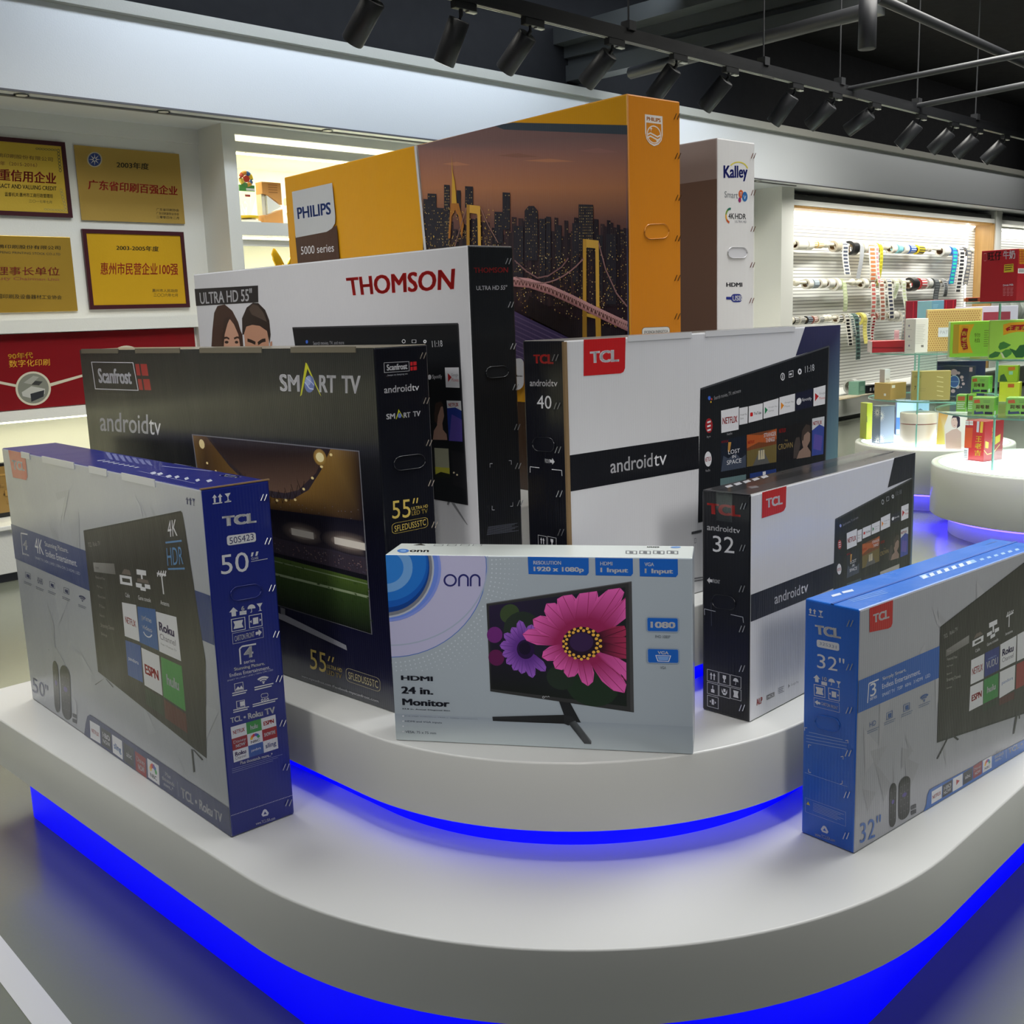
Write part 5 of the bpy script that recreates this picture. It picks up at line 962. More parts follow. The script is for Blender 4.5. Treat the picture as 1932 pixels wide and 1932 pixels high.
# ------------------------------------------------------------------ 9 the flat monitor carton in the middle
B = carton('monitor_carton', 'pale grey monitor carton with a flower picture, upright at the front of the second step', 'box',
           .351, 2.032, -11.90, .632, .109, .410, .6495, -1, ((168, 178, 188), (170, 176, 182), (206, 212, 208), (150, 156, 160)), mat=SMOOTH, bev=.0025)
A = face(B, 'f'); A.z = (700, 1000, 3.019); OB, NV = (26, 96, 190), (38, 40, 108)
A.uvpoly([(-.631, .001), (-.001, .001), (-.001, .06), (-.631, .06)], [(196, 206, 208), (180, 190, 196), (158, 168, 180), (158, 168, 182)])
A.disc((112, 212), 545, (184, 182, 214), None, 64, 512); A.disc((112, 212), 548, (70, 110, 190), None, 64, 514, inner=.992); A.disc((110, 190), 560, (160, 172, 196), None, 64, 470, inner=.985)
for i in range(46):
    for j in range(7):
        a = -.35 + 2.05 * i / 45; r = 1.06 + j * .045; x, y = 112 + 545 * r * math.cos(a), 212 + 512 * r * math.sin(a)
        if y < 800 and x > 110 and y > 160 and not (x > 640 and y > 400): A.disc((x, y), 4.6 - j * .4, (200, 208, 216), None, 6)
A.disc((88, 222), 312, (128, 146, 222), None, 48, 300); A.disc((88, 218), 298, (104, 134, 220), None, 48, 290); A.disc((88, 214), 272, (178, 184, 196), None, 48, 284); A.disc((88, 214), 262, (118, 122, 134), None, 48, 274)
A.disc((88, 212), 246, (12, 62, 140), None, 48, 256); A.disc((88, 200), 240, (20, 88, 180), None, 48, 240); A.disc((88, 190), 228, (34, 112, 200), None, 48, 214); A.disc((88, 214), 150, (110, 160, 216), None, 40, 140); A.disc((88, 214), 98, (46, 124, 208), None, 36, 92)
# round-cornered name
for x0, x1, o in ((413, 490, 1), (497, 558, 0), (563, 624, 0)):
    if o: A.disc(((x0 + x1) / 2, 286), 38, NV, None, 32, 36, inner=.72)
    else:
        A.disc(((x0 + x1) / 2, 281), 31, NV, None, 18, 31, PI, 2 * PI, .66); A.poly([(x0, 279), (x0 + 10.5, 279), (x0 + 10.5, 320), (x0, 320)], NV); A.poly([(x1 - 10.5, 279), (x1, 279), (x1, 320), (x1 - 10.5, 320)], NV)
for q, t1, t2 in (([(893, 152), (1240, 158), (1241, 258), (898, 250)], 'RESOLUTION', '1920 x 1080p'), ([(1277, 157), (1491, 161), (1493, 262), (1280, 257)], 'HDMI', '1 Input'), ([(1529, 161), (1747, 165), (1749, 268), (1532, 263)], 'VGA', '1 Input')):
    g = A.frame(*q); w = 3.4 if t1[0] == 'R' else 2.1; A.poly([(0, 0), (1, 0), (1, .85), (1 - .1 / w * 1.2, 1), (0, 1)], OB, g)
    k = .55 if t1[0] == 'R' else .46 if t1[0] == 'H' else .38; A.tx(t1, (.09 if w > 3 else .13, .22), (k if w > 3 else k, .42), WH, .03, g); A.tx(t2, (.09 if w > 3 else .13, .56), (.92 if w > 3 else .87, .88), WH, .05, g)
A.poly([(658, 420), (1485, 294), (1498, 1038), (680, 918)], (52, 52, 54)); A.line([(658, 420), (1485, 294)], .002, (92, 92, 94)); A.poly([(1468, 300), (1485, 294), (1498, 1038), (1478, 1030)], (70, 70, 72))
S = A.frame((672, 431), (1449, 325), (1457, 1004), (685, 904)); A.poly([(0, 0), (1, 0), (1, 1), (0, 1)], [(40, 30, 60), (34, 38, 44), (24, 32, 28), (20, 22, 24)], S)
for c, r, col in (((.2, .12), .09, (60, 76, 48)), ((.3, .3), .16, (40, 50, 44)), ((.05, .35), .08, (110, 40, 120)), ((.06, .62), .08, (96, 26, 80)), ((.8, .85), .16, (32, 50, 36)), ((.6, .8), .1, (36, 48, 40))): A.disc(c, r, col, S, 18, r * 1.2)
def petal(c, a, L, w, c1, c2):
    ca, sa = math.cos(a), math.sin(a); pts = []
    for t, k in ((.12, .3), (.4, .75), (.7, 1), (.9, .72), (1, .0), (.9, -.72), (.7, -1), (.4, -.75), (.12, -.3)): pts.append((c[0] + L * t * ca - w * k * sa, c[1] + (L * t * sa + w * k * ca) * 1.25))
    pts = [(min(max(x, 0), 1), min(max(y, 0), 1)) for x, y in pts]
    A.poly(pts, [c2, c2, c1, c1, c1, c1, c1, c2, c2], S); A.line([pts[0], pts[4]], .0012, c2, S); A.line([pts[1], pts[3]], .0006, c2, S); A.line([pts[7], pts[5]], .0006, c2, S)
VI, VD = (150, 92, 196), (96, 50, 140)
for i, (a, L) in enumerate(((-2.9, .23), (-2.5, .24), (-2.1, .23), (-1.75, .26), (-1.3, .22), (2.9, .22), (2.5, .22), (2.1, .22), (1.75, .22), (1.35, .25), (.85, .24), (3.3, .24))): petal((.335, .52), a, L, .042, VI, VD)
A.disc((.335, .52), .075, (40, 20, 64), S, 26, .105); A.disc((.33, .51), .05, (26, 14, 44), S, 18, .07)
PK, PD = (226, 96, 178), (150, 36, 88)
for a, L, w in ((-2.95, .44, .07), (-2.6, .40, .075), (-2.2, .40, .07), (-1.85, .42, .075), (-1.45, .44, .075), (-1.05, .46, .07), (-.7, .46, .06), (2.75, .30, .06), (2.3, .27, .06), (1.9, .28, .055), (1.45, .32, .05), (.95, .42, .06), (.6, .45, .05)): petal((.745, .46), a, L, w, PK, PD)
for a, L in ((-.3, .3), (.0, .3), (.25, .34)): petal((.745, .46), a, L, .05, (170, 50, 90), (60, 16, 36))
A.disc((.745, .46), .125, (36, 18, 40), S, 30, .15); A.disc((.745, .45), .075, (56, 34, 76), S, 24, .09)
for i in range(36):
    a = 2 * PI * i / 36; k = 1 if i % 2 else .84; A.disc((.745 + .118 * k * math.cos(a), .465 + .145 * k * math.sin(a)), .0105, (232, 178, 72), S, 7, .014)
A.poly([(1072, 975), (1136, 984), (1196, 1096), (1112, 1086)], (30, 31, 36)); A.poly([(692, 1062), (1100, 1051), (1102, 1102), (695, 1086)], [(46, 47, 52), (30, 31, 34), (24, 24, 28), (30, 30, 34)]); A.poly([(1100, 1051), (1150, 1062), (1164, 1092), (1125, 1112), (1100, 1102)], (36, 37, 42)); A.poly([(1125, 1100), (1164, 1084), (1256, 1200), (1255, 1218), (1216, 1216)], [(40, 42, 46), (90, 94, 98), (120, 124, 128), (60, 62, 66), (56, 58, 62)])
for x0, x1, o in ((976, 990, 1), (992, 1003, 0), (1006, 1017, 0)): A.disc(((x0 + x1) / 2, 951), (x1 - x0) / 2, (190, 192, 196), None, 14, 7, 0 if o else PI, 2 * PI, .6)
for q, t in (([(1574, 499), (1747, 502), (1748, 577), (1576, 574)], '1080'), ([(1577, 676), (1750, 680), (1751, 756), (1579, 753)], 'VGA')):
    g = A.frame(*q); A.fill(A.box((-.05, -.1), (1.05, 1.12), g), (142, 158, 178), .2, 2.2); A.fill(g, OB, .12, 2.3)
    if t == '1080': A.tx(t, (.1, .28), (.92, .76), WH, .05, g)
    else: A.tx(t, (.32, .14), (.68, .38), WH, .04, g); h = A.box((.24, .44), (.76, .92), g); A.poly([(0, 0), (1, 0), (.86, 1), (.14, 1)], WH, h); A.poly([(.06, .08), (.94, .08), (.82, .9), (.18, .9)], OB, h); A.poly([(.12, .16), (.88, .16), (.78, .8), (.22, .8)], (120, 160, 220), h)
A.tx('FHD 1080P', (1619, 597), (1705, 616), (90, 98, 110)); A.tx('VGA', (1648, 774), (1681, 792), (90, 98, 110))
IK = (38, 40, 54)
A.tx('HDMI', (171, 827), (354, 860), IK, .05); A.tx('HIGH-DEFINITION MULTIMEDIA INTERFACE', (173, 865), (352, 872), IK); A.tx('24 in.', (172, 889), (356, 937), IK, .05); A.tx('Monitor', (178, 958), (450, 1007), IK, .05); A.tx('23.8 in. Actual Diagonal Size', (178, 1013), (452, 1033), IK, .02)
for t, x1, y in (('Full High Definition 1920 x 1080p resolution', 607, 1050), ('HDMI and VGA inputs', 405, 1079), ('Slender, V-shaped stand frees up extra desk space', 670, 1108), ('VESA: 75 x 75 mm', 372, 1138)):
    A.tx(t, (196, y + (x1 - 196) * .014), (x1, y + 22 + (x1 - 196) * .014), (70, 76, 92)); A.disc((184, y + 8), 4, WH, None, 8)
A.build('front_print', SMOOTH, B['t'])
A = face(B, 't'); A.z = (700, 1000, 3.019)
A.disc((183, 119), 34, (60, 120, 200), None, 18, 11); A.disc((183, 119), 18, (130, 170, 220), None, 14, 6); A.tq('onn', (222, 114), (332, 115), (328, 126), (218, 125), (60, 62, 80), .03)
for x in (1450, 1528, 1606, 1684): A.outline(A.frame((x, 118), (x + 66, 120), (x + 66, 138), (x, 136)), (96, 100, 104), .1); A.poly([(x + 22, 122), (x + 44, 123), (x + 44, 134), (x + 22, 133)], (96, 100, 104))
for x in (355, 430, 505, 575): A.outline(A.frame((x + 8, 82), (x + 60, 83), (x + 54, 92), (x, 91)), (120, 124, 126), .1)
A.poly([(285, 78), (312, 88), (240, 87)], (40, 40, 44)); A.tq('onn', (1640, 102), (1570, 100), (1574, 94), (1644, 95), (96, 100, 110), .03); A.disc((1735, 99), 30, (90, 140, 200), None, 14, 5)
A.build('top_print', SMOOTH, B['t'])
# ================================================================== along the back wall
def wall_thing(name, label, cat, s, o, z, group=None): return thing(name, label, cat, W(s, o, z), A45, group)
def wart(o, s0, o0, z0):                 # print on an upright board at depth o, in the local axes of a thing at (s0, o0, z0)
    return Art(lambda u, v, e: (u - s0, (o - o0) - e, v - z0), lambda x, y: on_wall(x, y, o))
GOLD = coat('brushed_gold', 0.34, metal=0.4, bump=60); GOLDS = coat('polished_gold', 0.2, metal=0.55, bump=8)
def plaque(label, s0, s1, z0, z1, frame, col, mat):
    t = wall_thing('award_plaque', label, 'plaque', (s0 + s1) / 2, .615, z0, 'award plaques in the wall recess'); w = (s1 - s0) / 2; h = z1 - z0
    if frame:
        m = M(); f = .028; FR = (66, 26, 34)
        m.box(-w, w, -.02, 0, 0, f, FR); m.box(-w, w, -.02, 0, h - f, h, FR); m.box(-w, -w + f, -.02, 0, f, h - f, FR); m.box(w - f, w, -.02, 0, f, h - f, FR); m.build('frame', SATIN, t)
        m = M(); m.box(-w + f, w - f, -.014, -.001, f, h - f, col); m.build('plate', mat, t)
    else: m = M(); m.box(-w, w, -.012, -.002, 0, h, col); m.build('plate', mat, t, bevel=.002)
    A = wart(.615 - (.0145 if frame else .0125), (s0 + s1) / 2, .615, z0); A.z = (0, 160, 3.865); A.t = t; return A
KR, KB2 = (178, 34, 30), (40, 36, 24)
GC = (222, 180, 62)
A = plaque('brushed brass plaque with a round blue emblem and red heading, unframed', 3.31, 4.086, 2.285, 2.78, False, (198, 164, 84), GOLD)
A.disc((690, 545), 55, (190, 180, 150), None, 28, 56); A.disc((690, 545), 46, (36, 58, 120), None, 28, 48)
for i in range(8): a = i * PI / 4; A.poly([(690 + 44 * math.cos(a), 545 + 44 * math.sin(a)), (690 + 10 * math.cos(a + .4), 545 + 10 * math.sin(a + .4)), (690 + 10 * math.cos(a - .4), 545 + 10 * math.sin(a - .4))], (220, 214, 200))
A.tq('2003年度', (850, 557), (1085, 572), (1085, 620), (850, 605), KB2, .02); A.tq('广东省印刷百强企业', (642, 690), (1295, 740), (1295, 808), (642, 762), KR, .03)
for i, t in enumerate(('广东省印刷协会', '广东印刷复制业协会', '二零零四年二月')): A.tq(t, (1140, 898 + i * 28), (1305, 906 + i * 28), (1305, 926 + i * 28), (1140, 918 + i * 28), KB2)
A.build('lettering', MATTE, A.t)
A = plaque('framed yellow plaque with red characters ending in 100, under the brass one', 3.30, 4.062, 1.68, 2.226, True, (228, 178, 40), GOLD)
A.tq('2003-2005年度', (848, 1168), (1158, 1178), (1158, 1216), (848, 1206), KB2, .02); A.tq('惠州市民营企业100强', (733, 1295), (1298, 1300), (1298, 1388), (733, 1385), KR, .015); A.tq('惠州市人民政府', (1110, 1488), (1295, 1491), (1295, 1514), (1110, 1512), KB2); A.tq('二〇〇六年七月', (1120, 1520), (1295, 1522), (1295, 1546), (1120, 1545), KB2)
A.build('lettering', MATTE, A.t)
A = plaque('framed yellow plaque with an ornamented border, upper left, cut by the edge of the photo', 2.47, 3.246, 2.297, 2.79, True, (226, 192, 74), GOLD)
A.tq('鹏印刷股份有限公司', (-20, 497), (385, 530), (385, 560), (-20, 527), (96, 60, 36)); A.tq('年（2015-2016）', (0, 555), (270, 570), (270, 602), (0, 587), (120, 66, 36)); A.tq('守合同重信用企业', (-270, 590), (410, 642), (410, 726), (-270, 678), (150, 26, 24), .035)
A.tq('HONORING CONTRACT AND VALUING CREDIT', (-330, 700), (412, 742), (412, 772), (-330, 734), KB2, .02); A.tq('监督机关:惠州市工商行政管理局', (35, 782), (385, 797), (385, 826), (35, 812), KB2, .01); A.tq('二〇一七年七月', (210, 835), (378, 845), (378, 866), (210, 858), (90, 80, 50))
for i in range(7): A.disc((425 + i * 2.5, 480 + i * 24), 11, (120, 110, 60), None, 12, 14, inner=.6); A.disc((446 + i * 6, 770 + i * 24), 11, (180, 160, 90), None, 12, 14, inner=.6)
for i in range(7): A.disc((270 + i * 22, 466 + i * 1.5), 11, (120, 110, 60), None, 12, 8, inner=.6); A.disc((330 + i * 22, 908 + i * 1.5), 11, (180, 160, 90), None, 12, 8, inner=.6)
A.build('lettering', MATTE, A.t)
A = plaque('polished gold plaque with wavy reflections, lower left, unframed', 2.44, 3.215, 1.672, 2.168, False, (212, 172, 72), GOLDS)
A.tq('鹏印刷股份有限公司', (-20, 1163), (440, 1175), (440, 1203), (-20, 1192), KB2, .01); A.tq('PENG PRINTING STOCK CO.,LTD', (0, 1212), (440, 1228), (440, 1246), (0, 1232), KB2); A.tq('副理事长单位', (-120, 1324), (435, 1330), (435, 1392), (-120, 1386), (140, 40, 30), .01)
A.tq('Deputy Chairman Unit', (-140, 1394), (435, 1410), (435, 1436), (-140, 1428), (130, 60, 44)); A.tq('国印刷及设备器材工业协会', (-20, 1525), (450, 1535), (450, 1565), (-20, 1558), KB2, .01)
A.build('lettering', MATTE, A.t)
for z0, l in ((2.297, 'framed yellow plaque just outside the left edge, upper row, seen in the floor'), (1.68, 'framed yellow plaque just outside the left edge, lower row, mirrored in the floor')):
    A = plaque(l, 1.56, 2.36, z0, z0 + .52, True, (232, 190, 60), GOLD)
# red timeline board
t = wall_thing('timeline_panel', 'dark red timeline board with yellow characters and round pictures, over the lit recess', 'panel', 3.0, .468, 1.04)
m = M(); m.box(-7, 1.0, -.012, 0, 0, .49, (128, 26, 32)); m.build('board', coat('red_acrylic', .16, .4), t)
A = wart(.455, 3.0, .468, 1.04); A.z = (0, 580, 2.76); YE = (222, 176, 50); CR = (206, 200, 178)
A.tq('90年代', (40, 238), (170, 232), (172, 264), (43, 271), YE, .02); A.tq('数字化印刷', (45, 275), (258, 267), (260, 302), (48, 313), YE)
for q in ([(-60, 372), (86, 402), (88, 416), (-60, 386)], [(258, 396), (440, 346), (442, 358), (262, 412)], [(440, 346), (600, 300), (600, 312), (442, 358)], [(720, 300), (1000, 380), (1000, 394), (720, 314)]): A.poly(q, CR)
for c, r in (((173, 422), 92), ((658, 285), 90)):
    A.disc(c, r, CR, None, 40, r * .96); A.disc(c, r * .88, (128, 130, 118), None, 40, r * .85)
    x, y = c; A.poly([(x - 60, y + 20), (x - 10, y - 12), (x + 62, y + 2), (x + 60, y + 28), (x - 5, y + 52), (x - 55, y + 40)], (186, 186, 178)); A.poly([(x - 15, y + 28), (x + 58, y + 8), (x + 54, y + 42), (x - 10, y + 70)], (48, 50, 54)); A.poly([(x - 20, y - 20), (x + 10, y - 40), (x + 50, y - 36), (x + 30, y - 16)], (60, 60, 58)); A.poly([(x - 50, y - 30), (x + 0, y - 66), (x + 30, y - 60), (x - 10, y - 20)], (160, 160, 150))
A.build('print', SATIN, t)
# picture standing on the bench at the left edge
t = wall_thing('framed_picture', 'black framed golden relief picture standing on the white bench at the left edge', 'picture', 2.0, .36, .366)
m = M(); m.box(-.55, .562, -.02, .02, 0, .352, (22, 22, 22)); m.build('frame', SATIN, t, bevel=.004)
m = M(); rnd = random.Random(4); m.box(-.52, .54, -.026, -.018, .03, .33, (150, 118, 60))
for i in range(70): x, z = rnd.uniform(-.5, .5), rnd.uniform(.04, .28); w, h = rnd.uniform(.02, .06), rnd.uniform(.01, .05); k = rnd.uniform(.5, 1.2); m.box(x, min(x + w, .53), -.026 - rnd.uniform(.002, .008), -.02, z, z + h, (160 * k, 126 * k, 66 * k))
m.build('relief', SATIN, t)
# trophies
t = wall_thing('trophy', 'clear cone trophy topped by a colourful flower ring, on the upper shelf beside the column', 'trophy', 4.535, .47, 2.286)
m = M(); m.lathe([(.10, 0), (.10, .02), (.06, .035), (.03, .04)], 24, (240, 236, 220)); m.build('base', SATIN, t)
m = M(); m.lathe([(.085, .042), (.085, .06)], 24, (230, 190, 40)); m.build('yellow_plate', SATIN, t)
m = M(); m.lathe([(.022, .06), (.03, .08), (.075, .21), (.078, .235)], 24, (236, 240, 236)); m.build('cone', glass('crystal', (.93, .97, .93), .05), t)
m = M()
for i in range(8):
    a = 2 * PI * i / 8; c = ((220, 190, 60), (70, 110, 180), (220, 150, 60), (200, 80, 60), (230, 200, 90), (90, 150, 90), (220, 160, 70), (80, 120, 190))[i]
    m.tube([(.045 * math.cos(a + k * .4), -.02, .33 + .045 * math.sin(a + k * .4)) for k in range(3)], .017, 8, c)
m.tube([(0, -.03, .33), (0, -.012, .33)], .025, 12, (200, 70, 60)); m.build('flower_ring', SATIN, t)
m = M(); m.box(-.065, .065, -.026, -.014, .24, .285, (90, 160, 90)); m.box(-.01, .06, -.03, -.014, .245, .262, (236, 240, 240)); m.box(-.02, .02, -.03, -.02, .20, .215, (170, 60, 60)); m.build('label_plate', SATIN, t)
t = wall_thing('award_block', 'orange wooden award block notched for a white triangle, on the upper trophy shelf', 'trophy', 4.735, .46, 2.286)
m = M(); OR = (222, 160, 92)
def slabp(m, pts, y0, y1, col):
    n = len(pts); V = [(p[0], y0, p[1]) for p in pts] + [(p[0], y1, p[1]) for p in pts]
    m.add(V, [tuple(range(n)), tuple(reversed(range(n, 2 * n)))] + [(i, n + i, n + (i + 1) % n, (i + 1) % n) for i in range(n)], col)
slabp(m, [(-.085, 0), (.085, 0), (.085, .12), (-.06, .07), (-.085, .07)], -.04, .05, OR); m.build('lower_block', SATIN, t, bevel=.003)
m = M(); slabp(m, [(-.085, .225), (-.06, .225), (.085, .15), (.085, .315), (-.085, .315)], -.04, .05, OR)
m.build('upper_block', SATIN, t, bevel=.003)
m = M(); slabp(m, [(-.085, .07), (-.055, .072), (-.055, .222), (-.085, .225)], -.02, .05, (226, 220, 200)); m.build('white_spine', SATIN, t)
m = M(); slabp(m, [(-.05, .078), (.075, .137), (-.05, .215)], -.042, .04, (240, 238, 226)); m.build('white_triangle', SATIN, t)
A = Art(lambda u, v, e: (u, -.04 - e, v), lambda x, y: (x, y))
for i in range(4): A.m.box(-.03, .05, -.0415, -.04, .292 - i * .018, .297 - i * .018, (176, 116, 62))
A.build('engraving', MATTE, t)
t = wall_thing('crystal_trophy', 'clear crystal trophy with a star, half hidden behind the orange carton', 'trophy', 4.965, .46, 2.286)
m = M(); m.box(-.07, .07, -.05, .05, 0, .03, (240, 240, 235)); m.build('base', SATIN, t)
m = M(); m.tube([(-.055, 0, .03), (-.075, 0, .09), (-.06, 0, .15), (-.02, 0, .175), (-.08, 0, .18)], .012, 8, (244, 246, 240)); m.tube([(-.09, 0, .18), (-.06, 0, .18)], .03, 10, (244, 246, 240)); m.build('star_stem', SATIN, t)
t = wall_thing('eagle_statue', 'small gilded eagle with raised wings, on the lower trophy shelf', 'statue', 4.83, .50, 1.70)
m = M(); m.lathe([(.08, 0), (.09, .02), (.05, .08), (.03, .14)], 16, (150, 100, 40)); m.build('base', SATIN, t)
GLD = (226, 178, 40); m = M(); m.tube([(0.03, 0, .12), (.035, 0, .18), (.015, -.01, .24), (0, -.02, .275), (-.02, -.03, .285)], [.03, .045, .04, .024, .008], 10, GLD); m.build('body', GOLDS, t)
m = M(); slabp(m, [(.02, .22), (-.04, .26), (-.075, .33), (-.07, .40), (-.05, .41), (-.02, .37), (.0, .34), (.03, .28)], .0, .014, GLD); slabp(m, [(-.07, .33), (-.085, .37), (-.065, .415), (-.05, .41)], -.004, .01, GLD); m.build('wing', GOLDS, t)
m = M(); slabp(m, [(.04, .22), (.06, .30), (.09, .36), (.125, .415), (.118, .37), (.10, .31), (.075, .25), (.055, .2)], .0, .014, GLD); m.build('wing', GOLDS, t)
# ------------------------------------------------------------------ tape rolls on rods
RODO = .40
def zr(x, y, k): return {'a': (1480 + x / 6.9, 420 + y / 6.9), 'b': (1680 + x / 7.667, 440 + y / 7.667)}[k]
BEIGE = (226, 220, 200)
rods = [('a', 90, 262, 490, 'top'), ('a', 540, 262, 1250, 'top'), ('a', 1320, 290, 1830, 'top'), ('b', 560, 215, 1170, 'top'), ('a', 150, 780, 880, 'middle'), ('a', 930, 780, 1500, 'middle'), ('b', 180, 700, 860, 'middle'), ('a', 80, 1270, 520, 'bottom'), ('a', 570, 1262, 1300, 'bottom'), ('a', 1300, 1205, 1540, 'bottom')]
cnt = {}
ORD = ['first', 'second', 'third', 'fourth', 'fifth', 'sixth', 'seventh', 'eighth', 'ninth', 'tenth', 'eleventh', 'twelfth', 'thirteenth', 'fourteenth', 'fifteenth', 'sixteenth', 'seventeenth', 'eighteenth', 'nineteenth', 'twentieth', 'twenty-first', 'twenty-second', 'twenty-third']
ROW = {}
for k, x0, y, x1, row in rods:
    s0, z = on_wall(*zr(x0, y, k), RODO); s1, _ = on_wall(*zr(x1, y, k), RODO)
    if row not in ROW: ROW[row] = z
    z = ROW[row]; i = cnt[row] = cnt.get(row, -1) + 1
    t = wall_thing('display_rod', f'cream rod for tape rolls on the slatted wall, {row} row, {ORD[i]} from the left', 'rod', s0, RODO, z, 'rods on the tape wall')
    m = M(); m.tube([(0, 0, 0), (s1 - s0, 0, 0)], .022, 12, BEIGE); m.build('bar', SATIN, t)
    for x in (0, s1 - s0):
        m = M(); m.tube([(x - .05, 0, 0), (x - .04, 0, 0), (x, 0, 0), (x + .04, 0, 0), (x + .05, 0, 0)], [.02, .04, .05, .04, .02], 12, BEIGE); m.build('end_knob', SATIN, t)
        m = M(); xx = min(max(x, .1), s1 - s0 - .1); m.tube([(xx, 0, 0), (xx, .195, 0)], .012, 8, BEIGE); m.build('bracket', SATIN, t)
w_, k_, g_, gr, ye, pk, rd, cy, bl = (232, 228, 214), (30, 30, 32), (176, 178, 180), (196, 208, 160), (226, 214, 70), (226, 150, 160), (150, 40, 44), (140, 206, 214), (58, 96, 176)
rolls = [('a', 195, 'top', 62, .16, w_, None, 'plain white flared', 0), ('a', 305, 'top', 60, .09, w_, None, 'white', 0), ('a', 372, 'top', 46, .06, w_, (226, 190, 100), 'white and gold dotted', 0), ('a', 440, 'top', 46, .09, (230, 190, 110), w_, 'orange and white', 0),
         ('a', 660, 'top', 66, .08, (180, 170, 150), None, 'brown cored', 0), ('a', 735, 'top', 62, .09, w_, (90, 96, 110), 'white roll with a long grey printed strip', 340), ('a', 870, 'top', 84, .10, k_, None, 'large black', 0), ('a', 945, 'top', 62, .06, g_, None, 'grey roll with a long grey strip', 370),
         ('a', 1010, 'top', 60, .06, w_, None, 'white', 0), ('a', 1078, 'top', 62, .11, w_, (230, 140, 90), 'white roll with a wide strip of orange and green marks', 390), ('a', 1150, 'top', 58, .05, w_, pk, 'narrow pink patterned roll with long strip', 420), ('a', 1205, 'top', 56, .05, ye, (190, 180, 50), 'yellow roll with long strip', 440),
         ('a', 1395, 'top', 58, .08, w_, None, 'white', 0), ('a', 1470, 'top', 56, .09, cy, None, 'pale cyan', 0), ('b', 190, 'top', 62, .09, w_, None, 'white', 0), ('b', 280, 'top', 60, .12, bl, (200, 210, 230), 'blue printed', 0), ('b', 400, 'top', 62, .14, (232, 206, 50), (60, 60, 60), 'yellow printed', 0),
         ('b', 760, 'top', 70, .16, (214, 214, 208), None, 'thick pale grey', 0), ('b', 870, 'top', 60, .10, (70, 120, 200), (60, 220, 190), 'blue and green shimmering roll with long strip', 420), ('b', 965, 'top', 66, .12, (240, 238, 232), (60, 60, 64), 'white roll with a wide curling strip', 520), ('b', 1075, 'top', 58, .10, (110, 112, 118), (196, 190, 176), 'dark grey picture roll with long strip', 420),
         ('a', 300, 'middle', 62, .07, w_, None, 'white', 0), ('a', 375, 'middle', 58, .09, (150, 162, 168), (190, 200, 206), 'grey printed', 0), ('a', 475, 'middle', 56, .09, w_, (220, 214, 196), 'cream', 0), ('a', 580, 'middle', 56, .1, (214, 212, 204), None, 'pale grey', 0), ('a', 655, 'middle', 76, .06, w_, None, 'large thin white', 0), ('a', 715, 'middle', 66, .06, gr, (220, 226, 190), 'pale green roll with long checked strip', 330),
         ('a', 1020, 'middle', 60, .08, w_, None, 'white', 0), ('a', 1095, 'middle', 58, .08, w_, (206, 110, 100), 'white roll with strip of red triangles', 400), ('a', 1205, 'middle', 58, .09, w_, (170, 110, 90), 'white roll with strip of brown marks', 440), ('a', 1310, 'middle', 58, .09, w_, (70, 74, 90), 'white roll with strip of dark squares', 420), ('a', 1410, 'middle', 56, .08, (232, 234, 220), gr, 'white roll with strip of green rings', 180), ('a', 1500, 'middle', 56, .07, (232, 234, 220), (206, 216, 170), 'white roll with strip of pale green leaves', 300),
         ('b', 300, 'middle', 88, .12, k_, None, 'large black', 0), ('b', 420, 'middle', 76, .12, (190, 60, 62), (230, 220, 214), 'red and white printed', 0), ('b', 520, 'middle', 70, .1, (206, 206, 198), None, 'pale grey', 0), ('b', 610, 'middle', 66, .1, (80, 84, 86), (120, 124, 124), 'dark grey roll with tapering strip', 260), ('b', 730, 'middle', 58, .08, (170, 172, 172), (60, 62, 64), 'small grey roll with short strip', 180),
         ('a', 130, 'bottom', 46, .07, k_, w_, 'small black and white', 0), ('a', 205, 'bottom', 48, .08, w_, k_, 'small black and white', 0), ('a', 300, 'bottom', 48, .08, k_, (150, 160, 170), 'small black', 0), ('a', 370, 'bottom', 48, .06, (150, 80, 70), w_, 'small brown and white', 0), ('a', 450, 'bottom', 48, .08, w_, (70, 72, 76), 'small white and grey checked', 0),
         ('a', 690, 'bottom', 56, .07, w_, k_, 'white roll with black leaf marks', 0), ('a', 765, 'bottom', 58, .07, w_, (24, 24, 26), 'white roll with long strip of black squares', 330), ('a', 820, 'bottom', 60, .06, (214, 214, 200), (90, 110, 110), 'pale roll with grey green strip', 220), ('a', 880, 'bottom', 60, .07, (110, 140, 130), (60, 70, 70), 'dark green printed roll with thin long strip', 500), ('a', 975, 'bottom', 76, .06, (228, 216, 110), (240, 230, 140), 'large yellow roll with long strip', 300), ('a', 1050, 'bottom', 54, .07, w_, (90, 100, 100), 'white roll with strip of grey checks', 270), ('a', 1110, 'bottom', 56, .06, w_, rd, 'white roll with strip of red dots', 280), ('a', 1178, 'bottom', 50, .05, (160, 90, 80), w_, 'small reddish brown', 0),
         ('a', 1410, 'bottom', 58, .1, (200, 196, 184), None, 'brown cored white', 0), ('a', 1490, 'bottom', 66, .09, w_, (176, 178, 176), 'white roll with strip of grey lace', 330)]
num = {}
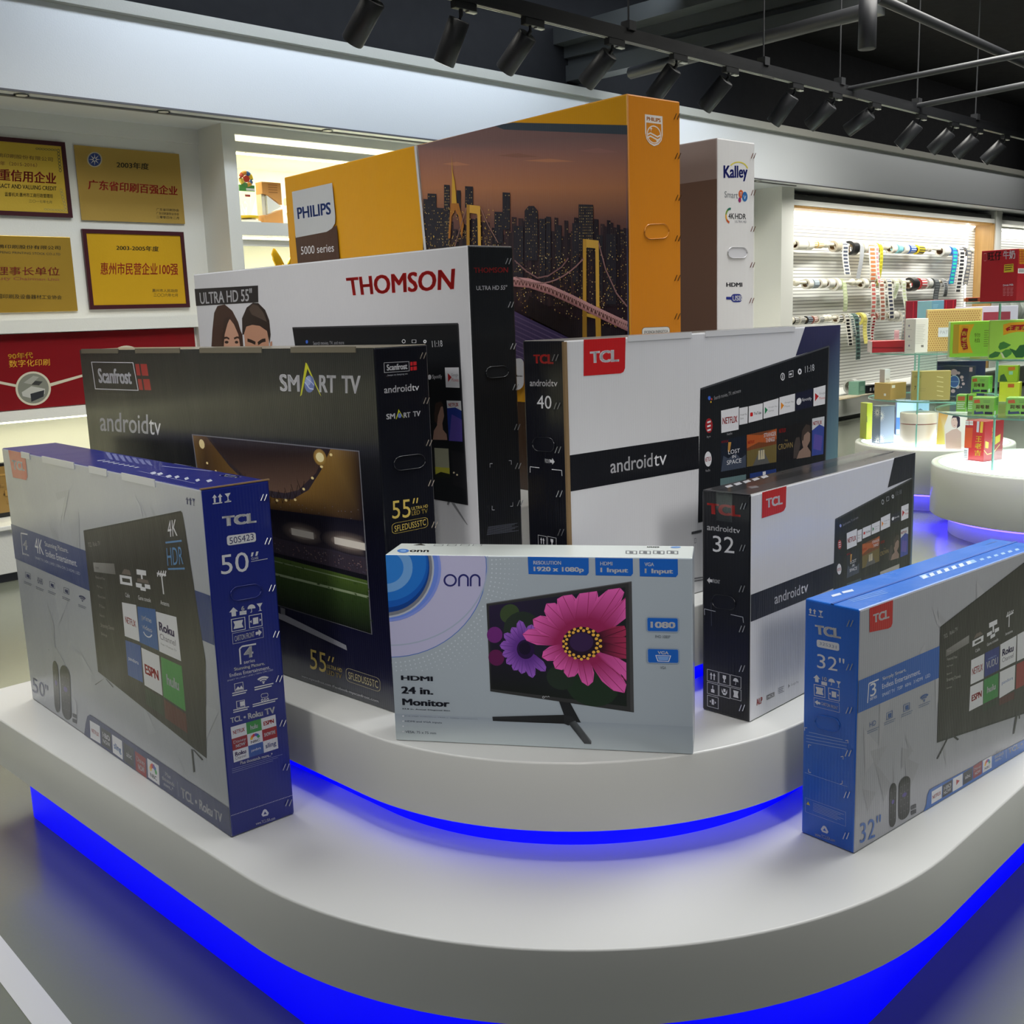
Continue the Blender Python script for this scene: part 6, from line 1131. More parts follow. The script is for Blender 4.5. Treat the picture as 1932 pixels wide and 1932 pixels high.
for k, x, row, r, wd, c1, c2, desc, hang in rolls:
    yy = {'a': {'top': 272, 'middle': 795, 'bottom': 1268}, 'b': {'top': 215, 'middle': 735, 'bottom': 1190}}[k][row]
    s, _ = on_wall(*zr(x, yy, k), RODO); d = (W(s, RODO) - CAM).length; R = r / (6.9 if k == 'a' else 7.667) * d / F; z = ROW[row] - R * .62 + .022
    i = num[row] = num.get(row, -1) + 1; rn = desc if 'roll' in desc else desc + ' roll'
    t = wall_thing('tape_roll', f'{rn}, {ORD[i]} from left, {row} row', 'tape roll', s, RODO, z - R * .0, 'tape rolls on the slatted wall')
    m = M(); n = 26; h = wd * .72; ri = R * .62
    for j in range(n):
        a, b = 2 * PI * j / n, 2 * PI * (j + 1) / n; c = c2 if (c2 and j % 2) else c1
        P = lambda rr_, t_, xx: (xx, rr_ * math.cos(t_), rr_ * math.sin(t_))
        m.add([P(R, a, -h), P(R, b, -h), P(R, b, h), P(R, a, h)], [(0, 1, 2, 3)], c); m.add([P(R, a, -h), P(R, b, -h), P(ri, b, -h), P(ri, a, -h)], [(3, 2, 1, 0)], c1); m.add([P(R, a, h), P(R, b, h), P(ri, b, h), P(ri, a, h)], [(0, 1, 2, 3)], c1)
    m.build('tape', SATIN, t)
    m = M()
    for j in range(n):
        a, b = 2 * PI * j / n, 2 * PI * (j + 1) / n
        m.add([P(ri, a, -h * 1.02), P(ri, b, -h * 1.02), P(ri, b, h * 1.02), P(ri, a, h * 1.02)], [(3, 2, 1, 0)], (172, 140, 100))
    m.build('core', MATTE, t)
    if hang:
        L = hang / (6.9 if k == 'a' else 7.667) * d / F; m = M(); ns = max(8, int(L / .055)); ph = rnd.uniform(0, 6)
        for j in range(ns):
            for v0, v1, inset in ((j / ns, (j + 1) / ns, 1.0),) + (((j + .2) / ns, (j + .8) / ns, .66),) * (1 if c2 else 0):
                q = []
                for v in (v0, v1): q.append((v * L, -R - .003 - (.002 if inset < 1 else 0) + .03 * math.sin(v * 2.6 + ph) * v, -.06 * v * v * math.cos(ph)))
                m.add([(q[0][2] - 1.35 * h * inset, q[0][1], -q[0][0]), (q[0][2] + 1.35 * h * inset, q[0][1], -q[0][0]), (q[1][2] + 1.35 * h * inset, q[1][1], -q[1][0]), (q[1][2] - 1.35 * h * inset, q[1][1], -q[1][0])], [(0, 1, 2, 3)], c2 if inset < 1 else ((c1) if c2 else c1))
        m.build('hanging_strip', SATIN, t)
# odds and ends on the grey bench under the tape wall
def bpt(x, y, z): q = on_z(x, y, z); return q
q = bpt(1607, 744, .366); t = thing('tape_roll', 'white tape roll lying on its side on the bench below the tape wall', 'tape roll', q, A45)
m = M(); R = .10; n = 24
for j in range(n):
    a, b = 2 * PI * j / n, 2 * PI * (j + 1) / n; P = lambda r_, t_, x: (x, r_ * math.cos(t_), R + r_ * math.sin(t_))
    m.add([P(R, a, -.05), P(R, b, -.05), P(R, b, .05), P(R, a, .05)], [(0, 1, 2, 3)], (214, 214, 208)); m.add([P(R, a, -.05), P(R, b, -.05), P(.075, b, -.05), P(.075, a, -.05)], [(3, 2, 1, 0)], (196, 196, 190)); m.add([P(.075, a, -.05), P(.075, b, -.05), P(.075, b, .05), P(.075, a, .05)], [(3, 2, 1, 0)], (170, 166, 156)); m.add([P(R, a, .05), P(R, b, .05), P(.075, b, .05), P(.075, a, .05)], [(0, 1, 2, 3)], (196, 196, 190))
m.build('tape', SATIN, t)
q = bpt(1626, 746, .366); t = thing('small_box', 'small mint green box on the bench beside the lying tape roll', 'box', q, A45); m = M(); m.box(-.09, .09, 0, .14, 0, .18, (120, 168, 146)); m.build('carton', SMOOTH, t, bevel=.003)
m = M(); m.box(-.05, .05, -.002, 0, .06, .12, (150, 190, 170)); m.build('label', SMOOTH, t)
q = bpt(1645, 743, .366); t = thing('small_box', 'small black box with white squares on the bench, right of the mint box', 'box', q, A45); m = M(); m.box(-.12, .14, 0, .12, 0, .115, (28, 28, 34)); m.build('carton', SMOOTH, t, bevel=.003)
m = M(); m.box(-.06, -.02, -.002, 0, .04, .08, (200, 200, 200)); m.box(.03, .07, -.002, 0, .04, .08, (170, 170, 170)); m.build('label', SMOOTH, t)
q = bpt(1600, 752, .366); t = thing('paper_sheet', 'loose brown paper sheets on the bench edge under the tape wall', 'paper', q, A45); m = M(); m.box(-.5, .3, -.02, .16, 0, .006, (176, 160, 128)); m.box(-.1, .7, .0, .2, .006, .012, (196, 186, 160)); m.build('sheets', MATTE, t)
# pale bags on the far wall section
t = wall_thing('white_bags', 'row of white plastic bags hanging at the far right wall section', 'bags', 20.0, .50, 1.3); m = M()
for i in range(14): x = -.8 + i * .16; m.tube([(x, 0, .2 + .1 * math.sin(i * 2.1)), (x + .03, -.03, .02), (x + .02, 0, -.14)], [.05, .11, .06], 8, (226, 226, 220))
tag(t, kind=None); m.build('bags', SATIN, t); t['kind'] = 'stuff'
# ================================================================== round glass displays at the right
def podium(label, cx, cy, r, zt, shelves, pan):
    t = thing('round_display', label, 'display', (cx, cy, 0))
    m = M(); m.lathe([(r - .04, .13), (r, .14), (r, zt - .012), (r - .004, zt - .003), (r - .012, zt), (r - .045, zt), (r - .045, zt - .02)], 72, (212, 212, 204)); m.build('drum', LAM, t)
    m = M(); m.lathe([(r - .046, zt - .03), (r - .046, zt - .006), (0.0001, zt - .006)], 72, (240, 246, 250), 0); m.build('lit_top', glow('white_lit_top', (.86, .95, 1.0), 1.6), t)
    m = M(); m.lathe([(r - .12, 0), (r - .12, .14)], 64, (205, 205, 208)); m.build('plinth', LAM, t)
    m = M(); m.tube([((r - .06) * math.cos(a), (r - .06) * math.sin(a), .125) for a in [2 * PI * i / 60 for i in range(60)]], .008, 6, (80, 80, 255), closed=True); m.build('led_strip', glow('bright_blue_led', (0.05, .03, 1), 14), t)
    for z, rs in shelves:
        m = M(); m.lathe([(rs, z - .010), (rs, z)], 64, (120, 170, 150), 1, smooth=True); m.f = m.f; m.m[-1] = 0; m.m[-2] = 0; m.build('glass_shelf', [GLASS, EDGE], t)
    zs = [zt] + [z for z, _ in shelves]
    for z0, z1 in zip(zs, zs[1:]):
        for ang, R in pan:
            m = M(); c, s = math.cos(ang), math.sin(ang); d = .005
            def pt(a, b): return (a * c - b * s, a * s + b * c)
            for a0, a1, mi in ((.0, R - .01, 0), (R - .01, R, 1)):
                p = [pt(a0, -d), pt(a1, -d), pt(a1, d), pt(a0, d)]
                m.add([(*q, z0 + .002) for q in p] + [(*q, z1 - .012) for q in p], [(0, 1, 5, 4), (1, 2, 6, 5), (2, 3, 7, 6), (3, 0, 4, 7), (4, 5, 6, 7), (3, 2, 1, 0)], (130, 186, 168), mi)
            m.build('glass_panel', [GLASS, EDGE], t)
    l = bpy.data.lights.new('display_lamp', 'AREA'); l.shape = 'DISK'; l.size = r * 1.6; l.energy = 5; l.color = (.88, .96, 1); lo = bpy.data.objects.new('display_lamp', l); COL.objects.link(lo); lo.parent = t; lo.location = (0, 0, zt + .004); lo.rotation_euler = (PI, 0, 0)
    return t
FC, RC = (3.54, 6.85), (3.285, 8.17)
podium('front round white display with lit top and three glass shelves, at the right edge', *FC, .74, .47, [(.825, .73), (1.173, .67), (1.518, .57)], [(math.radians(a), .56) for a in (205, 300, 60)])
podium('rear round white display with two glass shelves, behind the front one', *RC, .58, .47, [(.813, .49), (1.161, .49)], [(math.radians(a), .44) for a in (232, 320, 90)])
ZF, ZR = (.825, 1.173, 1.518, .464), (.813, 1.161, .464)
def pbox(label, z, px, yaw, L, D, H, side, cols, name='gift_box', mat=SMOOTH, group='packages on the round displays', dy=0.0):
    q = on_z(px[0], px[1], z)
    q = q + Vector((q.x, q.y, 0)).normalized() * dy
    return carton(name, label, 'box', q.x, q.y, yaw - math.degrees(math.atan2(q.x, q.y)), L, D, H, z + .0005, side, cols, group, mat, .003)
def zp(B, w, z): A = face(B, w); A.z = z; return A
PZ, PF, PL = (1600, 560, 6.23), (1760, 550, 11.23), (1760, 690, 8.78)
# rear display, upper shelf
B = pbox('low red box with a pale pink end, left on the rear upper glass shelf', ZR[1], (1645, 666), 12, .24, .17, .088, 1, ((150, 30, 42), (196, 160, 156), (176, 60, 66), (120, 24, 34)))
A = zp(B, 'f', PZ); A.poly([(275, 592), (645, 592), (645, 606), (275, 606)], (110, 16, 28)); A.build('groove', SMOOTH, B['t'])
B = pbox('small pink card standing behind the low red box on the rear upper shelf', ZR[1], (1687, 645), 10, .045, .02, .105, 1, ((228, 178, 180), (210, 160, 164), (230, 190, 190), (210, 160, 160)), 'price_card', dy=.12)
A = zp(B, 'f', PZ); lines(A, A.box((550, 430), (600, 480)), 4, (200, 130, 140), .4); A.build('print', SMOOTH, B['t'])
B = pbox('tall white box with small icons, in front of the light blue box', ZR[1], (1726, 666), 40, .115, .115, .25, 1, ((206, 202, 192), (226, 222, 216), (228, 226, 222), (200, 200, 196)))
A = zp(B, 's', PZ)
for y in (340, 465, 575): A.disc((718, y), 9, (130, 120, 150), None, 10, 13); A.line([(688, y + 45), (750, y + 45)], .002, (160, 156, 160))
A.build('side_print', SMOOTH, B['t']); A = zp(B, 'f', PZ); lines(A, A.box((800, 330), (900, 560)), 12, (176, 172, 162), .35); A.poly([(858, 566), (888, 566), (888, 592), (858, 592)], (110, 106, 100)); A.build('front_print', SMOOTH, B['t'])
B = pbox('dark red box with upright ribs, behind the light blue box', ZR[1], (1707, 650), 4, .43, .12, .38, 1, ((128, 22, 38), (110, 18, 30), (90, 16, 26), (90, 16, 26)), dy=.42)
m = M()
for x in (.06, .13, .20, .27, .34, .40): m.box(x, x + .007, -.004, 0, .01, .37, (186, 40, 54))
m.build('rib', SMOOTH, B['t'])
B = pbox('light blue slab shaped box standing between the white and dark red boxes', ZR[1], (1755, 662), 42, .12, .16, .375, 1, ((96, 140, 160), (150, 206, 222), (170, 222, 234), (110, 160, 176)), dy=.22)
A = zp(B, 'f', PZ); lines(A, A.box((1000, 90), (1060, 140)), 3, (130, 170, 186), .4); A.build('front_print', SMOOTH, B['t'])
B = pbox('gold box with a lattice pattern and pale label, right on the rear upper shelf', ZR[1], (1747, 664), 6, .38, .10, .31, 1, ((206, 176, 110), (180, 150, 90), (210, 186, 120), (160, 130, 80)), dy=.03)
A = zp(B, 'f', (1, 1, 1))
for i in range(24):
    for j in range(19):
        u, v = .012 + i * .0163 + (.008 if j % 2 else 0), .012 + j * .0163
        if u < .37 and v < .3: A.uvpoly([(u, v + .0075), (u + .0062, v), (u, v - .0075), (u - .0062, v)], (168, 124, 74)); 
A.z = PZ; A.rect((1062, 362), (1240, 468), (206, 208, 210)); A.tx('PATIS', (1082, 398), (1215, 432), (160, 160, 166)); A.build('front_print', SMOOTH, B['t'])
B = pbox('wide lilac and maroon box lying behind the gold lattice box', ZR[1], (1800, 650), 2, .50, .14, .31, 1, ((180, 172, 188), (170, 164, 176), (196, 190, 204), (150, 140, 150)), dy=.30)
A = zp(B, 'f', PF); A.rect((1072, 440), (1636, 640), (130, 48, 62)); A.build('front_print', SMOOTH, B['t'])
# rear display, lower shelf
B = pbox('square gold box with a longer gold side, left on the rear lower shelf', ZR[0], (1680, 755), -38, .15, .18, .125, -1, ((188, 156, 84), (170, 138, 78), (206, 178, 110), (140, 110, 60)))
A = zp(B, 'f', PZ); A.rect((422, 1136), (446, 1166), (226, 224, 214)); A.build('front_print', SMOOTH, B['t']); A = zp(B, 's', PZ); A.rect((515, 1040), (552, 1070), (214, 208, 190)); A.build('side_print', SMOOTH, B['t']); GB = B
B = carton('gift_box', 'small white and pinkish box standing on top of the square gold box', 'box', GB['o'].x - .02, GB['o'].y + .08, 18, .05, .06, .10, ZR[0] + .1265, 1, ((228, 228, 230), (196, 184, 178), (230, 228, 226), (190, 186, 184)), 'packages on the round displays', SMOOTH, .002)
A = face(B, 'f'); A.uvpoly([(.01, .02), (.04, .02), (.04, .03), (.01, .03)], (190, 190, 194)); A.build('front_print', SMOOTH, B['t'])
B = pbox('large olive gold pouch box marked 7, in the middle of the rear lower shelf', ZR[0], (1719, 755), 6, .27, .07, .215, 1, ((164, 146, 86), (140, 122, 70), (190, 172, 110), (130, 112, 66)), dy=-.03)
A = zp(B, 'f', PZ); A.tx('7', (778, 1048), (800, 1092), (40, 36, 30)); A.tx('oooz', (780, 926), (858, 950), (110, 98, 60)); A.line([(806, 1084), (915, 1080)], .0015, (120, 108, 66)); A.line([(806, 1106), (910, 1106)], .0015, (120, 108, 66))
for i in range(5): A.line([(1044, 938 + i * 55), (1120, 950 + i * 55)], .006, (206, 190, 136))
A.build('front_print', SMOOTH, B['t'])
B = pbox('navy box with a round blue badge and pink flowers, right on the rear lower shelf', ZR[0], (1766, 750), 4, .34, .06, .265, 1, ((40, 42, 74), (30, 32, 58), (50, 52, 84), (30, 32, 56)), dy=.10)
A = zp(B, 'f', PL); A.outline(A.box((20, 12), (690, 620)), (90, 90, 120), .006)
for x, y, r in ((350, 110, 60), (425, 120, 28), (480, 190, 30), (490, 240, 18), (410, 350, 34), (335, 420, 36), (470, 355, 14), (505, 300, 26)): A.disc((x, y), r, (206, 160, 168), None, 14, r * .9)
A.disc((352, 262), 90, (206, 210, 226), None, 30, 104); A.disc((352, 262), 80, (64, 92, 160), None, 30, 94); A.line([(290, 262), (420, 264)], .004, (150, 170, 210)); A.rect((606, 28), (655, 98), (200, 150, 156)); A.build('front_print', SMOOTH, B['t'])
# rear display, lit top
B = pbox('silver blue box printed with white chrysanthemums, on the rear lit top', ZR[2], (1660, 838), 38, .13, .10, .29, 1, ((150, 164, 186), (120, 132, 148), (170, 180, 190), (130, 140, 150)))
for w, c0 in (('s', (345, 1360)), ('f', (392, 1400)), ('f', (390, 1680)), ('s', (350, 1690))):
    A = zp(B, w, PZ)
    for k in range(15):
        a = 2 * PI * k / 15; A.poly([(c0[0] + 8 * math.cos(a + .5), c0[1] + 14 * math.sin(a + .5)), (c0[0] + 46 * math.cos(a), c0[1] + 80 * math.sin(a)), (c0[0] + 8 * math.cos(a - .5), c0[1] + 14 * math.sin(a - .5))], (222, 222, 216))
    A.build('flower_print', SMOOTH, B['t'])
B = pbox('narrow lime yellow box left of the silver blue flower box', ZR[2], (1634, 831), 30, .05, .10, .29, 1, ((190, 200, 40), (170, 180, 30), (206, 214, 80), (150, 160, 30)), dy=.05)
A = zp(B, 'f', PZ); A.poly([(205, 1400), (225, 1400), (225, 1480), (205, 1470)], (50, 54, 40)); A.build('front_print', SMOOTH, B['t'])
q = on_z(1733, 842, ZR[2]); t = thing('round_box', 'large cream cylinder box with a thin red line round it, on the rear lit top', 'box', (q.x, q.y + .02, ZR[2]), 0, 'packages on the round displays')
m = M(); m.lathe([(.128, 0), (.13, .004), (.13, .172)], 48, (212, 200, 184)); m.build('body', SMOOTH, t); m = M(); m.lathe([(.127, .172), (.127, .178)], 48, (150, 60, 56)); m.build('red_line', SMOOTH, t); m = M(); m.lathe([(.132, .178), (.132, .25), (.128, .256), (0.001, .256)], 48, (218, 206, 190)); m.build('lid', SMOOTH, t)
B = pbox('light blue box standing behind the cream cylinder on the rear lit top', ZR[2], (1690, 826), 8, .25, .08, .285, 1, ((170, 196, 226), (60, 110, 200), (180, 200, 226), (120, 150, 190)), dy=.16)
A = zp(B, 'f', PZ); A.poly([(800, 1350), (850, 1310), (905, 1350), (905, 1420), (800, 1420)], (90, 96, 112)); A.rect((560, 1420), (612, 1556), (60, 110, 210)); A.build('front_print', SMOOTH, B['t'])
B = pbox('white and yellow box printed with a dark haired woman, right on the rear lit top', ZR[2], (1766, 848), -6, .20, .06, .27, 1, ((232, 226, 214), (214, 170, 70), (236, 232, 222), (200, 190, 170)), dy=.03)
A = zp(B, 'f', PL); A.poly([(60, 1300), (100, 700), (230, 690), (260, 800), (190, 1000), (200, 1300)], [(232, 210, 90), (220, 160, 60), (214, 130, 50), (222, 170, 90), (232, 214, 150), (236, 226, 120)])
A.poly([(215, 1380), (210, 1130), (320, 1060), (400, 1040), (470, 1100), (470, 1380)], (206, 176, 160)); A.disc((360, 930), 58, (214, 184, 168), None, 20, 100); A.poly([(310, 880), (330, 830), (400, 815), (450, 860), (450, 1000), (395, 1040), (412, 940), (390, 860), (340, 860)], (44, 36, 36)); A.line([(330, 900), (352, 895)], .002, (40, 30, 30)); A.line([(372, 895), (395, 900)], .002, (40, 30, 30)); A.poly([(345, 985), (372, 985), (358, 995)], (150, 60, 60)); A.build('front_print', SMOOTH, B['t'])
# front display, top shelf
RC_ = (166, 34, 42)
B = pbox('bright red milk box with large black and white characters, on the top glass shelf', ZF[2], (1917, 568), -22, .215, .20, .30, -1, (RC_, (150, 30, 38), (170, 50, 54), (120, 26, 32)))
A = zp(B, 'f', (1680, 440, 7.667)); A.tq('旺仔', (1405, 275), (1605, 255), (1608, 385), (1412, 405), (48, 40, 40), .03); A.tq('牛奶', (1628, 255), (1806, 240), (1806, 370), (1632, 378), WH, .03)
A.poly([(1648, 455), (1780, 440), (1782, 560), (1640, 570)], (196, 176, 50)); lines(A, A.frame((1655, 465), (1772, 452), (1774, 548), (1650, 560)), 3, (90, 30, 30), .4); A.tq('Drink Milk', (1630, 740), (1780, 730), (1780, 758), (1630, 768), WH, .03)
A.outline(A.frame((1352, 290), (1388, 286), (1386, 400), (1354, 404)), (206, 150, 150), .06)
for x in (1650, 1705, 1755): lines(A, A.frame((x - 22, 790), (x + 22, 786), (x + 22, 915), (x - 22, 920)), 6, (206, 130, 134), .35)
A.build('front_print', SMOOTH, B['t']); A = zp(B, 's', (1680, 440, 7.667))
for x in (1882, 1922):
    for i in range(6): A.tx('醇香营养好喝'[i], (x - 16, 228 + i * 38), (x + 16, 260 + i * 38), (222, 190, 50), .02)
A.rect((1846, 510), (1990, 580), (226, 226, 222))
for i in range(6): A.rect((1858 + i * 14, 518), (1864 + i * 14, 570), (60, 60, 60))
A.build('side_print', SMOOTH, B['t'])
B = pbox('flat orange and black packet leaning at the left of the red milk box', ZF[2], (1822, 570), 30, .11, .03, .03, 1, ((120, 50, 30), (206, 120, 60), (196, 90, 50), (90, 40, 30)), 'snack_packet', dy=.02)
m = M(); m.box(.02, .09, -.001, 0, .006, .024, (40, 26, 24)); m.build('label', SMOOTH, B['t'])
# front display, middle shelf
GN, GY = (150, 204, 66), (222, 160, 40)
B = pbox('green gift box with upright red badge in a sunken panel, left on middle glass shelf', ZF[1], (1791, 674), 8, .265, .09, .225, 1, (GN, (130, 184, 52), (166, 214, 86), (120, 170, 50)), dy=-.02)
A = zp(B, 'f', PF); A.rect((462, 700), (1180, 1312), (150, 196, 70)); A.rect((440, 700), (560, 1312), (176, 146, 50)); A.poly([(560, 706), (880, 690), (800, 850), (770, 1000), (800, 1180), (850, 1300), (540, 1300)], GY); A.poly([(620, 720), (760, 735), (720, 900), (715, 1060), (750, 1240), (640, 1270), (585, 1150), (570, 980), (585, 840)], (206, 150, 44)); A.poly([(650, 770), (750, 790), (722, 900), (720, 1080), (745, 1210), (650, 1240), (600, 1130), (588, 980), (600, 870)], (150, 24, 36))
for i, ch in enumerate('王老吉'): A.tx(ch, (606, 1100 - i * 130), (716, 1190 - i * 130), (236, 216, 80), .02)
for i, ch in enumerate('植物'): A.tx(ch, (880, 990 - i * 110), (1000, 1080 - i * 110), (92, 100, 40), .0)
lines(A, A.box((1090, 820), (1170, 1190)), 8, (120, 140, 54), .4); A.build('front_print', SMOOTH, B['t'])
B = pbox('green gift box with leaves and curved red badge, right on the middle glass shelf', ZF[1], (1865, 678), 4, .33, .09, .235, 1, ((164, 214, 82), (140, 190, 60), (182, 222, 110), (120, 170, 50)), dy=-.05)
A = zp(B, 'f', PF); A.poly([(1490, 700), (1640, 660), (1932, 640), (2260, 700), (2250, 930), (2080, 860), (1800, 850), (1640, 880), (1490, 930)], GY); A.poly([(1540, 790), (1660, 715), (1932, 700), (2200, 780), (2140, 830), (1932, 815), (1700, 820), (1570, 840)], (160, 28, 36))
for i, ch in enumerate('王老吉'): A.tx(ch, (1600 + i * 135, 735), (1700 + i * 135, 830), (236, 216, 80), .02)
for p, c in (([(1385, 1180), (1420, 1090), (1500, 1060), (1660, 1130), (1560, 1200), (1420, 1240)], (70, 130, 60)), ([(1180, 1400), (1200, 1340), (1320, 1270), (1440, 1290), (1380, 1380), (1250, 1410)], (64, 120, 60)), ([(1440, 1300), (1540, 1230), (1700, 1220), (1660, 1330), (1560, 1400), (1480, 1380)], (78, 140, 66)), ([(1620, 1200), (1760, 1250), (1840, 1140), (1960, 1120), (2100, 1180), (2060, 1300), (1900, 1400), (1760, 1400)], (50, 100, 56)), ([(1430, 1290), (1470, 1300), (1530, 1410), (1480, 1410)], (206, 214, 170))): A.poly(p, c)
A.build('front_print', SMOOTH, B['t'])
# front display, lower shelf
def lozenge(label, px, yaw, L, D, H, z=None, dy=0.0, plain=False):
    B = pbox(label, z or ZF[0], px, yaw, L, D, H, -1, ((146, 200, 84), (116, 178, 62), (176, 214, 120), (110, 160, 60)), 'lozenge_carton', dy=dy)
    A = face(B, 'f'); f = lambda a, b: (-L + a * L, H - b * H)
    if plain: A.poly([(.15, .1), (.85, .1), (.85, .35), (.15, .35)], (206, 110, 40), f); lines(A, A.box((.1, .45), (.9, .9), f), 4, (220, 232, 200), .4)
    else:
        A.poly([(.08, .14), (.32, .1), (.36, .3), (.08, .32)], (214, 104, 40), f)
        for i, ch in enumerate('润喉糖'): A.tx(ch, (.16 + i * .22, .4), (.34 + i * .22, .62), (110, 66, 30), .03, f)
        A.poly([(.1, .8), (.14, .68), (.18, .8), (.5, .76), (.55, .9), (.1, .94)], (70, 76, 110), f); A.poly([(.58, .78), (.94, .78), (.94, .92), (.58, .92)], (40, 40, 44), f); lines(A, A.box((.5, .16), (.82, .32), f), 2, (120, 160, 80), .4)
    A.build('front_print', SMOOTH, B['t'])
    A = face(B, 's'); f = lambda a, b: (a * D, H - b * H); lines(A, A.box((.4, .1), (.9, .5), f), 4, (70, 110, 50), .35); A.poly([(.05, .74), (.4, .74), (.4, .94), (.05, .94)], (214, 224, 206), f); A.build('side_print', SMOOTH, B['t']); return B
B1 = lozenge('front green lozenge carton with brown characters, in the middle of the lower glass shelf', (1875, 785), -12, .128, .11, .112, dy=-.0)
lozenge('upper green lozenge carton, stacked on those of the lower glass shelf', (1864, 744), -14, .106, .10, .108, z=ZF[0] + .1135, dy=.06)
lozenge('right green lozenge carton at the edge of the photo, on the lower glass shelf', (1947, 784), -8, .15, .11, .108, dy=-.02)
lozenge('left slim green lozenge packet with white barcode patch, on the lower glass shelf', (1822, 778), -10, .06, .09, .11, plain=True, dy=.03)
lozenge('slim green lozenge packet between the left packet and the front carton', (1836, 779), -10, .036, .09, .112, dy=.08, plain=True)
B = pbox('flat yellow box lying under the olive green tea box on the lower glass shelf', ZF[0], (1922, 764), -8, .13, .10, .135, -1, ((214, 206, 50), (196, 188, 44), (224, 218, 90), (180, 170, 40)), dy=.22)
A = face(B, 'f'); A.uvpoly([(-.075, .10), (-.035, .10), (-.035, .125), (-.075, .125)], (206, 90, 40)); A.build('front_print', SMOOTH, B['t'])
B2 = carton('gift_box', 'olive green tea box with dark leaves, on top of the flat yellow box', 'box', B['o'].x - .012, B['o'].y + .012, math.degrees(B['a']), .125, .08, .115, ZF[0] + .137, -1, ((160, 176, 40), (140, 160, 36), (130, 140, 60), (120, 140, 30)), 'packages on the round displays', SMOOTH, .002)
A = face(B2, 'f'); f = lambda a, b: (-.125 + a * .125, .115 - b * .115); A.poly([(.5, .1), (.85, .08), (.85, .28), (.5, .3)], (206, 110, 40), f); A.poly([(.08, .95), (.12, .6), (.3, .5), (.4, .7), (.5, .95)], (60, 84, 44), f); A.poly([(.55, .35), (.75, .35), (.75, .55), (.55, .55)], (150, 190, 160), f); A.build('front_print', SMOOTH, B2['t'])
# front display, lit top
B = pbox('tall red drink carton with yellow characters, standing on the front lit top', ZF[3], (1855, 872), -38, .155, .19, .27, -1, ((186, 44, 46), (164, 36, 42), (190, 70, 70), (130, 30, 34)))
A = zp(B, 'f', PL); A.poly([(500, 1020), (665, 1030), (640, 1360), (478, 1345)], (206, 84, 46)); A.poly([(495, 1358), (592, 1366), (580, 1556), (482, 1548)], (226, 226, 226))
for i in range(6): A.poly([(515, 1395 + i * 22), (570, 1399 + i * 22), (570, 1408 + i * 22), (515, 1404 + i * 22)], (80, 80, 84))
for x in (540, 608):
    for y in (870, 910, 950): A.poly([(x, y), (x + 60, y + 3), (x + 58, y + 36), (x - 2, y + 33)], (222, 220, 220))
A.poly([(735, 890), (775, 893), (760, 1105), (722, 1100)], (190, 190, 200)); A.poly([(795, 895), (840, 898), (822, 1112), (780, 1108)], (222, 180, 60))
for i, ch in enumerate('王老吉'): A.tq(ch, (712 - i * 10, 1165 + i * 115), (816 - i * 6, 1170 + i * 115), (806 - i * 6, 1262 + i * 115), (704 - i * 10, 1258 + i * 115), (232, 206, 60), .03)
A.build('front_print', SMOOTH, B['t']); A = zp(B, 's', PL)
for i in range(3): A.tx('吉庆时'[i], (980, 1020 + i * 90), (1015, 1090 + i * 90), (226, 200, 70), .02)
A.poly([(870, 1250), (925, 1270), (915, 1370), (868, 1360)], (222, 196, 60)); A.poly([(1035, 1180), (1120, 1130), (1112, 1250), (1030, 1310)], (222, 196, 60)); A.line([(845, 1400), (900, 1470), (1000, 1440), (1110, 1300)], .006, (226, 190, 110)); A.build('side_print', SMOOTH, B['t'])
# ================================================================== track lights and the dark ceiling
ZT, BT = 3.0, 3.90 - 6.788             # rail height, and its depth in wall coordinates
def on_track(x, y, z=3.0): q = on_z(x, y, z); return ((q.x + q.y) * S2, (q.y - q.x) * S2)
rail = thing('track_rail', 'long black ceiling track rail with pale conductor lines, carrying the spotlights', 'track rail', W(3, BT, ZT), A45)
m = M(); m.box(-3.5, 20, -.02, .02, -.0, .035, (26, 27, 30)); m.build('rail', BLACKM, rail)
m = M(); m.box(-3.5, 20, .03, .075, .02, .09, (30, 31, 34)); m.build('carrier', BLACKM, rail)
for a, b in ((-.5, .95), (1.15, 1.85), (2.2, 3.3), (3.45, 4.1), (4.6, 5.6), (5.7, 6.3), (6.6, 7.4), (7.6, 8.6)):
    m = M(); m.box(a, b, -.012, -.006, -.002, .0, (200, 200, 190)); m.box(a, b, .006, .012, -.002, .0, (200, 200, 190)); m.build('conductor', SATIN, rail)
spots = [(665, 18, 660, 44, 30), (893, 20, 874, 92, 14), (1020, 52, 996, 112, 32), (1185, 86, 1158, 144, 36), (1292, 118, 1274, 168, 30), (1396, 140, 1374, 188, 32), (1518, 170, 1502, 217, 26), (1590, 188, 1568, 230, 38), (1668, 205, 1643, 240, 46), (1760, 225, 1740, 264, 30), (1820, 240, 1800, 276, 34), (1872, 250, 1850, 286, 34), (1925, 262, 1912, 298, 34)]
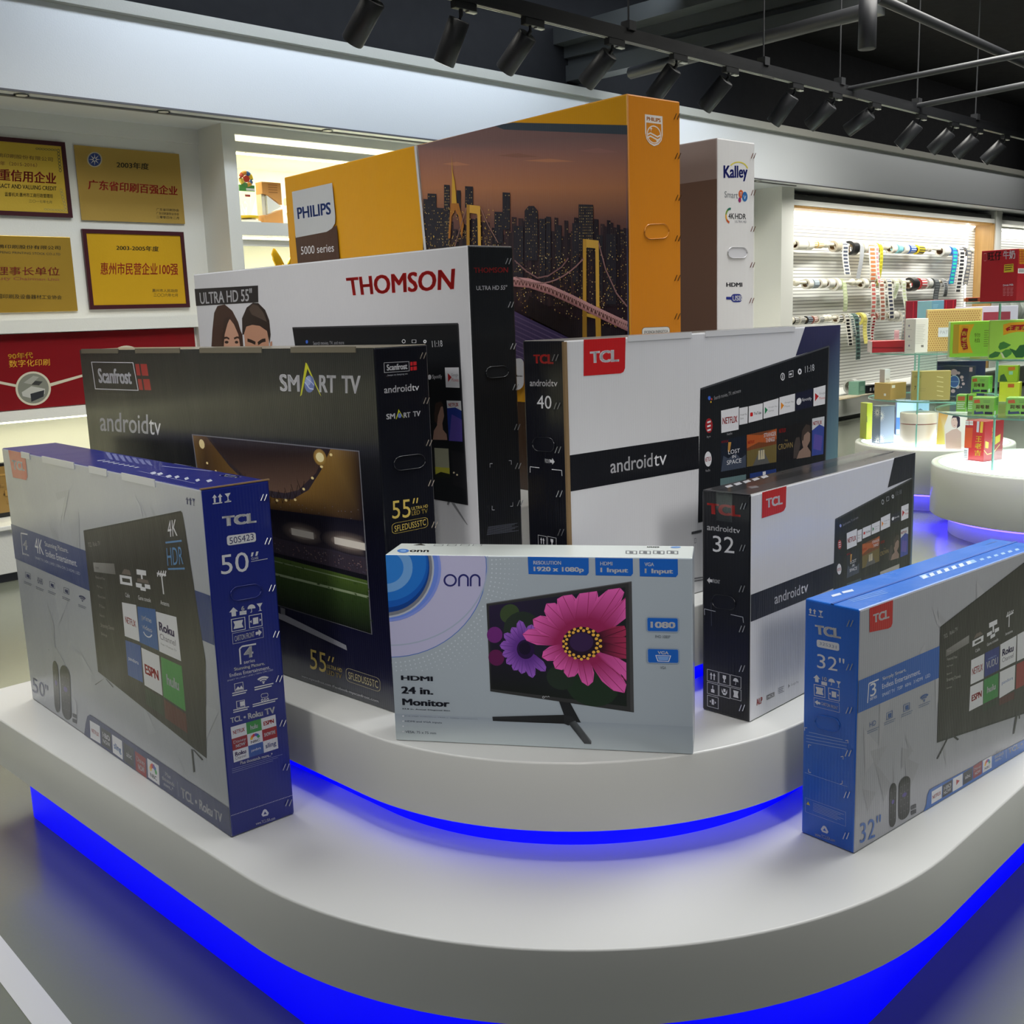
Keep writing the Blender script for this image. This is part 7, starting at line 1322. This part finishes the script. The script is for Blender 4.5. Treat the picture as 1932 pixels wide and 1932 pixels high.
for i, (x, y, bx, by, tilt) in enumerate(spots):
    s, b = on_track(x, y, ZT - .06)
    s, b = on_track(x, y - (0 if i else 10), ZT - .05)
    t = thing('track_spotlight', f'black cylinder spotlight on the ceiling track, {ORD[i] if i < 13 else "last"} along the rail from the left', 'spotlight', W(s, BT, ZT), A45, 'track spotlights')
    m = M(); m.box(-.07, .07, -.018, .018, -.035, 0, (24, 25, 28)); m.build('adapter', BLACKM, t, bevel=.003)
    m = M(); m.box(.02, .075, -.012, .012, -.041, -.035, (206, 206, 196)); m.build('clip', SATIN, t)
    # head aimed down and towards the lower left of the picture
    a = math.radians(tilt); a += math.radians(14); d = Vector((-.12, math.sin(a), -math.cos(a))).normalized(); h0 = Vector((-.02, 0, -.06))
    m = M(); m.tube([(-.02, 0, -.03), h0, h0 + d * .03], .010, 8, (24, 25, 28)); m.build('stem', BLACKM, t)
    m = M(); p = h0 + d * .02; m.tube([p, p + d * .004, p + d * .205, p + d * .21], [.046, .052, .052, .050], 24, (38, 39, 43)); m.build('head', BLACKM, t)
    m = M(); q = p + d * .206; m.tube([q, q + d * .005], .042, 20, (230, 225, 210)); m.build('lens', glow('spot_lens', (1, .96, .88), 2.0), t)
    l = bpy.data.lights.new('spot_beam', 'SPOT'); l.energy = 14; l.color = (1, .97, .92); l.spot_size = math.radians(52); l.spot_blend = .7; l.shadow_soft_size = .04
    lo = bpy.data.objects.new('spot_beam', l); COL.objects.link(lo); lo.parent = t; lo.location = p + d * .24; lo.rotation_euler = d.to_track_quat('-Z', 'Y').to_euler()
# suspended rods and light bars
for i, (x, y) in enumerate(((1192, 60), (1428, 128), (1592, 160), (1742, 196), (1865, 222))):
    s, b = on_track(x, y + 8, 3.05); z2 = 4.62
    t = thing('hanger_rod', f'thin black rod holding up the track rail, {ORD[i]} from the left', 'rod', W(s, BT + .05, 3.08), A45, 'hanger rods')
    m = M(); m.tube([(0, 0, 0), (0, 0, z2 - 3.08)], .006, 6, (60, 61, 64)); m.build('rod', BLACKM, t); m = M(); m.box(-.03, .03, -.03, .03, -.0, .05, (50, 51, 54)); m.build('clamp', BLACKM, t)
def bar(name, label, cat, p0, p1, r, col, z, n=8, box=None):
    a, b = on_z(*p0, z), on_z(*p1, z); c = (a + b) / 2; t = thing(name, label, cat, c, 0, None); m = M()
    if box:
        d = (b - a).normalized(); nn = Vector((-d.y, d.x, 0)) * box[0]
        V = [a - nn - c, a + nn - c, b + nn - c, b - nn - c]; m.add([(*v[:2], -box[1]) for v in V] + [(*v[:2], box[1]) for v in V], [(3, 2, 1, 0), (4, 5, 6, 7), (0, 1, 5, 4), (1, 2, 6, 5), (2, 3, 7, 6), (3, 0, 4, 7)], col)
    else: m.tube([a - c, b - c], r, n, col)
    o = m.build('body', BLACKM, t); o.location = (0, 0, 0); return t
bar('ceiling_bar', 'thin black cross bar leaving the track rail, upper of two at the right', 'bar', (1602, 168), (1990, 90), .02, (52, 53, 56), 3.06)
bar('ceiling_bar', 'thin black cross bar leaving the track rail, lower of two at the right', 'bar', (1732, 200), (1990, 148), .022, (56, 57, 60), 3.06)
bar('ceiling_pipe', 'black pipe slanting down across the upper right of the ceiling', 'pipe', (1655, -4), (1990, 145), .035, (44, 45, 48), 3.5)
for i, (p0, p1, w) in enumerate((((958, 100), (1420, -30), .10), ((960, 128), (1560, -18), .12), ((975, 148), (1700, -20), .12), ((1000, 160), (1660, 6), .09), ((1190, 138), (1640, 18), .05))):
    lab = ['topmost', 'second', 'third', 'fourth', 'lowest'][i]
    if i < 4: bar('ceiling_duct', f'dark grey duct crossing the ceiling behind the track, {lab} of the slanting set', 'duct', p0, p1, 0, (76, 79, 80), 3.62 + .1 * (4 - i), box=(w, .07))
    else: bar('ceiling_pipe', 'dark grey pipe under the ceiling ducts, the lowest of the slanting set', 'pipe', p0, p1, .05, (56, 57, 60), 3.5)
t = thing('ceiling_spotlight', 'single black cylinder spotlight hanging at the top right, away from the rail', 'spotlight', on_z(1638, -2, 3.42), A45)
m = M(); m.lathe([(.0001, -.30), (.05, -.30), (.056, -.296), (.056, .0), (.05, .004), (.0001, .004)], 24, (40, 41, 45)); m.build('head', BLACKM, t); m = M(); m.tube([(0, 0, 0), (0, 0, 1.2)], .01, 6, (40, 41, 45)); m.build('stem', BLACKM, t)
